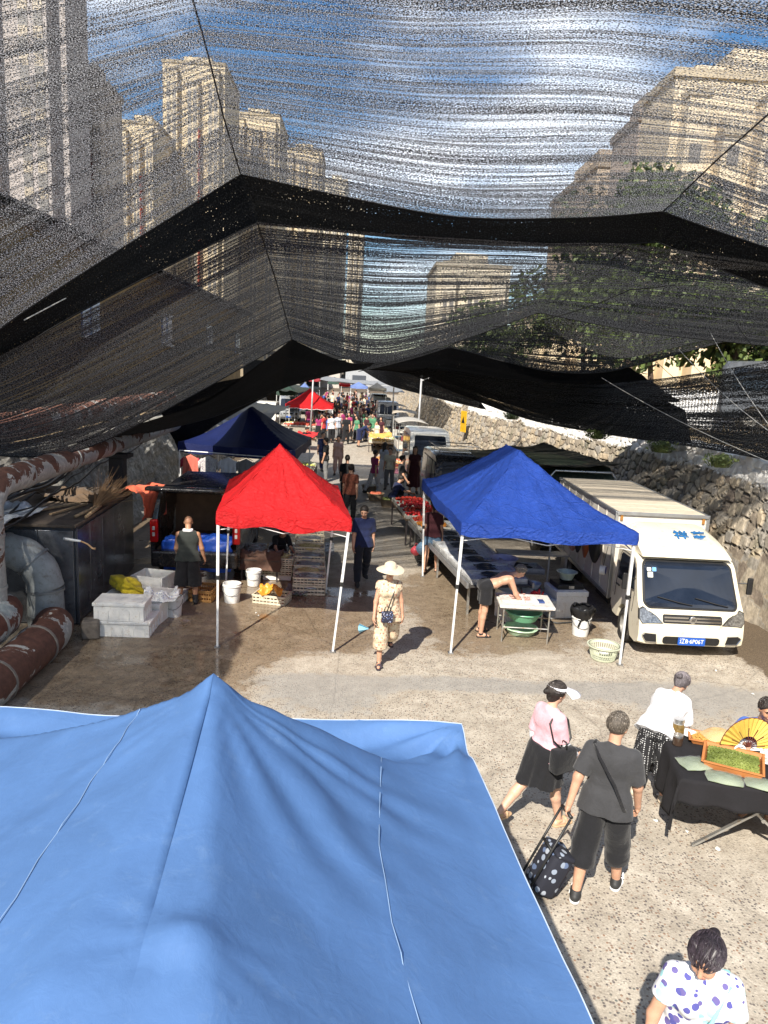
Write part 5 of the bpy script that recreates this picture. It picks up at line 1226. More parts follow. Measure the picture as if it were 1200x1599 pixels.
# things lying on the tank
WOOD = M('weathered_wood', (.36, .25, .14), .85, var=.4, scale=14, bmp=.4)
for k, (a, b_, w, lb) in enumerate([(Y(64, 812, 12.6), Y(125, 790, 13.4), .07, 'broad pale plank lying on the tank lid'), (Y(80, 818, 12.3), Y(135, 800, 13.3), .05, 'narrower plank lying in front of the broad one on the lid')]):
    a = Vector((a.x, a.y, 1.72)); b_ = Vector((b_.x, b_.y, 1.72)); o = MB().bar((0, 0, 0), b_ - a, w, .025).build('plank', WOOD); o.location = a; tag(o, lb, 'plank', 'planks on the tank')
for k, (px, py) in enumerate([(123, 822), (138, 822)]):
    p = Y(px, py, 12.25); p.z = 1.73
    t = thing('twig_broom', ['twig broom on the tank, the left one of the pair', 'twig broom on the tank, the right one of the pair'][k], 'broom', p, R(-10 + 12 * k), 'twig brooms on the tank')
    MB().tube([(0, -.1, .0), (0.02, .6, .06)], .028, 8).build('handle', WOOD, t, True)
    tw = MB(); rnd = random.Random(k)
    for _ in range(130):
        a = rnd.gauss(0, .25); c_ = abs(rnd.gauss(.0, .22)); L = rnd.uniform(.5, .95); p1 = Vector((math.sin(a) * L * .5, .5 + L * .5, .08 + c_ * .5)); p2 = Vector((math.sin(a) * L + rnd.gauss(0, .06), .5 + L, .1 + c_ + rnd.gauss(0, .04)))
        tw.tube([(0, .45 + rnd.uniform(0, .1), .05), p1, p2], [.005, .004, .0025], 3, False)
    tw.build('twigs', M('twig', (.20, .12, .06), .9), t)
def rag(name, label, p, m, sx, sy, drop, cat, seed, n=26, group=None, rz=0):
    """a cloth lying over an edge: first part flat and rumpled, the rest hanging"""
    P = []
    for i in range(n + 1):
        u = i / n; row = []
        for j in range(n + 1):
            v = j / n; w = float(fbm(np.array([u * 4 + seed]), np.array([v * 4]), seed, 3)[0]) - .5; w2 = float(fbm(np.array([u * 6]), np.array([v * 6 + seed]), seed + 1, 3)[0]) - .5
            x = (u - .5) * sx * (1 + .3 * w2); s_ = v * sy
            fl = min(s_, sy - drop) if drop else s_; hang = max(0, s_ - (sy - drop)) if drop else 0
            z = .05 + w * .34 * min(1, (1 - hang / (drop + .01) * .7 if drop else 1)) + .05 * math.sin(u * 13) * (.3 + hang)
            row.append((x, -fl + (w2 * .12), max(.012, z) - hang if not hang else z * .4 - hang))
        P.append(row)
    o = MB().grid(P).build(name, m, smooth=True, solid=.008); o.location = p; o.rotation_euler = (0, 0, rz); tag(o, label, cat, group); return o
rag('red_cloth', 'faded orange-red cloth draped over the far corner of the tank', (-4.72, 15.0, 1.70), cloth('orange_red_cloth', (.62, .12, .06)), .8, 1.15, .5, 'cloth', 81, rz=R(70))
rag('brown_sack', 'dark brown rag spread on the tank lid behind the brooms', (-5.4, 14.4, 1.70), cloth('brown_rag', (.12, .08, .05)), 1.2, .9, 0, 'sack', 82)
# cables running up the bank
rnd = random.Random(5)
for k in range(13):
    P = []; x0 = -5.2 - rnd.uniform(0, .8); z0 = 1.75 + rnd.uniform(0, .35); z1 = 2.55 + rnd.uniform(-.15, .3)
    for i in range(40):
        u = i / 39; P.append((x0 + (-.25 - .04 * k) * u + .12 * math.sin(u * 7 + k), 9.8 + 11 * u, z0 + (z1 - z0) * u - .35 * math.sin(u * PI) * (rnd.random() * .08 + .3 + .05 * (k % 4)) + .05 * math.sin(u * 21 + k * 2)))
    o = MB().tube(P, .014 + .008 * (k % 3), 6).build('power_cable', M('cable_black', (.015, .015, .016), .55), smooth=True); tag(o, 'black cable in the sagging tangle between the pipes and the tank', 'cable', 'black cables tangled along the bank')
t = thing('pipe_support', 'dark post propping the high pipe beside the orange-red cloth', 'post', (-5.2, 15.9, 0))
MB().box((0, 0, 1.12), (.30, .30, 2.25), bev=.02).build('shaft', M('dark_post', (.03, .03, .032), .7), t); MB().box((0, 0, 2.29), (.55, .4, .08)).build('saddle', M('dark_post'), t)
o = MB().box((0, 0, .15), (.26, .24, .30), bev=.03).build('concrete_block', M('block_concrete', (.17, .145, .12), .95, var=.35, scale=9, bmp=.9, bscale=18)); o.location = (-4.13, 11.2, 0); o.rotation_euler = (0, 0, R(12)); tag(o, 'weathered brown concrete block on the ground against the tank', 'block')
# wrapped bundle and papers behind
rag('blue_sheet', 'pale plastic sheet lying under the cables at the foot of the bank', (-5.75, 12.6, 1.75), M('pale_sheet', (.5, .55, .6), .35, dirt=(.2, .2, .2)), .9, 2.2, 0, 'sheet', 83)
# ---------------------------------------------------------------- foam boxes, buckets, baskets
FOAM = M('expanded_foam', (.82, .80, .75), .7, var=.05, scale=8, dirt=(.50, .40, .28), dirt_amt=.2)
FOAMB = M('foam_grey', (.50, .52, .52), .8, var=.1, dirt=(.3, .28, .25), dirt_amt=.3)
def foam_box(label, p, d, rz=0, lid=True, m=None, group='foam boxes', content=None, ribs=True):
    m = m or FOAM; t = thing('foam_box', label, 'foam box', p, rz, group); w, l, h = d; b = MB()
    th = .03; hb = h if not lid else h * .80
    if lid: b.box((0, 0, hb / 2), (w * .97, l * .97, hb), bev=.008)
    else:
        b.box((0, 0, .02), (w, l, .04))
        for sx in (-1, 1): b.box((sx * (w / 2 - th / 2), 0, hb / 2), (th, l, hb), bev=.006)
        for sy in (-1, 1): b.box((0, sy * (l / 2 - th / 2), hb / 2), (w - 2 * th, th, hb), bev=.006)
    if ribs:
        for i in range(5):
            for sy in (-1, 1): b.box((-w / 2 + w * (i + .5) / 5 + .0, sy * (l / 2 - .012 + (0 if not lid else -.001)), hb * .42), (w * .012, .03, hb * .6))
        for i in range(4):
            for sx in (-1, 1): b.box((sx * (w / 2 - .012), -l / 2 + l * (i + .5) / 4, hb * .42), (.03, l * .012, hb * .6))
    b.build('box', m, t)
    if lid: MB().box((0, 0, hb + h * .10), (w * 1.02, l * 1.02, h * .19), bev=.012).box((0, 0, h * .995), (w * .86, l * .84, h * .03)).build('lid', m, t)
    elif content: content(t, w - 2 * th, l - 2 * th, hb)
    return t
foam_box('white foam box at the bottom of the pair by the concrete block', (-3.66, 11.55, 0), (.86, .62, .26), R(1))
foam_box('white foam box with a closed lid, top of the pair by the tank', (-3.72, 11.50, .262), (.80, .52, .30), R(2))
foam_box('long grey-white foam box behind the pair, its lid carrying papers', (-3.42, 12.35, 0), (.5, .92, .36), R(-8))
foam_box('empty open foam box tilted up behind the yellow sack', (-3.75, 13.35, .02), (.62, .55, .44), R(-12), lid=False)
foam_box('low foam box standing between the sack and the man in boots', (-3.55, 13.2, 0), (.9, .4, .18), R(-4), group='foam boxes')
yb = MB(); bm_ = []
n = 30; Pp = []
for i in range(n):
    u = i / (n - 1); row = []
    for j in range(n):
        a = 2 * PI * j / n; r = (math.sin(PI * min(1, u * 1.02)) ** .55) * (1 + .55 * (float(fbm(np.array([u * 5]), np.array([math.cos(a) * 3 + 4]), 90, 3)[0]) - .5) * 2)
        cr = 1 + .10 * math.sin(a * 5 + u * 9); row.append((-.42 + .84 * u, math.cos(a) * .20 * r * cr, .15 + math.sin(a) * .13 * r * cr - .10 * u))
    Pp.append(row)
o = MB().grid(Pp, closed=True).build('yellow_sack', cloth('yellow_woven', (.62, .47, .03), .25), smooth=True); o.location = (-4.0, 12.6, .30); o.rotation_euler = (0, R(14), R(-25)); tag(o, 'crumpled yellow woven sack lying on the foam boxes by the tank', 'sack')
foam_box('small closed foam box hidden beneath the yellow sack', (-4.0, 12.55, 0), (.7, .5, .30), R(-3))
rag('newspaper', 'crumpled printed papers lying on the grey-white foam box', (-3.36, 12.4, .37), patterned('newsprint', (.72, .72, .70), [(.2, .25, .5), (.3, .3, .32), (.15, .2, .45)], 26, thr=.22), .55, .5, 0, 'paper', 84, rz=R(20))
def bucket(label, p, r=.15, h=.34, c=(.74, .74, .72), content=None, handle=True, group='white plastic buckets', name='bucket', m=None, rz=0):
    t = thing(name, label, 'bucket', p, rz, group); m = m or M('bucket_%.2f' % c[0], c, .45, var=.08, scale=5, dirt=(.35, .28, .2), dirt_amt=.3)
    MB().lathe([(0, 0), (r * .82, 0), (r * .84, .01), (r * .97, h * .86), (r * 1.05, h * .87), (r * 1.05, h * .91), (r * 1.0, h * .92), (r * 1.02, h), (r * .97, h), (r * .80, .02), (0, .02)], n=28).build('pail', m, t, autosmooth=35)
    if handle: MB().tube([(math.cos(a) * r * 1.06, -abs(math.sin(a)) * r * .9 - .01, h * .84 - math.sin(a) * h * .42) for a in [PI * i / 14 for i in range(15)]], .004, 6).build('handle', M('wire', (.2, .2, .2), .4, .7), t, True)
    if content: MB().lathe([(0, h * .7), (r * .9, h * .7)], n=24).build('contents', content, t)
    return t
bucket('white bucket with a wire handle between the foam box and the man in boots', (-3.12, 12.35, 0), .145, .36)
bucket('white bucket on the wet ground by the left leg of the red canopy', (-2.28, 13.25, 0), .165, .36)
bucket('white bucket behind, under the dark fish table', (-2.04, 14.35, 0), .15, .32)
bucket('small white tub standing on the ground at the tank end', (-4.0, 15.0, .2), .11, .28, handle=False)
CRATEM = M('crate_plastic_tan', (.68, .60, .44), .55, var=.15, dirt=(.22, .17, .12), dirt_amt=.4)
ORC = M('crate_wood_orange', (.50, .26, .08), .7, var=.3, dirt=(.2, .1, .05))
def crate(label, p, d=(.52, .36, .13), rz=0, m=None, group='fish crates', content=None, name='crate', cat='crate', slats=2):
    t = thing(name, label, cat, p, rz, group); m = m or CRATEM; w, l, h = d; b = MB(); b.box((0, 0, .012), (w * .96, l * .96, .018)); hs = h / (slats * 2 - .0)
    for k in range(slats + 1):
        z = h * (k + .35) / (slats + .7) * 1.0; zz = min(h - hs * .35, z)
        for sy in (-1, 1): b.box((0, sy * (l / 2), zz), (w, .012, hs * .8))
        for sx in (-1, 1): b.box((sx * (w / 2), 0, zz), (.012, l, hs * .8))
    nx = 9
    for i in range(nx + 1):
        for sy in (-1, 1): b.box((-w / 2 + w * i / nx, sy * (l / 2 + .001), h / 2), (.016, .014, h))
    for i in range(6):
        for sx in (-1, 1): b.box((sx * (w / 2 + .001), -l / 2 + l * i / 5, h / 2), (.014, .016, h))
    b.box((0, l / 2, h - .008), (w + .03, .026, .018)); b.box((0, -l / 2, h - .008), (w + .03, .026, .018)); b.box((w / 2, 0, h - .009), (.026, l, .018)); b.box((-w / 2, 0, h - .009), (.026, l, .018))
    b.build('frame', m, t)
    if content: content(t, w * .9, l * .9, h)
    return t
FISHM = M('fish_skin', (.30, .32, .34), .22, .45, var=.5, scale=18)
FISHY = M('fish_skin_yellow', (.52, .42, .18), .3, .2, var=.4, scale=18)
def fish_mb(L=.26, seed=0):
    b = MB(); n = 9; P = []
    for i in range(n + 1):
        u = i / n; hh = .16 * L * math.sin(PI * min(1, u * 1.12 + .04)) ** .8 + .004; ww = hh * .5
        if u > .86: hh = .03 * L + (u - .86) * L * .7; ww = .004
        P.append([(-L / 2 + u * L, math.cos(a) * hh, .02 + math.sin(a) * ww) for a in [2 * PI * k / 10 for k in range(10)]])
    b.grid(P, closed=True); return b
FISHMESH = fish_mb().mesh('fish', True); FISHMESH.materials.append(FISHM)
def fish_fill(m=FISHM, n=7, seed=0, L=1.0):
    def f(t, w, l, h):
        rnd = random.Random(seed)
        b = MB(); b.box((0, 0, h * .45), (w, l, h * .25)); b.build('ice_bed', M('ice_bed', (.5, .52, .54), .3, var=.3, scale=30), t)
        for i in range(n):
            o = bpy.data.objects.new('fish', FISHMESH); col.objects.link(o); o.parent = t; recolor(o, m)
            o.location = (rnd.uniform(-.04, .04), -l * .42 + l * .84 * i / max(1, n - 1), h * .58 + .006 * (i % 2)); o.rotation_euler = (rnd.uniform(-.2, .2), 0, rnd.uniform(-.15, .15) + (PI if rnd.random() < .3 else 0)); s_ = min(1.6, w / .29) * L; o.scale = (s_, s_, s_)
    return f
# long stair-like stack of crates under the red canopy
for i in range(7):
    lv = i
    crate('tan fish crate on the ground in the stepped row, %s from the front' % ['first', 'second', 'third', 'fourth', 'fifth', 'sixth', 'seventh'][i], (-.90 - .03 * i, 14.0 + .40 * i, 0), (.62, .37, .20), R(1), content=fish_fill(FISHM, 6, 10 + i), slats=2) if i < 2 else None
    crate('tan fish crate on top of the stepped stack, %s step from the front' % ['first', 'second', 'third', 'fourth', 'fifth', 'sixth', 'seventh'][i], (-.90 - .03 * i, 14.0 + .40 * i, .205 if i < 2 else .05 + .09 * i), (.62, .37, .15), R(2), content=fish_fill([FISHM, FISHY][i % 3 == 1], 6, i), slats=2) 
for i in range(3):
    crate('tan crate under the dark trays left of the stepped stack, %s layer' % ['lowest', 'middle', 'topmost'][i], (-1.62, 14.95, .10 + .125 * i), (.62, .42, .12), R(-2), content=fish_fill(FISHY if i == 2 else FISHM, 6, 30 + i) if i == 2 else None)
foam_box('low closed foam box carrying the leftmost crates under the red canopy', (-1.62, 14.95, 0), (.6, .42, .1), ribs=False)
crate('low tan crate with an orange cloth on it beneath the red canopy', (-1.55, 13.35, 0), (.62, .40, .17), R(-12), m=M('crate_pale', (.62, .56, .42), .55))
rag('orange_cloth', 'orange plastic cloth heaped on the low tan crate', (-1.58, 13.55, .17), M('orange_plastic', (.75, .33, .04), .4, var=.2), .42, .42, 0, 'cloth', 85)
rag('grey_bag', 'grey crumpled bag on the ground behind the orange cloth', (-1.15, 14.1, .0), cloth('greybag', (.2, .2, .21)), .45, .4, 0, 'bag', 86)
t = thing('fish_table', 'low dark table with a cloth and silver fish dishes behind the buckets', 'table', (-1.95, 14.9, 0), R(-4))
MB().box((0, 0, .44), (.8, .6, .03)).build('top', M('table_dark', (.08, .055, .045), .6), t); rag('table_cloth', None, (0, .3, .46), cloth('brown_cloth2', (.13, .075, .055)), .82, .85, .25, None, 87).parent = t
for x in (-.36, .36):
    for y in (-.26, .26): MB().bar((x, y, 0), (x, y, .43), .035).build('leg', M('leg_dark', (.06, .05, .05), .6), t)
def dish(label, p, r=.17, m=None, h=.05, group='steel fish dishes', name='dish', cat='dish', fish=1):
    o = lathe_obj(name, [(0, 0), (r * .7, 0), (r, h), (r * 1.04, h), (r * .72, .008), (0, .008)], m or M('steel_dish', (.6, .6, .6), .2, .9, var=.1)); o.location = p; tag(o, label, cat, group)
    return o
for k, (x, y, lb) in enumerate([(-2.1, 14.8, 'round steel dish at the left of the dark fish table'), (-1.8, 14.95, 'round steel dish at the right of the dark fish table'), (-1.3, 15.3, 'round steel dish on the ground behind the leftmost crates')]):
    dish(lb, (x, y, .475 if k < 2 else .35))
for k in range(4):
    x, y = (-2.25 + .5 * k, 16.0 + .1 * k); foam_box(['dark fish tray behind the dishes, first from the left', 'dark fish tray behind the dishes, second from the left', 'dark fish tray behind the dishes, third from the left', 'dark fish tray behind the dishes, fourth from the left'][k], (x, y, .3), (.46, .8, .07), R(3), lid=False, m=M('tray_grey', (.3, .31, .32), .5), group='dark fish trays', content=fish_fill(FISHM, 5, 40 + k), ribs=False)
crate('orange wooden crate on the ground at the feet of the man in boots', (-2.82, 13.4, 0), (.42, .52, .22), R(-6), m=ORC, group=None, name='wooden_crate')
# ---------------------------------------------------------------- vehicles
def loft_body(prof, width, tumble=.06, nseg=10):
    """prof: closed side outline (y, z); width; sides lean in above the belt and round at the edges"""
    zs = [z for _, z in prof]; z0, z1 = min(zs), max(zs); P = []
    for i in range(nseg + 1):
        u = -1 + 2 * i / nseg; row = []
        for y, z in prof:
            row.append((u, y, z))
        P.append(row)
    out = MB(); cy = sum(y for y, _ in prof) / len(prof); cz = (z0 + z1) / 2
    R2 = []
    for i, row in enumerate(P):
        u = row[0][0]; e = abs(u); inset = .05 * max(0, (e - .8) / .2) ** 2
        r = []
        for _, y, z in row:
            k = max(0, (z - (z0 + (z1 - z0) * .5)) / (z1 - z0)); w = width / 2 * (1 - tumble * k * 2)
            r.append((u * w, y + (cy - y) * inset, z + (cz - z) * inset * .8))
        R2.append(r)
    out.grid([r + r[:1] for r in R2]); n = len(prof) + 1
    out.add(R2[0], [tuple(range(len(prof)))]); out.add(R2[-1], [tuple(reversed(range(len(prof))))]); return out
def wheel(t, x, y, r=.3, w=.2):
    rub = M('tyre_rubber', (.025, .024, .023), .85, dirt=(.16, .13, .10), dirt_amt=.4, scale=12)
    def lz(prof, nm, m, par):
        b = MB(); vs = []; n = 28
        for rr, xx in prof:
            for k in range(n): a = 2 * PI * k / n; vs.append((x + xx, y + rr * math.cos(a), r + rr * math.sin(a)))
        fs = [(i * n + k, i * n + (k + 1) % n, (i + 1) * n + (k + 1) % n, (i + 1) * n + k) for i in range(len(prof) - 1) for k in range(n)]
        return b.add(vs, fs).build(nm, m, par, autosmooth=40)
    s_ = -1 if x < 0 else 1
    ty = lz([(r * .62, w / 2), (r * .9, w / 2), (r, w * .36), (r, -w * .36), (r * .9, -w / 2), (r * .62, -w / 2)], 'wheel', rub, t)
    lz([(0, s_ * w * .30), (r * .2, s_ * w * .34), (r * .25, s_ * w * .2), (r * .5, s_ * w * .16), (r * .6, s_ * w * .42), (r * .66, s_ * w * .44)], 'rim', M('rim_steel', (.3, .29, .27), .5, .5, dirt=(.15, .12, .09)), ty)
    return ty
CREAM = M('truck_paint', (.70, .64, .50), .32, var=.05, scale=2, dirt=(.42, .33, .20), dirt_amt=.18, coat=.5)
BOXW = M('box_panel', (.66, .62, .55), .5, var=.06, scale=2, dirt=(.40, .32, .24), dirt_amt=.2)
ALU = M('aluminium_trim', (.45, .46, .47), .35, .8, var=.1)
CGLASS = M('car_glass', (.012, .016, .026), .04, var=.4, scale=2, spec=.9)
CHROME = M('chrome', (.6, .6, .6), .12, 1.0, var=.05)
LAMPG = M('lamp_glass', (.34, .34, .33), .1, .75, var=.7, scale=30)
BLK = M('black_trim', (.015, .015, .016), .5)
def quad(b, a, c, d, e, th=.012):
    """thin plate through four corner points, offset outwards"""
    a, c, d, e = [Vector(q) for q in (a, c, d, e)]; n_ = (c - a).cross(e - a).normalized() * th
    return b.add([a, c, d, e, a + n_, c + n_, d + n_, e + n_], [(3, 2, 1, 0), (4, 5, 6, 7), (0, 1, 5, 4), (1, 2, 6, 5), (2, 3, 7, 6), (3, 0, 4, 7)])
def rounded_plate(cx, cz, w, h, r, fn, n=6, th=.012):
    """rounded rectangle mapped by fn(x, z) -> point on the body, given thickness"""
    pts = []
    for (sx, sz, a0) in ((1, 1, 0), (-1, 1, 90), (-1, -1, 180), (1, -1, 270)):
        for i in range(n + 1):
            a = R(a0 + 90 * i / n); pts.append((cx + sx * (w / 2 - r) + math.cos(a) * r, cz + sz * (h / 2 - r) + math.sin(a) * r))
    b = MB(); off = Vector((0, -th, 0)); N_ = len(pts); rings = []; K_ = 7
    for q in range(K_, 0, -1): rings.append([Vector(fn(cx + (x - cx) * q / K_, cz + (z - cz) * q / K_)) + off for x, z in pts])
    c = Vector(fn(cx, cz)) + off; vs = [Vector(fn(x, z)) for x, z in pts] + [p for r_ in rings for p in r_] + [c]
    fs = [(j * N_ + i, j * N_ + (i + 1) % N_, (j + 1) * N_ + (i + 1) % N_, (j + 1) * N_ + i) for j in range(K_) for i in range(N_)]
    fs += [(K_ * N_ + i, K_ * N_ + (i + 1) % N_, (K_ + 1) * N_) for i in range(N_)]
    b.add(vs, fs)
    return b
# ---- white box truck
TX, TY = 5.43, 11.15
t = thing('box_truck', 'cream white box truck parked nose out beside the blue canopy', 'truck', (TX, TY, 0), R(-1))
prof = [(.16, .20), (.02, .26), (0, .40), (.03, .62), (.10, .80), (.20, .90), (.34, 1.12), (.52, 1.44), (.62, 1.53), (.80, 1.58), (1.30, 1.60), (1.52, 1.56), (1.55, .45), (1.40, .32), (1.16, .32), (1.10, .50), (.98, .60), (.82, .64), (.66, .60), (.54, .50), (.48, .32), (.40, .22)]
loft_body(prof, 1.70, .055, 14).build('cab', CREAM, t, autosmooth=30)
def front(x, z):   # point on the cab nose
    ys = [(.26, .02), (.40, 0), (.62, .03), (.80, .10), (.90, .20), (1.12, .34), (1.44, .52), (1.53, .62)]
    y = np.interp(z, [a for a, _ in ys], [b_ for _, b_ in ys]); e = abs(x) / .85; return (x * (1 - .05 * max(0, z - .9) * 1.6), y + .05 * max(0, (e - .8) / .2) ** 2 * (.8 - y), z)
ws = rounded_plate(0, 1.17, 1.48, .64, .09, lambda x, z: front(x, z), th=.014).build('windscreen', CGLASS, t)
rounded_plate(0, 1.17, 1.55, .70, .11, lambda x, z: front(x, z), th=.006).build('windscreen_seal', BLK, t)
for k, (x, z, w, h, c) in enumerate([(-.66, 1.38, .07, .05, (.75, .75, .75)), (-.57, 1.38, .07, .06, (.15, .35, .65)), (-.64, 1.30, .09, .08, (.7, .7, .6))]):
    rounded_plate(x, z, w, h, .01, lambda x, z: front(x, z), th=.019).build('sticker', M('sticker%d' % k, c, .6), ws)
for x0, x1 in ((-.62, .02), (.0, .62)):
    a = Vector(front(x0 + .62 * .0, .93)) + Vector((0, -.03, 0)); b_ = Vector(front(x1 if x0 < -.1 else x1 - .02, .885)) + Vector((0, -.03, 0))
    MB().tube([Vector(front(x0 + .08, .99)) + Vector((0, -.035, 0)), Vector(front((x0 + x1) / 2 + .1, .92)) + Vector((0, -.04, 0)), b_], .009, 6).build('wiper', BLK, ws)
MB().tube([(math.cos(a) * .17 + .34, .52, 1.02 + math.sin(a) * .10) for a in [2 * PI * k / 20 for k in range(21)]], .012, 6).build('steering_wheel', BLK, t)
# roof wind deflector
dp = []
for i in range(15):
    u = -1 + 2 * i / 14; e = abs(u); row = []
    for j in range(11):
        v = j / 10; z = 1.575 + .38 * math.sin(v * PI / 2) ** .9 * (1 - max(0, e - .72) ** 1.5 * 2.2); y = .52 + 1.05 * v; row.append((u * (.74 - .02 * v), y, z))
    dp.append(row)
dm = MB().grid(dp); dm.add([r[-1] for r in dp] + [(r[-1][0], r[-1][1], 1.58) for r in dp], [(i, i + 1, 16 + i, 15 + i) for i in range(14)])
dm.add(dp[0] + [(p[0], p[1], 1.57) for p in dp[0]], [(j, j + 1, 12 + j, 11 + j) for j in range(10)]); dm.add(dp[-1] + [(p[0], p[1], 1.57) for p in dp[-1]], [(j + 1, j, 11 + j, 12 + j) for j in range(10)])
defl = dm.build('roof_deflector', CREAM, t, autosmooth=35)
BLUTXT = M('sign_blue', (.02, .12, .30), .5)
def defl_pt(x, v): return (x, .52 + 1.05 * v, 1.575 + .38 * math.sin(v * PI / 2) ** .9 + .012)
for k, ch in enumerate('祥菱'):
    text_mesh(ch, .2, BLUTXT, 'lettering', t, (.08 + .31 * k - .02, .52 + 1.05 * .47, 1.575 + .38 * math.sin(.47 * PI / 2) ** .9 + .012), (R(26), 0, 0), .003, (.25, .24), .03)
# grille, lights, bumper details
for z in (.655, .705): MB().bar(Vector(front(-.46, z)) + Vector((0, -.016, 0)), Vector(front(.46, z)) + Vector((0, -.016, 0)), .02, .028).build('grille_bar', CHROME, t)
rounded_plate(0, .68, .96, .13, .03, lambda x, z: front(x, z), th=.01).build('grille', BLK, t)
MB().lathe([(0, .012), (.055, .012), (.062, .006), (.062, 0)], n=20).build('badge', CHROME, t, autosmooth=30).matrix_local = Matrix.Translation(Vector(front(0, .68)) + Vector((0, -.03, 0))) @ Matrix.Rotation(R(90), 4, 'X')
for q in range(3):
    MB().bar(Vector((-.026 + .02 * q, front(0, .68)[1] - .045, .655)), Vector((-.006 + .02 * q, front(0, .68)[1] - .045, .705)), .008, .004).build('badge_mark', BLK, t)
for sx in (-1, 1):
    def hl(x, z, sx=sx): p = front(x, z); return p
    pts = [(sx * .50, .62), (sx * .80, .60), (sx * .845, .66), (sx * .84, .80), (sx * .78, .83), (sx * .60, .72)]
    P3 = [Vector(front(x, z)) for x, z in pts]; c0 = sum(P3, Vector()) / 6; off = Vector((0, -.022, 0))
    for nm, sc_, mm, o_ in (('headlight_surround', 1.10, BLK, .6), ('headlight', 1.0, LAMPG, 1.2)):
        b = MB(); q_ = [c0 + (p - c0) * sc_ + off * o_ for p in P3]; f_ = tuple(range(6)) if sx < 0 else tuple(reversed(range(6)))
        b.add(q_ + [p + Vector((0, .05, 0)) for p in q_], [f_] + [(i, (i + 1) % 6, 6 + (i + 1) % 6, 6 + i) for i in range(6)]); b.build(nm, mm, t)
    pf = [(sx * .56, .30), (sx * .74, .31), (sx * .80, .40), (sx * .76, .44), (sx * .58, .43)]
    q_ = [Vector(front(x, z)) + Vector((0, -.016, 0)) for x, z in pf]; f_ = tuple(range(5)) if sx < 0 else tuple(reversed(range(5)))
    MB().add(q_ + [p + Vector((0, .05, 0)) for p in q_], [f_] + [(i, (i + 1) % 5, 5 + (i + 1) % 5, 5 + i) for i in range(5)]).build('fog_light', BLK, t)
    MB().tube([q_[3] + Vector((0, -.01, 0)), q_[2] + Vector((0, -.01, 0)), q_[1] + Vector((0, -.01, 0)), q_[0] + Vector((0, -.01, 0))], .008, 5).build('fog_trim', CHROME, t)
rounded_plate(0, .335, .92, .13, .05, lambda x, z: front(x, z), th=.008).build('lower_intake', BLK, t)
pl = rounded_plate(0, .335, .44, .13, .015, lambda x, z: (x, front(0, .335)[1] - .02, z), th=.012).build('number_plate', M('plate_blue', (.015, .09, .42), .4, var=.03), t)
text_mesh('辽B·6P06T', .11, M('plate_white', (.85, .85, .85), .5), 'lettering', pl, (0, front(0, .335)[1] - .035, .335), (R(90), 0, 0), .002, (.385, .085), 0)
# door side details (left flank towards the street)
def side(x_, y, z):
    k = max(0, (z - (.20 + 1.4 * .5)) / 1.4); return (x_ * .85 * (1 - .055 * k * 2), y, z)
for sx in (-1, 1):
    pw = [(.46, 1.02), (.62, 1.40), (.76, 1.47), (1.22, 1.47), (1.28, 1.42), (1.28, 1.0)]
    o3 = [Vector(side(sx, y, z)) + Vector((sx * .01, 0, 0)) for y, z in pw]; f_ = tuple(range(6)) if sx > 0 else tuple(reversed(range(6)))
    MB().add(o3 + [p - Vector((sx * .03, 0, 0)) for p in o3], [f_] + [(i, (i + 1) % 6, 6 + (i + 1) % 6, 6 + i) for i in range(6)]).build('side_window', CGLASS, t)
    MB().tube([Vector(side(sx, y, z)) + Vector((sx * .003, 0, 0)) for y, z in ((.44, .66), (.42, .98), (.60, 1.43), (.74, 1.51), (1.26, 1.51), (1.34, 1.4), (1.34, .66))], .005, 5).build('door_gap', M('door_gap', (.08, .07, .06), .9), t)
    MB().tube([Vector(side(sx, 1.10, .90)) + Vector((sx * .02, 0, 0)), Vector(side(sx, 1.26, .90)) + Vector((sx * .02, 0, 0))], .014, 6).build('door_handle', BLK, t)
    mr = MB().tube([Vector(side(sx, .5, 1.2)), Vector(side(sx, .42, 1.22)) + Vector((sx * .16, 0, 0))], .012, 6); mr.box(Vector(side(sx, .40, 1.20)) + Vector((sx * .20, 0, -.02)), (.09, .05, .28), bev=.015); mr.build('mirror', BLK, t)
    wheel(t, sx * .74, .82, .29, .19)
    for yy in (4.5,): wheel(t, sx * .70, yy, .29, .24)
tx = text_mesh('祥菱M', .08, BLK, 'lettering', t, (-.862, .60, .86), (R(90), 0, R(-90)), .002, (.20, .045))
b = MB().box((0, 3.85, 1.28), (1.66, 4.2, 1.60), bev=.01); cb = b.build('cargo_box', BOXW, t)
for sx in (-1, 1):
    MB().box((sx * .825, 3.85, 2.06), (.05, 4.24, .06), bev=.006).build('roof_rail', ALU, cb); MB().box((sx * .825, 3.85, .50), (.05, 4.24, .07), bev=.006).build('sill_rail', ALU, cb)
    MB().box((sx * .825, 1.755, 1.28), (.06, .05, 1.62), bev=.006).build('corner_post', ALU, cb)
    MB().box((sx * .74, 1.735, 1.98), (.05, .03, .11), bev=.01).build('marker_lamp', M('amber', (.35, .16, .04), .3), cb)
    for q in range(7): MB().box((sx * .836, 2.3 + q * .55, 1.28), (.014, .02, 1.5)).build('panel_rib', BOXW, cb)
MB().box((0, 1.735, 2.06), (1.66, .05, .06), bev=.006).build('front_rail', ALU, cb)
rf = MB()
for q in range(9): rf.box((0, 2.0 + q * .45, 2.084), (1.56, .43, .012), bev=.004)
rf.build('roof_skin', M('box_roof', (.62, .54, .42), .55, var=.08, dirt=(.40, .30, .2), dirt_amt=.25), cb)
MB().box((0, 3.4, .40), (.7, 4.9, .14)).box((-.55, 2.5, .36), (.3, .8, .22)).build('chassis', BLK, t)
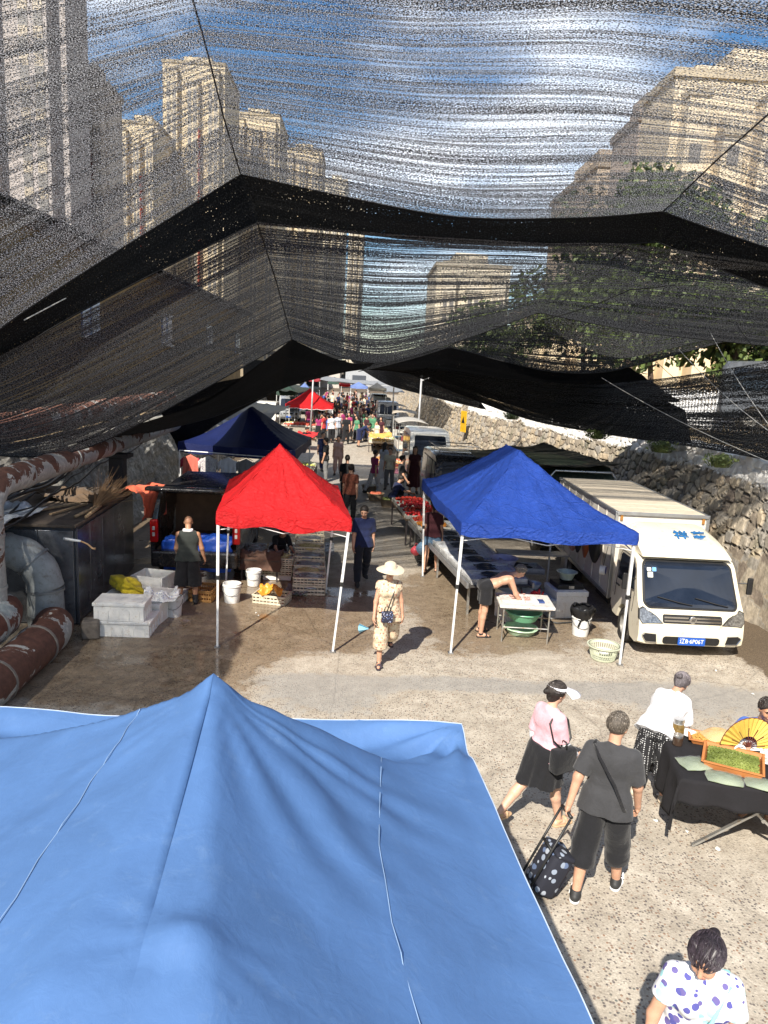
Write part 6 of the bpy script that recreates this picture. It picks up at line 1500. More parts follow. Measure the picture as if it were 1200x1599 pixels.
# ---- minivans
def minivan(label, p, paint, W=1.6, L=3.9, H=1.95, rz=0.0, glass=None, rack=False, group=None, name='minivan', lights=True, tail_open=False, cat='van', roof_m=None):
    t = thing(name, label, cat, p, rz, group); hz = .28
    prof = [(.0, .30), (-.02, .55), (.06, .86), (.42, .98), (.92, H * .93), (1.15, H * .985), (L * .6, H), (L - .1, H * .97), (L, H * .88), (L, .5), (L - .1, .28), (L - .5, .28), (L - .6, .55), (L - .85, .64), (L - 1.1, .55), (L - 1.2, .28), (1.25, .28), (1.15, .55), (.9, .64), (.65, .55), (.55, .28)]
    loft_body(prof, W, .07, 12).build('body', paint, t, autosmooth=35); g = glass or CGLASS
    def fr(x, z): y = np.interp(z, [.3, .55, .86, .98, H * .93], [0, -.02, .06, .42, .92]); return (x * (1 - .08 * max(0, z - 1)), y, z)
    z0, z1 = 1.03, H * .90
    rounded_plate(0, (z0 + z1) / 2, W * .80, z1 - z0, .08, fr, th=.014).build('windscreen', g, t)
    for sx in (-1, 1):
        for (ya, yb) in ((.75, 1.45), (1.55, 2.5), (2.6, L - .3)):
            k = .07 * .9
            b = MB(); x0, x1 = sx * (W / 2 * (1 - .01) + .006), sx * (W / 2 * (1 - k * .8) + .006); zb = 1.06; zt = H * .88
            ya2 = ya + (.28 if ya < 1 else 0)
            quad(b, (x0, ya, zb), (x0, yb, zb), (x1, yb, zt), (x1, ya2, zt), .012 if sx > 0 else -.012); b.build('side_window', g, t)
        pts = [(sx * .44, .62), (sx * .72, .60), (sx * .74, .80), (sx * .52, .78)]
        q_ = [Vector(fr(x, z)) + Vector((0, -.02, 0)) for x, z in pts]; f_ = (0, 1, 2, 3) if sx > 0 else (3, 2, 1, 0)
        MB().add(q_ + [p + Vector((0, .08, 0)) for p in q_], [f_] + [(i, (i + 1) % 4, 4 + (i + 1) % 4, 4 + i) for i in range(4)]).build('headlight', LAMPG, t)
        MB().box((sx * (W / 2 + .10), .78, 1.12), (.16, .08, .16), bev=.03).build('mirror', paint if paint is not CREAM else paint, t)
        for yy in (.9, L - .85): wheel(t, sx * (W / 2 - .10), yy, .29, .18)
    rounded_plate(0, .70, .72, .10, .03, fr, th=.02).build('grille', BLK, t); rounded_plate(0, .38, W * .92, .14, .05, fr, th=.03).build('bumper', M('bumper_grey', (.08, .08, .08), .6) if paint is not VANW else VANW, t)
    rounded_plate(0, .46, .40, .12, .01, lambda x, z: (x, -.06, z), th=.01).build('number_plate', M('plate_blue'), t)
    if rack:
        b = MB()
        for yy in (1.2, 2.2, 3.2): b.tube([(-W * .4, yy, H + .02), (-W * .4, yy, H + .14), (W * .4, yy, H + .14), (W * .4, yy, H + .02)], .016, 6)
        for sx in (-1, 1): b.tube([(sx * W * .4, 1.0, H + .14), (sx * W * .4, 3.4, H + .14)], .016, 6)
        b.build('roof_rack', M('rack_metal', (.3, .3, .3), .4, .6), t)
    return t
VANW = M('van_white', (.72, .70, .64), .3, var=.05, dirt=(.4, .33, .25), dirt_amt=.2, coat=.5)
VANK = M('van_black', (.018, .018, .02), .25, var=.1, dirt=(.10, .08, .06), dirt_amt=.3, coat=.6)
VANS = M('van_silver', (.40, .41, .42), .3, .5, var=.06, coat=.5)
minivan('white minivan facing the camera between the black van and a three-wheeler', (2.75, 28.6, 0), VANW, 1.65, 4.0, 2.05, R(2))
minivan('black minivan parked behind the blue canopy under a dark tarp', (3.05, 20.6, 0), VANK, 1.7, 3.9, 2.0, R(3), rack=True)
def tarp(label, C, m, n=36, sag=.25, seed=0, folds=.05):
    c = [Vector(q) for q in C]; o0 = c[0].copy(); P = []
    for i in range(n + 1):
        row = []
        for j in range(n + 1):
            u, v = i / n, j / n; p = (c[0] * (1 - u) + c[1] * u) * (1 - v) + (c[3] * (1 - u) + c[2] * u) * v - o0
            p.z -= sag * 4 * u * (1 - u) * (.4 + .6 * 4 * v * (1 - v)) - (float(fbm(np.array([u * 7 + seed]), np.array([v * 4]), seed, 3)[0]) - .5) * folds * 4
            row.append(p)
        P.append(row)
    o = MB().grid(P).build('tarpaulin', m, smooth=True, solid=.006); o.location = o0; tag(o, label, 'tarp'); return o
TARPK = M('tarp_black', (.018, .02, .018), .55, var=.3, dirt=(.08, .07, .05)); TARPG = M('tarp_green', (.022, .034, .022), .6, var=.4, dirt=(.10, .09, .06), dirt_amt=.4)
tarp('black tarpaulin stretched from the black van towards the wall', [(2.9, 20.0, 2.25), (4.1, 17.0, 2.35), (6.5, 17.5, 2.45), (5.3, 21.4, 2.5)], TARPK, seed=3)
# green pickup with covered load behind the truck
t = thing('covered_pickup', 'dark green covered vehicle with a silver hoop between the black van and truck', 'vehicle', (5.35, 17.6, 0), R(0))
loft_body([(0, .4), (0, 1.5), (.15, 2.05), (.5, 2.28), (3.2, 2.32), (3.6, 2.1), (3.7, .4)], 1.9, .10, 10).build('cover', TARPG, t, autosmooth=60)
for yy in (-.12,): MB().tube([(-.8, yy, 1.5), (-.8, yy, 2.05), (-.68, yy, 2.20), (.68, yy, 2.20), (.8, yy, 2.05), (.8, yy, 1.5)], .03, 8).build('hoop', M('rack_silver', (.6, .6, .6), .3, .8), t, True)
for sx in (-1, 1):
    for yy in (.7, 3.0): wheel(t, sx * .8, yy, .32, .2)
minivan('small grey minivan on the terrace behind the white fence', (13.6, 18.6, 3.25), M('van_dull_grey', (.13, .14, .16), .3, .4, coat=.4), 1.75, 4.2, 1.85, R(62), cat='van')
def trike(label, p, rz=0, cover=(.30, .28, .24), seat=(.2, .05, .05), group='three-wheeled market trucks'):
    t = thing('three_wheeler', label, 'three-wheeler', p, rz, group); mc = M('trike_cover_%.2f_%.2f' % (cover[0], cover[2]), cover, .7, var=.2, dirt=(.3, .25, .2)); gr = M('trike_blue', (.05, .10, .16), .4)
    MB().box((0, 2.0, .62), (1.25, 1.9, .10)).build('bed', gr, t)
    for sx in (-1, 1): MB().box((sx * .61, 2.0, .84), (.03, 1.9, .36)).build('side_board', M('board_pale', (.5, .5, .46), .6, dirt=(.3, .2, .1)), t)
    MB().box((0, 1.06, .84), (1.22, .03, .36)).build('front_board', M('board_pale'), t)
    fr_ = MB()
    for sx in (-1, 1):
        for yy in (.35, 2.9): fr_.bar((sx * .62, yy, .6), (sx * .62, yy, 1.92), .035)
    fr_.build('frame', M('trike_frame', (.35, .35, .34), .4, .6), t)
    P = []
    for i in range(9):
        u = -1 + i / 4; P.append([(u * .70, .2 + j * .28, 1.95 + .12 * (1 - u * u) + .01 * math.sin(j * 2)) for j in range(11)])
    MB().grid(P).build('cover', mc, t, smooth=True, solid=.02)
    MB().box((0, .62, .80), (.7, .36, .12), bev=.04).build('seat', M('seat_dark', (.05, .04, .04), .6), t); MB().tube([(0, -.05, .35), (0, .12, 1.0), (-.3, .22, 1.08)], .025, 7).tube([(0, .12, 1.0), (.3, .22, 1.08)], .02, 7).build('handlebar', BLK, t)
    MB().box((0, .0, .62), (.26, .18, .34), bev=.05).build('front_cowl', M('cowl_red', seat, .35), t); MB().lathe([(0, .03), (.07, .03), (.09, 0)], n=14).build('headlight', LAMPG, t).matrix_local = Matrix.Translation((0, -.10, .80)) @ Matrix.Rotation(R(90), 4, 'X')
    wheel(t, 0, 0, .27, .10)
    for sx in (-1, 1): wheel(t, sx * .52, 2.2, .27, .12)
    return t
trike('three-wheeled truck with a pale flat cover behind the white minivan', (2.35, 34.0, 0), R(2), (.42, .40, .36))
trike('three-wheeled truck with a tan cover farther along the wall', (2.3, 41.0, 0), R(-3), (.48, .42, .34), (.05, .1, .2))
trike('three-wheeled truck with a grey cover, farthest along the wall', (2.2, 48.0, 0), R(2), (.25, .26, .27))
for k, (x, y, m, lb) in enumerate([(1.9, 55, VANS, 'distant silver minivan beyond the grey three-wheeler'), (1.6, 62, VANW, 'distant white minivan far down the right side'), (1.5, 70, VANK, 'distant black minivan far down the right side'), (-6.2, 46, VANW, 'white minivan half hidden left of the distant red canopy'), (-6.3, 34, VANK, 'black minivan in shadow on the left beyond the navy canopy'), (-5.6, 56, VANS, 'distant silver minivan at the left beyond the canopies'), (-4.9, 66, VANK, 'distant black minivan at the left side of the street')]):
    minivan(lb, (x, y, 0), m, rz=R(2), name='minivan')
# ---- black estate with its tailgate up, seen from behind
t = thing('black_car', 'black car with its tailgate raised behind the man in boots', 'car', (-3.22, 14.45, 0), R(2)); W_, L_ = 1.75, 4.3
for sx in (-1, 1):
    sp = [(0, .32), (-.02, .80), (.06, 1.18), (.16, 1.62), (.40, 1.74), (3.0, 1.72), (3.6, 1.15), (4.25, .98), (4.3, .35), (3.7, .3), (3.5, .6), (3.15, .6), (2.95, .3), (1.1, .3), (.95, .6), (.62, .6), (.42, .3)]
    b = MB(); o3 = [Vector((sx * (W_ / 2 - (.08 if z > 1.2 else 0)), y, z)) for y, z in sp]; i3 = [p - Vector((sx * .07, 0, 0)) for p in o3]; n_ = len(sp)
    b.add(o3 + i3, [tuple(range(n_)) if sx > 0 else tuple(reversed(range(n_))), tuple(reversed(range(n_, 2 * n_))) if sx > 0 else tuple(range(n_, 2 * n_))] + [(i, (i + 1) % n_, n_ + (i + 1) % n_, n_ + i) for i in range(n_)])
    b.build('body_side', VANK, t)
    MB().box((sx * (W_ / 2 - .07), -.015, 1.02), (.16, .10, .46), bev=.03).build('tail_light', M('tail_red', (.45, .01, .01), .2, var=.2), t)
    for q in range(2): MB().box((sx * (W_ / 2 - .07), -.07, .96 + q * .12), (.05, .012, .08), bev=.01).build('lamp_insert', M('white_plastic'), t)
    MB().bar((sx * (W_ / 2 - .22), .10, 1.72), (sx * (W_ / 2 - .30), -.38, 1.86), .02).build('gas_strut', M('rack_silver'), t)
    for yy in (.78, 3.3): wheel(t, sx * (W_ / 2 - .10), yy, .31, .2)
    MB().box((sx * (W_ / 2 - .13), 1.0, 1.44), (.012, 1.5, .36)).build('side_window', CGLASS, t)
MB().box((0, 1.7, 1.75), (W_ - .2, 2.75, .06), bev=.02).build('roof', VANK, t)
MB().box((0, .9, .62), (W_ - .2, 1.9, .04)).box((0, 1.85, 1.1), (W_ - .2, .08, .95)).build('boot_lining', M('lining_tan', (.22, .14, .09), .9, var=.2), t)
MB().box((0, -.06, .48), (W_ - .06, .22, .34), bev=.05).build('rear_bumper', VANK, t)
tg = MB(); tg.grid([[(x, .12 - .95 * v, 1.79 + .20 * math.sin(v * 1.7)) for v in [j / 8 for j in range(9)]] for x in (-W_ / 2 + .10, -W_ / 4, 0, W_ / 4, W_ / 2 - .10)])
tgo = tg.build('tailgate', VANK, t, smooth=True, solid=.06); MB().box((0, -.48, 1.985), (W_ * .6, .42, .02), bev=.006).build('rear_window', CGLASS, tgo)
o = rag('blue_tarp', 'bright blue tarp hanging out of the open car boot', (-3.2, 14.75, .82), M('blue_tarp_plastic', (.02, .09, .50), .4, var=.2), 1.35, .95, .62, 'tarp', 88)
# ---------------------------------------------------------------- goods under the blue canopy
def work_table():
    t = thing('work_table', 'low metal framed table carrying the cutting board and scraps', 'table', (2.88, 11.98, 0), R(-3))
    ms = M('tube_steel', (.42, .41, .38), .4, .7, dirt=(.3, .2, .1))
    for x in (-.38, .38):
        for y in (-.30, .30): MB().tube([(x, y, 0), (x, y, .60)], .014, 8).build('leg', ms, t)
    b = MB()
    for z in (.26, .58):
        b.tube([(-.38, -.30, z), (.38, -.30, z), (.38, .30, z), (-.38, .30, z), (-.38, -.30, z)], .011, 6)
    b.build('frame', ms, t)
    MB().box((0, 0, .63), (.92, .72, .05), bev=.012).build('top', M('white_board', (.62, .60, .55), .45, var=.1, dirt=(.35, .15, .10), dirt_amt=.3), t)
work_table()
bd = MB().box((0, 0, .012), (.62, .40, .024), bev=.006).build('cutting_board', M('board_white', (.70, .68, .64), .4, dirt=(.45, .1, .07), dirt_amt=.35)); bd.location = (2.78, 12.02, .657); tag(bd, 'white cutting board smeared with fish scraps on the low table', 'cutting board')
sc_ = MB()
for k in range(26): sc_.blob((random.gauss(0, .10), random.gauss(0, .07), .02), (random.uniform(.01, .035), random.uniform(.01, .025), .012), 4, .5, k)
o = sc_.build('fish_scraps', M('fish_meat', (.55, .30, .24), .35, var=.5, scale=30)); o.location = (2.78, 12.05, .683); tag(o, 'pink and pale fish scraps heaped on the cutting board', 'scraps', kind='stuff')
o = MB().box((0, 0, .012), (.10, .16, .024), bev=.004).build('notebook', M('blue_card', (.04, .07, .2), .5)); o.location = (3.14, 11.9, .658); tag(o, 'small dark blue card lying on the right of the low table', 'card')
GRNB = M('basin_green', (.16, .42, .25), .35, var=.1)
o = lathe_obj('basin', [(0, 0), (.22, 0), (.30, .14), (.32, .14), (.31, .155), (.29, .15), (.21, .012), (0, .012)], GRNB); o.location = (2.92, 12.12, .27); tag(o, 'green plastic basin on the lower frame of the low table', 'basin')
o = lathe_obj('basin', [(0, 0), (.22, 0), (.28, .10), (.30, .10), (.29, .115), (.27, .11), (.21, .012), (0, .012)], M('basin_pale_green', (.40, .55, .38), .35)); o.location = (2.9, 12.15, .01); tag(o, 'pale green basin on the ground beneath the low table', 'basin')
foam_box('open white foam box with dark inside behind the low table', (2.95, 12.95, .30), (.62, .46, .24), R(20), lid=False, group='foam boxes under the blue canopy')
foam_box('closed foam box under the open dark one behind the low table', (2.95, 12.95, 0), (.62, .46, .30), R(18), group='foam boxes under the blue canopy')
rag('red_bag', 'bright red plastic bag lying behind the low table', (3.15, 12.75, .52), M('red_plastic', (.6, .02, .02), .4), .35, .3, 0, 'bag', 89)
bucket('white bucket with a black bag hanging over its rim in front of the stove', (3.96, 12.20, 0), .165, .36, group=None)
P = []
for i in range(15):
    v = i / 14; P.append([(math.cos(a) * (.16 + .05 * math.sin(PI * v) + .02 * math.sin(5 * a + v * 5)) , math.sin(a) * (.16 + .05 * math.sin(PI * v) + .02 * math.cos(4 * a)), .30 + .22 * math.sin(v * PI * .6) - (.14 * (v * 0)) + (.02 * math.sin(7 * a))) for a in [2 * PI * k / 24 for k in range(24)]])
o = MB().grid(P, closed=True).build('bin_bag', M('bin_bag', (.012, .012, .013), .28), smooth=True); o.location = (3.96, 12.20, 0); tag(o, 'black bin bag folded over the white bucket', 'bag')
for k, dx in enumerate((-.07, .07)):
    o = MB().bar((3.96 + dx * .6, 12.035, .36), (3.96 + dx * 1.5, 12.025, .20), .035, .012).build('bag_strap', M('bin_bag')); tag(o, ['left dangling strap of the black bag on the bucket', 'right dangling strap of the black bag on the bucket'][k], 'strap', 'bag straps')
bucket('grey speckled bucket with a lid bowl behind the black bag bucket', (3.40, 13.6, 0), .19, .40, c=(.36, .36, .37), group=None, m=M('speckled', (.38, .38, .39), .5, dirt=(.1, .1, .1), dirt_amt=.6, scale=14))
dish('pale bowl sitting on the grey speckled bucket', (3.40, 13.6, .40), .16, M('bowl_grey', (.42, .46, .52), .4), .10, None, 'bowl', 'bowl')
foam_box('tall white foam cooler carrying the stove under the blue canopy', (3.98, 13.35, 0), (.62, .62, .52), R(8), group='foam boxes under the blue canopy')
foam_box('grey louvred case standing beside the foam cooler', (3.62, 13.2, 0), (.10, .5, .36), R(12), m=FOAMB, group='foam boxes under the blue canopy')
t = thing('gas_stove', 'black gas stove standing on the white foam cooler', 'stove', (3.98, 13.35, .525), R(8)); MB().box((0, 0, .05), (.52, .44, .09), bev=.015).build('body', BLK, t); MB().lathe([(.05, .09), (.12, .10), (.14, .12), (.15, .12)], n=16).build('burner', M('cast_iron', (.03, .03, .03), .6, .5), t); MB().box((.0, -.225, .05), (.1, .02, .05)).build('knob', M('rack_silver'), t)
o = lathe_obj('bowl', [(0, 0), (.11, 0), (.17, .14), (.20, .14), (.20, .15), (.165, .145), (.105, .012), (0, .012)], M('bowl_green_grey', (.38, .45, .40), .4)); o.location = (3.98, 13.4, .66); tag(o, 'pale green bowl on top of the black stove', 'bowl')
# laundry basket with foam in it, by the truck wheel
t = thing('plastic_basket', 'pale green slotted plastic basket on the ground by the truck wheel', 'basket', (4.02, 11.12, 0))
b = MB(); n = 40
for z0, z1, r0, r1 in ((0, .03, .18, .19), (.09, .115, .205, .212), (.19, .235, .235, .245)):
    b.lathe([(r0, z0), (r1, z1), (r1 - .012, z1), (r0 - .012, z0)], n=n)
for k in range(n):
    a = 2 * PI * k / n; b.bar((math.cos(a) * .185, math.sin(a) * .185, .01), (math.cos(a) * .238, math.sin(a) * .238, .21), .010, .008)
b.lathe([(0, .01), (.185, .012)], n=n); b.lathe([(.235, .235), (.268, .235), (.268, .222), (.24, .22)], n=n)
b.build('basket', M('basket_pale', (.55, .58, .44), .45, var=.06), t)
o = MB().blob((0, 0, 0), (.11, .09, .05), 8, .5, 4).build('foam_lump', M('foam_white', (.75, .76, .76), .6), smooth=True); o.location = (4.05, 11.13, .11); tag(o, 'white foam lump lying in the pale slotted basket', 'lump')
# bags and rope hanging on the truck side
for k, (y, z, sx, h, m, lb, sd) in enumerate([(13.3, 1.65, .20, .62, M('bag_black', (.015, .015, .016), .6), 'large black bag hanging on the truck side', 1), (13.9, 1.72, .14, .75, cloth('bag_rust', (.28, .08, .03)), 'rust coloured cloth bag hanging on the truck side', 2), (14.4, 1.75, .16, .8, M('bag_blackish', (.03, .03, .035), .6), 'dark long bag hanging farthest back on the truck side', 3), (14.75, 1.3, .17, .4, cloth('bag_pink', (.45, .25, .2)), 'dusky pink bundle hanging behind the rust coloured bag', 5)]):
    P = []
    for i in range(14):
        v = i / 13; r = sx * (.18 + .9 * math.sin(PI * min(1, .12 + v * .86)) ** .8); P.append([(math.cos(a) * r * .5 * (1 + .15 * math.sin(3 * a + sd)), math.sin(a) * r * (1 + .12 * math.sin(4 * a + v * 6)), -h * v) for a in [2 * PI * q / 18 for q in range(18)]])
    t = thing('hanging_bag', lb, 'bag', (4.44, y, z), 0, 'bags hanging on the truck side'); MB().grid(P, closed=True).build('sack', m, t, smooth=True); MB().tube([(0.1, 0, .12), (.06, .02, .05), (0, 0, -.02)], .01, 6).build('loop', M('black_rope'), t)
t = thing('paper_roll', 'roll of blue and white tape hanging from the truck side', 'roll', (4.50, 12.95, .98)); MB().lathe([(.03, -.05), (.085, -.05), (.085, .05), (.03, .05), (.03, -.05)], n=24).build('roll', M('roll_white', (.6, .6, .6), .6), t, autosmooth=30).rotation_euler = (R(90), 0, R(60)); MB().lathe([(0, .052), (.065, .052)], n=24).build('label_disc', M('label_blue', (.03, .06, .35), .5), t).rotation_euler = (R(90), 0, R(60)); MB().tube([(0, 0, .08), (.05, 0, .45)], .005, 5).build('string', M('black_rope'), t)
# long display of fish trays
t = thing('display_bench', 'long sloping display bench with a metal edge running back under the canopy', 'bench', (2.25, 15.5, 0), R(8))
b = MB()
for x in (-.5, .5):
    for y in (-2.4, 0, 2.4): MB().bar((x, y, 0), (x, y, .62), .04).build('leg', M('tube_steel'), t)
MB().box((0, 0, .62), (1.2, 5.4, .03)).build('top', M('bench_dark', (.06, .055, .05), .6), t)
MB().bar((-.62, -2.7, .64), (-.62, 2.7, .64), .04, .10).bar((.62, -2.7, .64), (.62, 2.7, .64), .04, .10).build('edge_rail', M('rail_grey', (.38, .38, .38), .4, .6), t)
TR = M('tray_white_dirty', (.50, .50, .49), .5, var=.2, dirt=(.2, .2, .2), dirt_amt=.3)
rot = Matrix.Rotation(R(8), 3, 'Z')
names = 'first second third fourth fifth sixth seventh eighth ninth tenth'.split()
for i in range(9):
    p = Vector((2.25, 15.5, 0)) + rot @ Vector((0, -2.35 + i * .58, 0)); foam_box('pale fish tray on the long display bench, %s from the near end' % names[i], (p.x, p.y, .64), (1.08, .52, .10), R(8 + random.uniform(-2, 2)), lid=False, m=TR, group='pale trays on the display bench', content=fish_fill(M('fish_dark', (.05, .055, .06), .25, .2, var=.5), 5, 60 + i, .9), ribs=False)
foam_box('second row foam tray lying right of the bench under the canopy', (3.45, 15.0, .35), (.9, .55, .12), R(4), lid=False, m=TR, group='foam boxes under the blue canopy', content=fish_fill(M('fish_dark'), 5, 71), ribs=False)
t = thing('trestle', 'grey steel bench standing across the back under the blue canopy', 'bench', (3.7, 15.1, 0)); MB().box((0, 0, .72), (1.5, .35, .04)).build('top', M('rail_grey'), t)
for x in (-.7, .7): MB().box((x, 0, .35), (.05, .3, .7)).build('leg', M('rail_grey'), t)
o = lathe_obj('basin', [(0, 0), (.20, 0), (.27, .16), (.29, .16), (.26, .155), (.19, .012), (0, .012)], M('basin_lilac', (.38, .38, .52), .4)); o.location = (2.95, 14.3, .64); tag(o, 'lilac basin on the bench near the bent man', 'basin')
rope('drain hose lying on the ground near the buckets', [(3.3, 12.9, .02), (3.7, 12.7, .02), (4.3, 12.9, .02)], .014, M('hose_dark', (.05, .05, .05), .5), name='hose', cat='hose', group=None)
# fruit stand between the canopies
def produce(label, c, d, colors, seed, n=90, r=.045, name='fruit_stand', cat='stand', rz=0, table=True, boxm=None, h=.7, group='produce stands', tilt=0.0):
    t = thing(name, label, cat, c, rz, group); w, l = d; rnd = random.Random(seed)
    if table:
        MB().box((0, 0, h - .03), (w, l, .04)).build('top', M('stand_wood', (.2, .14, .09), .8), t)
        for x in (-w / 2 + .04, w / 2 - .04):
            for y in (-l / 2 + .04, l / 2 - .04): MB().bar((x, y, 0), (x, y, h - .04), .04).build('leg', M('leg_dark'), t)
    nb = max(1, int(l / .5)); ms = [M('produce_%.2f_%.2f_%.2f' % cc, cc, .4, var=.3, scale=12) for cc in colors]
    for k in range(nb):
        cc = ms[k % len(ms)]; y0 = -l / 2 + l * (k + .5) / nb; b = MB(); base = h if table else .03
        for q in range(max(8, n // nb)):
            x = rnd.uniform(-w * .44, w * .44); y = y0 + rnd.uniform(-.5, .5) * l / nb * .86; hh = (1 - (x / (w * .5)) ** 2) * (1 - ((y - y0) / (l / nb * .55)) ** 2)
            b.blob((x, y, base + .03 + max(0, hh) * .10 + rnd.uniform(0, .02)), r * rnd.uniform(.8, 1.25), 4, .1, rnd.randint(0, 9999))
        b.build('produce_heap', cc, t, smooth=True)
        tb = MB(); lw = l / nb * .94
        for sx in (-1, 1): tb.box((sx * w * .48, y0, base + .04), (.015, lw, .09))
        for sy in (-1, 1): tb.box((0, y0 + sy * lw / 2, base + .04), (w * .97, .015, .09))
        tb.build('tray', boxm or M('tray_pale', (.5, .48, .42), .6), t)
    return t
produce('stand heaped with bright red strawberries left of the blue canopy', (1.55, 19.6, 0), (1.0, 2.6), [(.45, .02, .02), (.50, .04, .02), (.38, .015, .02)], 1, 260, .04, rz=R(6))
produce('stand with orange and red fruit just behind the lady with bags', (1.75, 17.6, 0), (.8, 1.2), [(.6, .22, .03), (.5, .05, .02)], 2, 120, .04, rz=R(6))
for k in range(4):
    o = crate('dark crate stacked below the fruit stand, %s layer' % ['lowest', 'second', 'third', 'top'][k], (1.75, 16.85, .15 * k), (.7, .5, .14), R(4), m=M('crate_black', (.035, .035, .035), .6), group='dark crates by the fruit stand')
# ---------------------------------------------------------------- the people
cBLK = cloth('cloth_black', (.013, .013, .015)); cGRY = cloth('cloth_charcoal', (.045, .045, .048)); cPNK = cloth('cloth_pink', (.72, .40, .45)); cWHT = cloth('cloth_white', (.66, .66, .68))
cNVY = cloth('cloth_navy', (.012, .018, .06)); cBLU = cloth('cloth_blue', (.06, .13, .42)); cDRK = cloth('cloth_darkgreen', (.03, .035, .032))
DOTS = patterned('polka_dots', (.015, .015, .017), [(.7, .7, .7)], 42, 'dots', .22)
FLOR = patterned('floral_cream', (.56, .44, .30), [(.45, .20, .14), (.62, .55, .40), (.30, .18, .12), (.66, .58, .44)], 30, thr=.42)
PURP = patterned('purple_print', (.68, .68, .70), [(.08, .08, .30), (.35, .65, .68), (.72, .72, .74), (.12, .10, .28), (.7, .7, .72)], 24, thr=.5)
def bagstrap(root, J, pts, m, r=.012, flat=True, name='strap'):
    o = MB().tube([J['TT'](*p) for p in pts], r, 6).build(name, m, root, smooth=True); return o
# gray T-shirt man pulling a trolley
p1, J1 = person('man in a charcoal T-shirt and black cropped trousers pulling a shopping trolley', (2.22, 5.66, 0), 26, h=1.66, build=1.12,
    lean=4, head=(4, 24), legs=((12, 5, 3), (-10, 6, 8)), arms=((8, 12, 14, 4), (-20, 18, 2, 10)), wear=[dict(k='shirt', m=cGRY, sleeve=.82, hem=-.10, cuff=.022, folds=.008), dict(k='trousers', m=cBLK, len=1.42, grow=.035, folds=.008)],
    hair='short', haircol=(.09, .075, .06), res=.0075, curl=(.5, 1.0), solecol=(.75, .75, .75), seed=1, face_detail=True)
bagstrap(p1, J1, [(-.15, -.05, .485), (-.09, -.135, .42), (.06, -.165, .22), (.15, -.13, .02), (.19, -.02, -.06), (.16, .11, .05), (0, .165, .25), (-.11, .13, .42), (-.15, .02, .49), (-.15, -.05, .485)], cBLK, .014)
for sd, k in ((1, 0), (-1, 1)):
    for q in range(3):
        an = J1['J']['leg', k][2]; MB().bar((an[0] + sd * .055, an[1] + .03 + .035 * q, .03), (an[0] + sd * .045, an[1] + .055 + .035 * q, .075), .014, .006).build('shoe_stripe', M('sole_0.75_0.75'), p1)
hand = wpt(p1, J1['J']['arm', 1][1]) ; wr = wpt(p1, J1['J']['arm', 1][1] + (J1['J']['arm', 1][3] * .32))
# trolley
BAGP = patterned('trolley_print', (.012, .013, .022), [(.25, .29, .36), (.10, .14, .24), (.34, .37, .42)], 15, thr=.36)
hw_ = wpt(p1, J1['J']['arm', 1][2] + J1['J']['arm', 1][3] * .07)
base = Vector((1.50, 5.58, 0)); t = thing('shopping_trolley', 'black patterned two-wheeled shopping trolley tilted behind the charcoal T-shirt man', 'trolley', base)
ax = (hw_ - base); hz = Vector((ax.x, ax.y, ax.z)).normalized(); sidev = Vector((0, 0, 1)).cross(hz).normalized(); upv = hz.cross(sidev).normalized()
frm = Matrix((sidev, -upv, hz)).transposed()
L_h = ax.length
b = MB()
for s_ in (-.09, .09): b.tube([sidev * s_ + hz * .1, sidev * s_ + hz * (L_h - .02)], .011, 7)
b.tube([sidev * -.09 + hz * (L_h), sidev * .09 + hz * (L_h)], .016, 8); b.tube([sidev * -.09 + hz * (L_h * .62), sidev * .09 + hz * (L_h * .62)], .013, 7)
b.build('handle', BLKPL, t, smooth=True)
sg = 1 if upv.z < 0 else -1
bc = hz * .33 + upv * (.14 * -1)
bagm = MB(); bagm.box(bc, (.27, .20, .38), bev=.04, rot=frm); bagm.build('bag', BAGP, t, autosmooth=50)
MB().box(bc + hz * .20, (.262, .195, .05), bev=.02, rot=frm).build('flap', BAGP, t, autosmooth=50); MB().box(bc + upv * -.115 + hz * -.06, (.2, .05, .2), bev=.02, rot=frm).build('pocket', BAGP, t, autosmooth=50)
MB().tube([sidev * -.2 + Vector((0, 0, .07)), sidev * .2 + Vector((0, 0, .07))], .009, 6).build('axle', M('rack_silver'), t)
for s_ in (-.2, .2):
    c_ = sidev * s_ + Vector((0, 0, .075)); u_ = Vector((0, 0, 1)); v_ = sidev.cross(u_).normalized(); MB().tube([c_ - sidev * .014, c_ + sidev * .014], .075, 18).build('wheel', BLKPL, t, autosmooth=40)
# pink top woman with a white visor
def visor(root, HL, lh, s):
    P = []
    for i in range(17):
        a = -1.25 + 2.5 * i / 16; row = []
        for j in range(5):
            v = j / 4; rr = 1 + 1.55 * v * math.cos(a * .62) ; row.append(HL(math.sin(a) * .088 * rr, .004 + math.cos(a) * .104 * rr, .058 - .040 * v - .015 * v * abs(math.sin(a))))
        P.append(row)
    o = MB().grid(P).build('visor', M('visor_white', (.78, .76, .80), .5, var=.03), root, smooth=True, solid=.006)
    MB().grid([[HL(math.sin(a) * .092, -.006 + math.cos(a) * .108, z) for z in (.030, .075)] for a in [2 * PI * k / 28 for k in range(29)]]).build('band', M('visor_white'), o, smooth=True, solid=.006)
p2, J2 = person('woman in a pink top, black skirt and white sun visor walking away to the right', (1.92, 6.62, 0), 62, h=1.52, female=True, build=1.06,
    lean=5, head=(6, 8), legs=((16, 2, 4), (-24, 2, 22)), arms=((10, 8, 38, 4), (-8, 8, 14)), wear=[dict(k='shirt', m=cPNK, sleeve=.95, hem=-.05, cuff=.014, neck=.075), dict(k='skirt', m=cBLK, len=.34, flare=.075)],
    hair='bun', res=.0075, feet='sandals', shoecol=(.50, .34, .20), hat=visor, seed=2, tone=2)
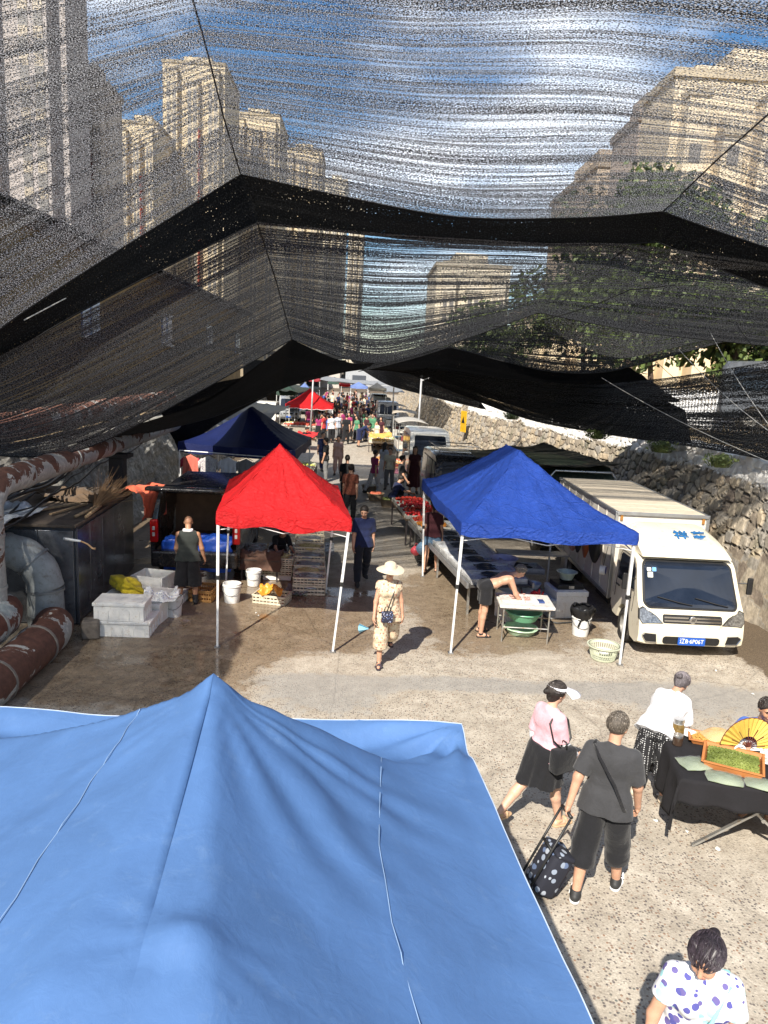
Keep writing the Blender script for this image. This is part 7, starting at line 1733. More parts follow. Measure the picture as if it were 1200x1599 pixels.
for k in (0, 1):
    sh, e, wv, d2 = J2['J']['arm', k]; F = Field(np.minimum(e, wv) - .12, np.maximum(e, wv) + .12, .007); F.cap(e - (e - sh) * .12, e, .046, .044, .01); F.cap(e, wv - (wv - e) * .05, .044, .034, .01); F.folds(.004, 5, 40); me = F.mesh('arm_sleeve'); me.materials.append(cWHT)
    o = bpy.data.objects.new('arm_sleeve', me); col.objects.link(o); o.parent = p2
def handbag(label, root, J, pts_strap, bagc, size, m, sm=None, cat='handbag', rz=0):
    c = wpt(root, J['TT'](*bagc)); t = thing('handbag', label, cat, c, root.rotation_euler.z + rz); w, d, h = size
    MB().box((0, 0, -h / 2), (w, d, h), bev=min(w, d, h) * .22).build('bag', m, t, autosmooth=60)
    inv = (Matrix.Translation(c) @ Matrix.Rotation(root.rotation_euler.z + rz, 4, 'Z')).inverted()
    MB().tube([inv @ wpt(root, J['TT'](*q)) for q in pts_strap], .010, 6).build('strap', sm or BLKPL, t, smooth=True)
    MB().tube([(-w * .3, 0, 0), (-w * .2, 0, .07), (w * .2, 0, .07), (w * .3, 0, 0)], .008, 6).build('handle', sm or BLKPL, t, smooth=True); return t
handbag('black shoulder bag hanging at the far side of the woman in pink', p2, J2, [(.10, -.02, .49), (.13, -.12, .38), (.20, -.10, .22), (.24, .02, .12), (.22, .12, .24), (.14, .12, .40), (.10, .02, .49)], (.245, .02, .15), (.12, .26, .24), cBLK)
# woman in white bending to the table
p3, J3 = person('grey-haired woman in a white T-shirt and polka dot trousers bending over the table', (3.26, 7.16, 0), 48, h=1.50, female=True, build=1.18, lean=46, head=(26, -4), legs=((6, 6, 8), (-4, 6, 3)),
    arms=((2, 8, 14, 4), (26, 10, 40, 6)), wear=[dict(k='shirt', m=cWHT, sleeve=.95, hem=-.08, cuff=.026, folds=.009), dict(k='trousers', m=DOTS, len=1.7, grow=.045, folds=.008)], hair='bun', haircol=(.11, .095, .10), res=.0075, feet='shoes', shoecol=(.5, .42, .32), seed=3, belly=.02, face_detail=True)
# middle woman in floral set with sun hat
def sunhat(root, HL, lh, s, c=(.62, .52, .38)):
    prof = [(.0, .135), (.05, .133), (.085, .11), (.10, .06), (.105, .045), (.16, .030), (.215, .008), (.21, .002), (.15, .022), (.098, .036)]
    vs = []; n = 30
    for r, z in prof:
        for k in range(n): a = 2 * PI * k / n; vs.append(HL(math.cos(a) * r, -.008 + math.sin(a) * r * 1.1, z + .012 + .01 * math.sin(2 * a) * (r / .2) ** 2))
    MB().add(vs, [(i * n + k, i * n + (k + 1) % n, (i + 1) * n + (k + 1) % n, (i + 1) * n + k) for i in range(len(prof) - 1) for k in range(n)]).build('hat', cloth('hat_cloth_%.2f' % c[0], c), root, autosmooth=50)
p4, J4 = person('woman in a cream floral two-piece walking towards the camera between the canopies', (.50, 10.55, 0), 176, h=1.58, female=True, build=1.0, lean=1, head=(4, 0), legs=((8, 2, 4), (-18, 2, 34)),
    arms=((8, 12, 12, 6), (-6, 14, 12, 6)), wear=[dict(k='shirt', m=FLOR, sleeve=.28, hem=-.14, flare=.02, neck=.08), dict(k='trousers', m=FLOR, len=1.45, grow=.045, folds=.008)], hair='bun', res=.009, feet='sandals', shoecol=(.04, .03, .04), hat=sunhat, seed=4, face_detail=True)
handbag('small black floral crossbody bag on the woman in cream', p4, J4, [(-.12, .04, .47), (-.05, .15, .30), (.03, .19, .06), (.14, .10, .0), (.17, -.05, .05), (.0, -.17, .30), (-.11, -.05, .48), (-.12, .04, .47)], (.03, .21, .06), (.17, .05, .17), patterned('bag_floral', (.02, .02, .04), [(.4, .4, .5), (.15, .2, .4)], 40, thr=.3))
fh = wpt(p4, J4['J']['arm', 0][2] + J4['J']['arm', 0][3] * .09)
t = thing('hand_fan', 'pale blue folded hand fan held by the woman in cream', 'fan', fh); MB().tube([(0, 0, 0), (-.05, -.02, -.08)], .007, 6).build('grip', BLKPL, t); MB().grid([[(-.05 + math.cos(a) * r * -1.0, -.02 + .02 * math.sin(a * 9), -.08 + math.sin(a) * r) for r in (.02, .10, .17)] for a in [-.5 + .95 * k / 12 for k in range(13)]]).build('leaf', M('fan_blue', (.20, .42, .55), .6), t, solid=.003)
# navy man
p5, J5 = person('man in a navy T-shirt and dark trousers walking beside the red canopy', (.12, 14.75, 0), 170, h=1.68, build=1.05, lean=2, head=(22, 18), legs=((14, 3, 4), (-12, 3, 18)), arms=((6, 8, 10), (-8, 8, 10)),
    wear=[dict(k='shirt', m=cNVY, sleeve=.8, hem=-.09, cuff=.02), dict(k='trousers', m=cloth('cloth_inky', (.016, .018, .026)), len=1.95)], res=.010, seed=5, face_detail=True)
# bald man in vest and boots, back to the camera
p6, J6 = person('bald man in a dark green vest, black shorts and rubber boots facing the open boot', (-3.04, 13.02, 0), -6, h=1.62, build=1.12, lean=6, head=(16, -4), legs=((2, 5, 3), (-3, 5, 3)), arms=((6, 16, 14, 10), (6, 10, 50, 6)),
    wear=[dict(k='shirt', m=cDRK, sleeve=0, hem=-.06, inf=.012), dict(k='trousers', m=cBLK, len=1.28, grow=.05)], hair='bald', res=.0095, feet='boots', shoecol=(.02, .02, .022), tone=1, seed=6)
F = Field(J6['TT'](0, 0, .5) - .16, J6['TT'](0, 0, .5) + .16, .009); F.cap(J6['TT'](-.03, -.02, .50), J6['TT'](.03, -.02, .50), .066, .066, .01); F.cut(J6['TT'](0, 0, .535), V3(0, 0, 1)); F.cut(J6['TT'](0, 0, .485), V3(0, 0, -1)); me = F.mesh('collar'); me.materials.append(cWHT); o = bpy.data.objects.new('collar', me); col.objects.link(o); o.parent = p6
# shirtless man bending over the cutting board
p7, J7 = person('shirtless man in black shorts bending over the cutting board', (2.20, 12.02, 0), 84, h=1.62, build=1.06, lean=68, head=(14, 0), legs=((-2, 5, 4), (4, 6, 8)), arms=((22, 4, 12, -4), (30, 4, 14, -4)),
    wear=[dict(k='trousers', m=cBLK, len=.72, grow=.04)], hair='short', haircol=(.14, .12, .10), res=.0095, feet='sandals', shoecol=(.02, .02, .02), tone=0, curl=(.9, .9), seed=7, belly=.01)
# lady with shopping bags, seen from behind
p8, J8 = person('woman in a dark maroon top and denim shorts carrying plastic bags', (1.66, 15.9, 0), 12, h=1.60, female=True, lean=2, legs=((8, 3, 4), (-8, 3, 10)), arms=((2, 10, 8), (2, 12, 8)),
    wear=[dict(k='shirt', m=cloth('cloth_maroon', (.055, .015, .02)), sleeve=.7, hem=-.06), dict(k='trousers', m=cloth('denim', (.10, .17, .26)), len=.62, grow=.04)], hair='tail', res=.011, feet='sandals', shoecol=(.08, .05, .04), seed=8)
def carrier(label, root, J, arm, m, sz=.17, seed=0, group=None, offs=(0, 0, 0)):
    c = wpt(root, J['J']['arm', arm][2] + J['J']['arm', arm][3] * .09) + Vector(offs); P = []
    for i in range(14):
        v = i / 13; r = sz * (.12 + .95 * math.sin(PI * min(1, .06 + v * .9)) ** .9); P.append([(math.cos(a) * r * (1 + .12 * math.sin(3 * a + seed)), math.sin(a) * r * .75 * (1 + .12 * math.cos(5 * a + seed)), -.06 - sz * 2.0 * v) for a in [2 * PI * q / 22 for q in range(22)]])
    t = thing('carrier_bag', label, 'carrier bag', c, 0, group); MB().grid(P, closed=True).build('bag', m, t, smooth=True); MB().tube([(-.03, 0, -.08), (-.02, 0, 0), (.02, 0, 0), (.03, 0, -.08)], .008, 5).build('handles', m, t, smooth=True); return t
PLW = patterned('carrier_white_red', (.58, .50, .44), [(.45, .08, .05), (.6, .35, .15), (.6, .55, .5)], 16, thr=.4)
carrier('pale carrier bag of red fruit in the right hand of the maroon-top woman', p8, J8, 0, PLW, .17, 1)
carrier('blue denim tote in the left hand of the maroon-top woman', p8, J8, 1, cloth('tote_denim', (.13, .22, .32)), .15, 2)
carrier('red carrier bag beside the denim tote of the maroon-top woman', p8, J8, 1, M('carrier_red', (.5, .06, .08), .4), .11, 3, offs=(-.14, .02, -.10))
o = MB().grid([[(math.cos(a) * r, .01 * math.sin(3 * a), math.sin(a) * r) for r in (.0, .08, .14)] for a in [PI * .1 - PI * k / 14 for k in range(15)]]).build('straw_hand_fan', M('straw', (.55, .32, .12), .8), smooth=True, solid=.004); o.location = wpt(p8, J8['J']['arm', 0][2]) + Vector((.16, -.03, -.06)); tag(o, 'small straw fan in the right hand of the maroon-top woman', 'fan')
# seated vendor with yellow folding fan
p9, J9 = person('seated vendor in a blue T-shirt at the right edge holding a yellow fan', (4.40, 7.22, 0), 200, h=1.66, build=1.1, lean=6, sit=.44, head=(10, -14), legs=((78, 8, 80), (76, 8, 78)), arms=((40, 44, 78, 46), (26, 10, 58, 0)),
    wear=[dict(k='shirt', m=cBLU, sleeve=.85, hem=-.05, cuff=.02), dict(k='trousers', m=cBLK, len=1.5)], res=.0085, tone=1, seed=9, curl=(1.1, .9), face_detail=True)
t = thing('stool', 'low dark stool beneath the seated vendor', 'stool', (4.40, 7.25, 0)); MB().lathe([(0, .36), (.17, .36), (.17, .33), (0, .33)], n=20).build('seat', M('stool_top', (.06, .05, .05), .6), t)
for a in range(4): MB().bar((math.cos(a * PI / 2 + .8) * .12, math.sin(a * PI / 2 + .8) * .12, .34), (math.cos(a * PI / 2 + .8) * .17, math.sin(a * PI / 2 + .8) * .17, 0), .025).build('leg', M('tube_steel'), t)
fc = wpt(p9, J9['J']['arm', 0][2] + J9['J']['arm', 0][3] * .10)
t = thing('folding_fan', 'open yellow folding fan with dark ribs held up by the vendor', 'fan', fc, R(8)); P = []; nf = 36
for i in range(nf + 1):
    a = R(172 - 190 * i / nf); P.append([(math.cos(a) * r, (.010 if i % 2 else -.010) * (r / .3), math.sin(a) * r) for r in (.11, .17, .24, .31)])
MB().grid(P).build('leaf', M('fan_yellow', (.55, .37, .07), .6, var=.12), t, solid=.002)
for i in range(0, nf + 1, 3): a = R(172 - 190 * i / nf); MB().bar((0, 0, 0), (math.cos(a) * .20, 0, math.sin(a) * .20), .008, .004).build('rib', M('fan_rib', (.12, .03, .02), .5), t)
MB().tube([(math.cos(R(172 - 190 * i / nf)) * .312, 0, math.sin(R(172 - 190 * i / nf)) * .312) for i in range(nf + 1)], .004, 5).build('rim', M('fan_rib'), t)
# woman at the lower right corner
p10, J10 = person('dark-haired woman in a white blouse with purple and turquoise print, lowest right', (1.97, 3.42, 0), 196, h=1.60, female=True, build=1.1, lean=8, head=(20, 24), legs=((10, 3, 5), (-10, 3, 12)), arms=((6, 18, 16, 8), (14, 12, 30, 4)),
    wear=[dict(k='shirt', m=PURP, sleeve=.55, hem=-.10, neck=.095, cuff=.02), dict(k='trousers', m=cWHT, len=1.9)], hair='bun', haircol=(.015, .010, .014), res=.0075, feet='sandals', shoecol=(.3, .2, .12), tone=0, seed=10, face_detail=True)
handbag('turquoise crossbody strap bag of the woman at the lower right', p10, J10, [(-.13, .04, .47), (-.04, .15, .30), (.08, .18, .06), (.17, .04, -.05), (.10, -.12, .15), (-.05, -.16, .35), (-.13, -.04, .48), (-.13, .04, .47)], (.16, .16, .02), (.2, .07, .16), cloth('turquoise_cloth', (.25, .60, .60)), cloth('turquoise_cloth'))
# crouching seller under the red canopy
p11, _ = person('seller in black crouching behind the crates under the red canopy', (-1.75, 16.0, 0), 160, h=1.6, female=True, lean=42, sit=.36, head=(20, 0), legs=((80, 12, 120), (70, 14, 120)), arms=((50, 12, 30), (40, 12, 40)), wear=[dict(k='shirt', m=cBLK, sleeve=.8, hem=-.05), dict(k='trousers', m=cBLK, len=1.9)], res=.013, hair='bun', seed=11)
# ---- people farther down: built once, then copied and re-dressed
ARCH = {}
def arche(name, **k):
    if name not in ARCH:
        r, J = person('x', (0, -50, 0), 0, **k); ARCH[name] = r; r['fresh'] = 1
    return ARCH[name]
SPEC = {
 'walkA': dict(legs=((16, 2, 6), (-16, 2, 16)), arms=((-10, 6, 10), (12, 6, 14)), wear=[dict(k='shirt', m=cBLK, sleeve=.7, hem=-.08), dict(k='trousers', m=cNVY, len=1.92)], res=.016, seed=20),
 'standB': dict(legs=((3, 4, 3), (-3, 4, 3)), arms=((6, 8, 30), (2, 8, 12)), wear=[dict(k='shirt', m=cWHT, sleeve=.7, hem=-.08), dict(k='trousers', m=cBLK, len=1.92)], res=.016, seed=21),
 'dressC': dict(female=True, legs=((6, 3, 3), (-6, 3, 8)), arms=((4, 8, 20), (-2, 8, 10)), wear=[dict(k='shirt', m=cPNK, sleeve=.5, hem=-.02), dict(k='skirt', m=cPNK, len=.62, flare=.10)], res=.016, hair='long', seed=22),
 'womanD': dict(female=True, legs=((8, 3, 5), (-10, 3, 14)), arms=((4, 10, 16), (-4, 10, 10)), wear=[dict(k='shirt', m=cPNK, sleeve=.6, hem=-.10, flare=.02), dict(k='trousers', m=cPNK, len=1.7, grow=.02)], res=.016, hair='bun', seed=23),
 'bendE': dict(female=True, lean=62, legs=((2, 4, 6), (4, 4, 8)), arms=((30, 6, 10), (24, 6, 14)), head=(6, 0), wear=[dict(k='shirt', m=cNVY, sleeve=.8, hem=-.04), dict(k='skirt', m=cNVY, len=.5, flare=.06)], res=.016, hair='bun', seed=24),
 'squatF': dict(lean=24, sit=.34, head=(10, 0), legs=((84, 14, 118), (78, 14, 118)), arms=((46, 10, 30), (40, 10, 40)), wear=[dict(k='shirt', m=cNVY, sleeve=.7, hem=-.05), dict(k='trousers', m=cBLK, len=1.9)], res=.016, seed=25),
}
cc_ = {'black': cBLK, 'navy': cNVY, 'white': cWHT, 'pink': cloth('cloth_dusty_pink', (.50, .32, .28)), 'maroon': cloth('cloth_maroon'), 'magenta': cloth('cloth_magenta', (.28, .03, .12)), 'red': cloth('cloth_red', (.5, .04, .04)), 'rust': cloth('cloth_rust', (.16, .05, .03)), 'grey': cloth('cloth_grey', (.18, .18, .18)), 'olive': cloth('cloth_olive', (.30, .26, .14)), 'green': cloth('cloth_green', (.08, .22, .12)), 'blue': cBLU, 'cream': cloth('cloth_cream', (.60, .56, .42)), 'pale': cloth('cloth_pale', (.45, .48, .55)), 'floral': patterned('pale_floral', (.45, .43, .42), [(.25, .2, .25), (.6, .6, .6)], 26), 'lightblue': cloth('cloth_lightblue', (.30, .40, .60))}
def crowd(kind, label, p, face, top, bottom, s=1.0, group=None):
    a = arche(kind, **SPEC[kind]); first = a.get('fresh')
    if first: r = a; del r['fresh']
    else: r = copy_tree(a)
    r.location = (p[0], p[1], 0); r.rotation_euler = (0, 0, -R(face)); r.scale = (s, s, s)
    for k in ('label', 'group'):
        if k in r: del r[k]
    tag(r, label, 'person', group)
    for ch in r.children:
        n_ = ch.name.split('.')[0]
        if n_ == 'shirt': recolor(ch, cc_[top])
        elif n_ in ('trousers', 'skirt', 'shorts'): recolor(ch, cc_[bottom])
    return r
def at_px(px, py): q = G(px, py); return (q.x, q.y)
for args in [
 ('walkA', 'man in black walking away, in front of the man in the rust shirt', at_px(545, 815), 2, 'rust', 'black', 1.02),
 ('walkA', 'man in a black T-shirt walking away just ahead of the rust shirted man', at_px(540, 790), -4, 'black', 'black', 1.0),
 ('womanD', 'woman in a dusty pink suit walking towards the camera', at_px(527, 742), 178, 'pink', 'pink', .98),
 ('standB', 'dark clad person standing at the vegetable stall left of the dusty pink suit', at_px(508, 752), -80, 'black', 'grey', 1.02),
 ('walkA', 'older man in dark blue at the left stall, behind the dark clad person', at_px(503, 735), 150, 'navy', 'navy', 1.0),
 ('walkA', 'woman in magenta top and pale floral trousers turned to the right', at_px(583, 772), 60, 'magenta', 'floral', .96),
 ('dressC', 'woman in a pale dress beside the magenta top', at_px(598, 757), 40, 'pale', 'white', .98),
 ('standB', 'woman in a cream shirt facing the camera near the pale dress', at_px(607, 765), 190, 'cream', 'grey', .94),
 ('standB', 'person in black standing at the strawberry stand', at_px(624, 790), 80, 'black', 'black', 1.0),
 ('dressC', 'long-haired woman in a long red dress beside the strawberry stand', at_px(645, 772), 185, 'maroon', 'maroon', 1.05),
 ('squatF', 'person in dark clothes squatting at the baskets near the strawberry stand', at_px(612, 792), 70, 'navy', 'black', 1.0),
 ('bendE', 'woman in a navy dress bending over the orange cloth of goods', at_px(560, 698), 75, 'navy', 'navy', 1.02),
 ('walkA', 'man in black standing in the street left of the bending navy dress', at_px(540, 694), 5, 'black', 'black', 1.04),
 ('standB', 'man in a white shirt and black trousers under the far red canopy edge', at_px(517, 692), -30, 'white', 'black', 1.02),
 ('womanD', 'person in a dark red top beside the white shirted man', at_px(505, 690), -60, 'red', 'black', 1.0),
 ('standB', 'person in an olive shirt farther off behind the man in black', at_px(530, 675), 10, 'olive', 'black', 1.02),
 ('standB', 'vendor in a green shirt behind the goods at the right', at_px(581, 690), 200, 'green', 'cream', 1.02),
 ('womanD', 'person in a pale shirt sorting goods beside the green shirted vendor', at_px(588, 699), 230, 'cream', 'black', .9),
 ('dressC', 'woman in a maroon dress standing at the back of the three-wheeler', at_px(594, 696), 210, 'maroon', 'maroon', 1.0),
 ('squatF', 'seller squatting behind the far red canopy table', at_px(470, 700), 100, 'black', 'black', 1.1),
 ('standB', 'person in a pale yellow shirt under the distant red canopy', at_px(484, 672), 170, 'olive', 'cream', .95),
 ('standB', 'person by the white minivan door in dark clothes', at_px(636, 742), 200, 'grey', 'black', 1.0),
 ('walkA', 'person in light blue behind the white shirted man', at_px(509, 668), 20, 'lightblue', 'black', 1.0),
]: crowd(*args)
# the dense far crowd
rnd = random.Random(12); adj = ['white', 'black', 'red', 'pink', 'navy', 'grey', 'pale', 'maroon', 'cream', 'blue', 'magenta', 'olive', 'green']
used = {}
spots = []
for i in range(104):
    y = 43 + 47 * rnd.random() ** 1.1; x = rnd.uniform(-3.9, 1.1) - (y - 46) * .01; spots.append((x, y))
spots.sort(key=lambda q: q[1])
for i, (x, y) in enumerate(spots):
    top, bot = rnd.choice(adj), rnd.choice(['black', 'navy', 'grey', 'black', 'cream'])
    kd = rnd.choice(['walkA', 'standB', 'womanD', 'standB', 'walkA', 'dressC'])
    crowd(kd, 'small distant figure in the dense crowd beyond the far red canopy', (x, y), rnd.uniform(0, 360), top, bot, rnd.uniform(.94, 1.06), 'crowd beyond the far red canopy')
# ---------------------------------------------------------------- table of goods at the right edge
t = thing('folding_table', 'folding table with crossed steel legs at the right edge', 'table', (3.96, 6.62, 0), R(-12))
MB().box((0, 0, .735), (1.45, 1.02, .03)).build('top', M('stand_wood'), t)
for sy in (-.38, .38):
    for s_ in (-1, 1): MB().bar((s_ * .52, sy + s_ * .012, 0.01), (-s_ * .34, sy + s_ * .012, .72), .038, .020).build('leg', M('tube_steel'), t)
    MB().lathe([(0, 0), (.02, 0), (.02, .05), (0, .05)], n=12).build('pivot', M('tube_steel'), t).matrix_local = Matrix.Translation((0.08, sy + .03, .37)) @ Matrix.Rotation(R(90), 4, 'X')
def draped(w, l, h, drops, n=54, seed=5):
    """cloth over a table top; drops: left, right, near, far hanging lengths"""
    P = []
    dl, dr, dn, df = drops
    us = np.linspace(-w / 2 - dl, w / 2 + dr, n); vs = np.linspace(-l / 2 - dn, l / 2 + df, n)
    for u in us:
        row = []
        for v in vs:
            ou = max(0, abs(u) - w / 2); ov = max(0, abs(v) - l / 2); x = max(-w / 2, min(w / 2, u)); y = max(-l / 2, min(l / 2, v)); hang = max(ou, ov) if min(ou, ov) < 1e-6 else math.hypot(ou, ov)
            fold = .028 * math.sin((v if ou > ov else u) * 17 + seed) * min(1, hang * 4)
            out = .012 + .05 * hang + fold
            if ou > 0: x += math.copysign(out * (1 if ov < ou else .6), u)
            if ov > 0: y += math.copysign(out * (1 if ou <= ov else .6), v)
            if ou > 0 and ov > 0: x += math.copysign(min(ou, ov) * .12, u); y += math.copysign(min(ou, ov) * .12, v)
            row.append((x, y, h - hang + .003 * math.sin(u * 9) * math.cos(v * 8)))
        P.append(row)
    return MB().grid(P)
o = draped(1.47, 1.04, .758, (.50, .3, .24, .3)).build('table_cloth', M('black_cloth_matte', (.012, .011, .013), .95, var=.3, bmp=.3, bscale=30), smooth=True, solid=.004); o.location = (3.96, 6.62, 0); o.rotation_euler = (0, 0, R(-12)); tag(o, 'black cloth draped over the folding table, long at the left', 'tablecloth')
rt = Matrix.Rotation(R(-12), 3, 'Z')
def ont(x, y, z=.765): p = rt @ Vector((x, y, 0)) + Vector((3.96, 6.62, 0)); return (p.x, p.y, z)
def tray_of(label, p, d, trm, heap, n, seed, rz, seg=(.02, .004), hgt=.06, group=None, name='tray', leafy=True):
    t = thing(name, label, 'tray', p, rz, group); w, l = d; b = MB(); b.box((0, 0, .006), (w - .04, l - .04, .012))
    for sx in (-1, 1): quad(b, (sx * (w / 2 - .025), -l / 2 + .03, .0), (sx * (w / 2 - .025), l / 2 - .03, .0), (sx * w / 2, l / 2, hgt), (sx * w / 2, -l / 2, hgt), .008)
    for sy in (-1, 1): quad(b, (-w / 2 + .03, sy * (l / 2 - .025), .0), (w / 2 - .03, sy * (l / 2 - .025), .0), (w / 2, sy * l / 2, hgt), (-w / 2, sy * l / 2, hgt), .008)
    for sx in (-1, 1): b.box((sx * (w / 2 + .006), 0, hgt), (.022, l + .03, .010))
    for sy in (-1, 1): b.box((0, sy * (l / 2 + .006), hgt), (w + .0, .022, .010))
    b.build('tray', trm, t)
    rnd = random.Random(seed); vs = []; fs = []
    sub = MB().grid([[(-w * .44 + w * .88 * i / 14, -l * .44 + l * .88 * j / 14, hgt * (.55 + .55 * math.sin(PI * i / 14) * math.sin(PI * j / 14) * (.8 + .4 * rnd.random()))) for j in range(15)] for i in range(15)]); 
    for _ in range(n):
        x = rnd.uniform(-.44, .44) * w; y = rnd.uniform(-.44, .44) * l; z = hgt * (.6 + .62 * math.cos(x / w * PI) * math.cos(y / l * PI)) + rnd.uniform(-.004, .008)
        d_ = Vector((rnd.gauss(0, 1), rnd.gauss(0, 1), rnd.gauss(0, .5))).normalized() * seg[0] * rnd.uniform(.6, 1.4); u = d_.orthogonal().normalized() * seg[1]; w_ = d_.cross(u).normalized() * seg[1]; c = Vector((x, y, z)); o_ = len(vs)
        vs += [c - d_ + u, c - d_ - u * .5 + w_, c - d_ - u * .5 - w_, c + d_ + u, c + d_ - u * .5 + w_, c + d_ - u * .5 - w_]; fs += [(o_, o_ + 1, o_ + 4, o_ + 3), (o_ + 1, o_ + 2, o_ + 5, o_ + 4), (o_ + 2, o_, o_ + 3, o_ + 5), (o_ + 2, o_ + 1, o_), (o_ + 3, o_ + 4, o_ + 5)]
    sub.add(vs, fs); h_ = sub.build('heap', heap, t); h_['kind'] = 'stuff'; return t
PEPPER = leaf_mat('green_peppercorn', (.09, .12, .02), (.26, .30, .07)); SEED = leaf_mat('grey_green_seed', (.09, .12, .06), (.22, .26, .15)); ORNT = M('tray_orange', (.50, .19, .06), .5, var=.15)
YEL = leaf_mat('yellow_dried', (.45, .25, .05), (.65, .42, .12))
tray_of('orange plastic tray heaped with green peppercorns, front of the table', ont(-.18, -.12), (.52, .44), ORNT, PEPPER, 2400, 1, R(-28), (.010, .0045), .075)
tray_of('orange tray with yellow dried goods behind the green peppercorns', ont(-.28, .30), (.42, .22), ORNT, YEL, 700, 2, R(-20), (.012, .004), .05)
tray_of('white tray with pale goods and a price sheet at the right edge', ont(.38, .10), (.44, .40), M('tray_white_clean', (.74, .74, .72), .4, var=.05), leaf_mat('pale_goods', (.5, .5, .45), (.72, .72, .68)), 500, 3, R(-26), (.012, .004), .03)
def pouch(label, p, d, m, rz, seed, group='clear bags of dried leaves on the table'):
    w, l, h = d; P = []
    for i in range(13):
        u = -1 + i / 6; P.append([(u * w / 2 * (1 - .12 * abs(v)), v * l / 2 * (1 - .10 * abs(u)), h * max(.04, (1 - u * u) * (1 - v * v)) ** .5 * (.8 + .4 * float(fbm(np.array([u * 3 + seed]), np.array([v * 3]), seed)[0]))) for v in [-1 + j / 6 for j in range(13)]])
    t = thing('leaf_bag', label, 'bag', p, rz, group); MB().grid(P).build('contents', m, t, smooth=True)
    Q = [[(x * 1.04, y * 1.04, z + .006 + .004 * math.sin(x * 60) * math.cos(y * 50)) for x, y, z in r] for r in P]
    if 'clear_film' not in MATS:
        mm, nt, b = newmat('clear_film'); b.inputs['Roughness'].default_value = .08; b.inputs['Base Color'].default_value = (.8, .85, .85, 1); tr = N(nt, 'ShaderNodeBsdfTransparent'); mx = N(nt, 'ShaderNodeMixShader'); mx.inputs[0].default_value = .13
        nt.links.new(tr.outputs[0], mx.inputs[1]); nt.links.new(b.outputs[0], mx.inputs[2]); nt.links.new(mx.outputs[0], nt.nodes['Material Output'].inputs[0]); MATS['clear_film'] = mm
    MB().grid(Q).build('film', MATS['clear_film'], t, smooth=False); return t
for k, (x, y, w, l, rz, lb) in enumerate([(-.56, -.22, .30, .26, 20, 'clear bag of grey-green leaves at the left corner of the table front'), (-.33, -.43, .34, .24, -8, 'clear bag of grey-green leaves at the front edge, second from the left'), (.02, -.46, .36, .22, -14, 'clear bag of grey-green leaves at the front edge, third from the left'), (.38, -.40, .34, .28, -10, 'clear bag of grey-green leaves at the front edge by the frame edge')]):
    pouch(lb, ont(x, y), (w, l, .045), SEED, R(rz - 12), k + 1)
pouch('clear plastic bag of orange dried goods behind the trays', ont(-.20, .36, .80), (.34, .26, .10), YEL, R(10), 9, None)
pouch('white plastic bag crumpled beside the jar', ont(-.47, .42), (.16, .22, .06), M('foam_white'), R(30), 10, None); pouch('white plastic bag behind the green peppercorns', ont(.05, .30), (.30, .18, .07), M('foam_white'), R(-10), 11, None)
t = thing('glass_jar', 'glass jar of amber brown liquid at the left end of the table', 'jar', ont(-.62, .30)); JR = .065
MB().lathe([(0, 0), (JR, .003), (JR, .14), (JR * .82, .165), (JR * .82, .17), (0, .17)], n=24).build('contents', M('jar_brown', (.16, .10, .03), .12, var=.5, scale=20, spec=.8), t, autosmooth=40)
MB().lathe([(JR * .80, .17), (JR * .80, .205), (JR * .86, .205)], n=24).build('neck', M('jar_glass', (.5, .5, .48), .1, spec=.9), t, autosmooth=40); MB().lathe([(0, .225), (JR * .90, .225), (JR * .92, .20), (JR * .92, .185)], n=24).build('lid', M('rack_silver'), t, autosmooth=40)
t = thing('glass_jar', 'short dark jar beside the amber glass jar', 'jar', ont(-.64, .16)); MB().lathe([(0, 0), (.05, .003), (.05, .08), (.045, .09), (0, .09)], n=20).build('contents', M('jar_dark', (.05, .03, .02), .1, spec=.9), t, autosmooth=40); MB().lathe([(0, .11), (.048, .11), (.048, .09)], n=20).build('lid', M('rack_silver'), t, autosmooth=40)
for k, (x, y) in enumerate([(-.68, .40), (-.70, .33), (-.73, .24), (-.66, .46)]):
    o = MB().blob((0, 0, .018), (.026, .022, .018), 4, .3, k).build('white_lump', M('foam_white'), smooth=True); o.location = ont(x, y); tag(o, 'small white lump on the left end of the black table', 'lump', 'white lumps on the black cloth')
t = thing('loudhailer_handle', 'curved white handle standing up from the green peppercorn tray', 'handle', ont(-.06, .10, .80)); MB().tube([(math.cos(a) * .06, 0, math.sin(a) * .07) for a in [PI * k / 12 for k in range(13)]], .011, 8).build('hoop', M('white_plastic'), t, smooth=True)
sc_mat = M('litter_white', (.70, .70, .66), .8, var=.1)
for k, (px, py) in enumerate([(1028, 1243), (1031, 1254), (1041, 1249), (1024, 1283), (1073, 1300), (1121, 1327), (1118, 1048), (1176, 1085), (400, 958), (404, 962), (330, 1126), (1000, 1236), (552, 890)]):
    p = G(px, py); o = MB().blob((0, 0, .012), (random.uniform(.018, .035), random.uniform(.014, .026), .012), 4, .7, k).build('litter_scrap', sc_mat); o.location = (p.x, p.y, gz(p.x, p.y)); o.rotation_euler = (0, 0, k); tag(o, 'small white scrap of litter lying on the road', 'litter', 'white litter scraps on the road')
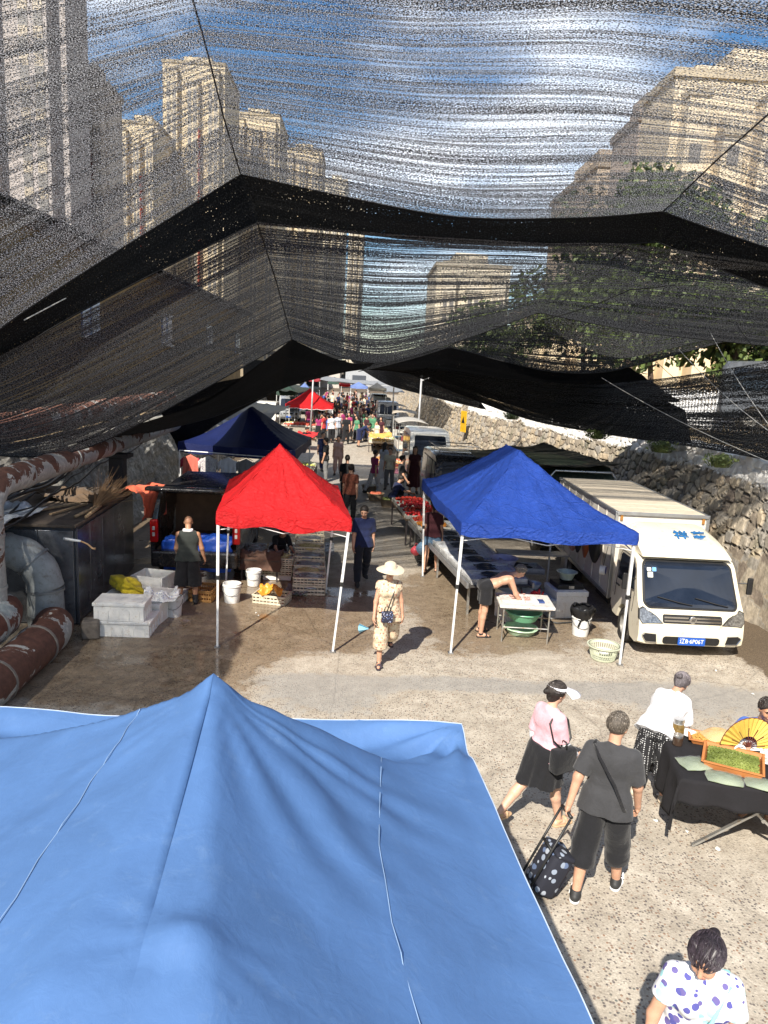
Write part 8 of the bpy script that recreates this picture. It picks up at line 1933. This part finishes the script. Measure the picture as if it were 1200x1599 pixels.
# clothes hanging under the navy canopy
t = thing('clothes_rail', 'white clothes rail along the front of the navy canopy', 'rail', (-3.3, 19.75, 0)); MB().tube([(-1.6, .28, 1.95), (1.5, -.42, 1.95)], .015, 6).build('rail', STEEL_W, t)
for x in (-1.6, 1.5): MB().tube([(x, .28 if x < 0 else -.42, 0), (x, .28 if x < 0 else -.42, 1.95)], .015, 6).build('upright', STEEL_W, t)
def garment(label, x, m, m2, w=.44, h=.66, seed=0):
    t = thing('hanging_shirt', label, 'shirt', (x, 19.9 - (x + 4.9) * .225, 1.93), R(-12), 'clothes hanging under the navy canopy'); P = []
    for i in range(17):
        u = -1 + i / 8; P.append([(u * w / 2 * (.95 + .1 * v), .03 * math.sin(u * 9 + seed) * v, -.05 - .10 * abs(u) * (1 - v) - h * v) for v in [j / 10 for j in range(11)]])
    MB().grid(P).build('cloth', m, t, smooth=True, solid=.02)
    for s_ in (-1, 1): MB().grid([[(s_ * (w / 2 - .02 + .10 * a), .01, -.12 - .22 * b_ - .10 * a) for b_ in (0, .5, 1)] for a in (0, .5, 1)]).build('sleeve', m2, t, smooth=True, solid=.03)
    MB().tube([(-.18, 0, -.09), (0, 0, -.02), (.18, 0, -.09)], .008, 5).tube([(0, 0, -.02), (0, 0, .05)], .005, 5).build('hanger', BLKPL, t)
garment('red and salmon top hanging leftmost under the navy canopy', -4.55, cloth('salmon', (.55, .14, .10)), cloth('crimson', (.35, .02, .05)), seed=1)
garment('grey patterned top hanging second under the navy canopy', -4.05, cc_['floral'], cc_['floral'], seed=2)
garment('white top with a dark collar hanging third under the navy canopy', -3.5, cWHT, cWHT, seed=3)
garment('dark grey top hanging fourth under the navy canopy', -3.02, cc_['grey'], cc_['grey'], seed=4)
garment('pale green top hanging fifth under the navy canopy', -2.45, cloth('pale_green_cloth', (.40, .42, .36)), cloth('pale_green_cloth'), seed=5)
# ---------------------------------------------------------------- stalls farther on
produce('left stall piled with yellow-green cabbages and greens', (-2.35, 26.5, 0), (1.4, 3.4), [(.50, .52, .12), (.55, .55, .35), (.14, .22, .05), (.10, .08, .07)], 3, 260, .09, h=.6)
produce('left stall of mixed dark vegetables nearer than the cabbages', (-2.3, 22.6, 0), (1.3, 2.8), [(.30, .08, .05), (.10, .15, .05), (.35, .28, .12)], 4, 200, .06, h=.6)
produce('stall table under the distant red canopy with pale and red goods', (-3.6, 45.5, 0), (2.6, 1.6), [(.5, .10, .06), (.6, .6, .5), (.45, .5, .2)], 5, 200, .09, h=.7)
tarp('bright red cloth over a low table left of the far crowd', [(-3.5, 38.0, .8), (-2.4, 38.0, .8), (-2.3, 39.8, .85), (-3.4, 39.8, .85)], M('red_table_sheet', (.60, .03, .03), .6), 20, .06, 5)
tarp('orange sheet spread on the ground with goods at the right of the street', [(.55, 32.6, .12), (2.1, 32.4, .12), (2.3, 35.6, .16), (.7, 36.0, .16)], M('orange_sheet', (.72, .30, .10), .7, var=.3, scale=3), 24, .05, 6)
produce('row of red and yellow goods on the orange sheet', (1.4, 34.0, 0), (1.3, 2.6), [(.6, .12, .08), (.65, .5, .2), (.6, .35, .15), (.55, .55, .45)], 6, 160, .06, table=False, group='ground stalls')
tarp('pink sheet spread on the ground in front of the orange one', [(.45, 31.4, .05), (1.8, 31.2, .05), (1.9, 32.3, .08), (.5, 32.5, .08)], M('pink_sheet', (.68, .25, .30), .7, var=.3), 20, .03, 7)
produce('row of pale boxes and goods on the far right stall', (1.1, 41.5, 0), (1.5, 5.0), [(.62, .55, .35), (.60, .35, .12), (.5, .5, .4), (.35, .42, .15)], 7, 260, .09, h=.5)
produce('far right stall of yellow and cream goods', (.9, 48.5, 0), (1.7, 5.0), [(.62, .55, .35), (.55, .50, .15), (.6, .6, .55)], 8, 220, .10, h=.5)
produce('far stall of red goods in the crowd', (-2.6, 53, 0), (1.5, 4.0), [(.5, .08, .06), (.6, .5, .3), (.3, .4, .12)], 9, 200, .10, h=.6)
tarp('orange awning over the far right stall', [(.35, 37.4, .95), (1.5, 37.2, 1.0), (1.6, 39.4, 1.05), (.4, 39.6, 1.0)], M('yellow_orange_sheet', (.70, .42, .10), .7), 20, .05, 8)
for k, (x, y, lb) in enumerate([(.55, 24.6, 'basket of goods on the ground by the squatting person'), (.95, 23.6, 'dark basket beside the strawberry stand'), (.35, 26.2, 'basket behind the squatting person')]):
    t = thing('basket', lb, 'basket', (x, y, 0), 0, 'baskets by the strawberry stand'); MB().lathe([(0, 0), (.22, 0), (.28, .24), (.30, .24), (.30, .26), (.26, .25), (.2, .02), (0, .02)], n=20).build('weave', M('basket_dark', (.16, .12, .08), .8, bmp=.5), t, autosmooth=40); b = MB()
    for q in range(16): b.blob((math.cos(q * 2.4) * .15, math.sin(q * 2.4) * .15, .24), .06, 4, .2, q)
    b.build('goods', M('goods%d' % k, [(.4, .1, .05), (.3, .35, .1), (.5, .45, .35)][k], .6), t, smooth=True)
# dark stalls and awnings left of the street, in shadow
tarp('dark awning stretched over the stalls left beyond the navy canopy', [(-5.8, 27, 2.4), (-3.4, 27, 2.35), (-3.4, 35, 2.5), (-5.8, 35, 2.6)], TARPK, 24, .2, 9)
tarp('grey-green awning over the distant stalls at the left', [(-6.0, 50, 2.7), (-3.2, 50, 2.6), (-3.2, 60, 2.7), (-6.0, 60, 2.8)], TARPG, 24, .2, 10)
tarp('grey awning over the distant stalls at the right', [(.6, 62, 2.6), (3.4, 62, 2.5), (3.2, 74, 2.7), (.6, 74, 2.7)], M('tarp_grey', (.22, .23, .24), .7), 24, .2, 11)
tarp('long grey banner canopy stretched across the far street', [(-4.6, 78, 2.9), (3.2, 78, 2.7), (3.0, 82, 3.0), (-4.6, 82, 3.2)], M('tarp_grey'), 24, .3, 12)
# yellow warning plate on the stone wall
p = Vector((5.55, 40.5, 1.75)); t = thing('warning_sign', 'yellow plate with a dark triangle fixed to the stone wall', 'sign', p, R(-72))
MB().box((0, -.05, 0), (.7, .03, 1.15), bev=.01).build('plate', M('sign_yellow', (.72, .42, .02), .5), t)
MB().add([(-.20, -.075, -.08), (.20, -.075, -.08), (0, -.075, .28)], [(0, 1, 2)]).build('symbol', BLK, t)
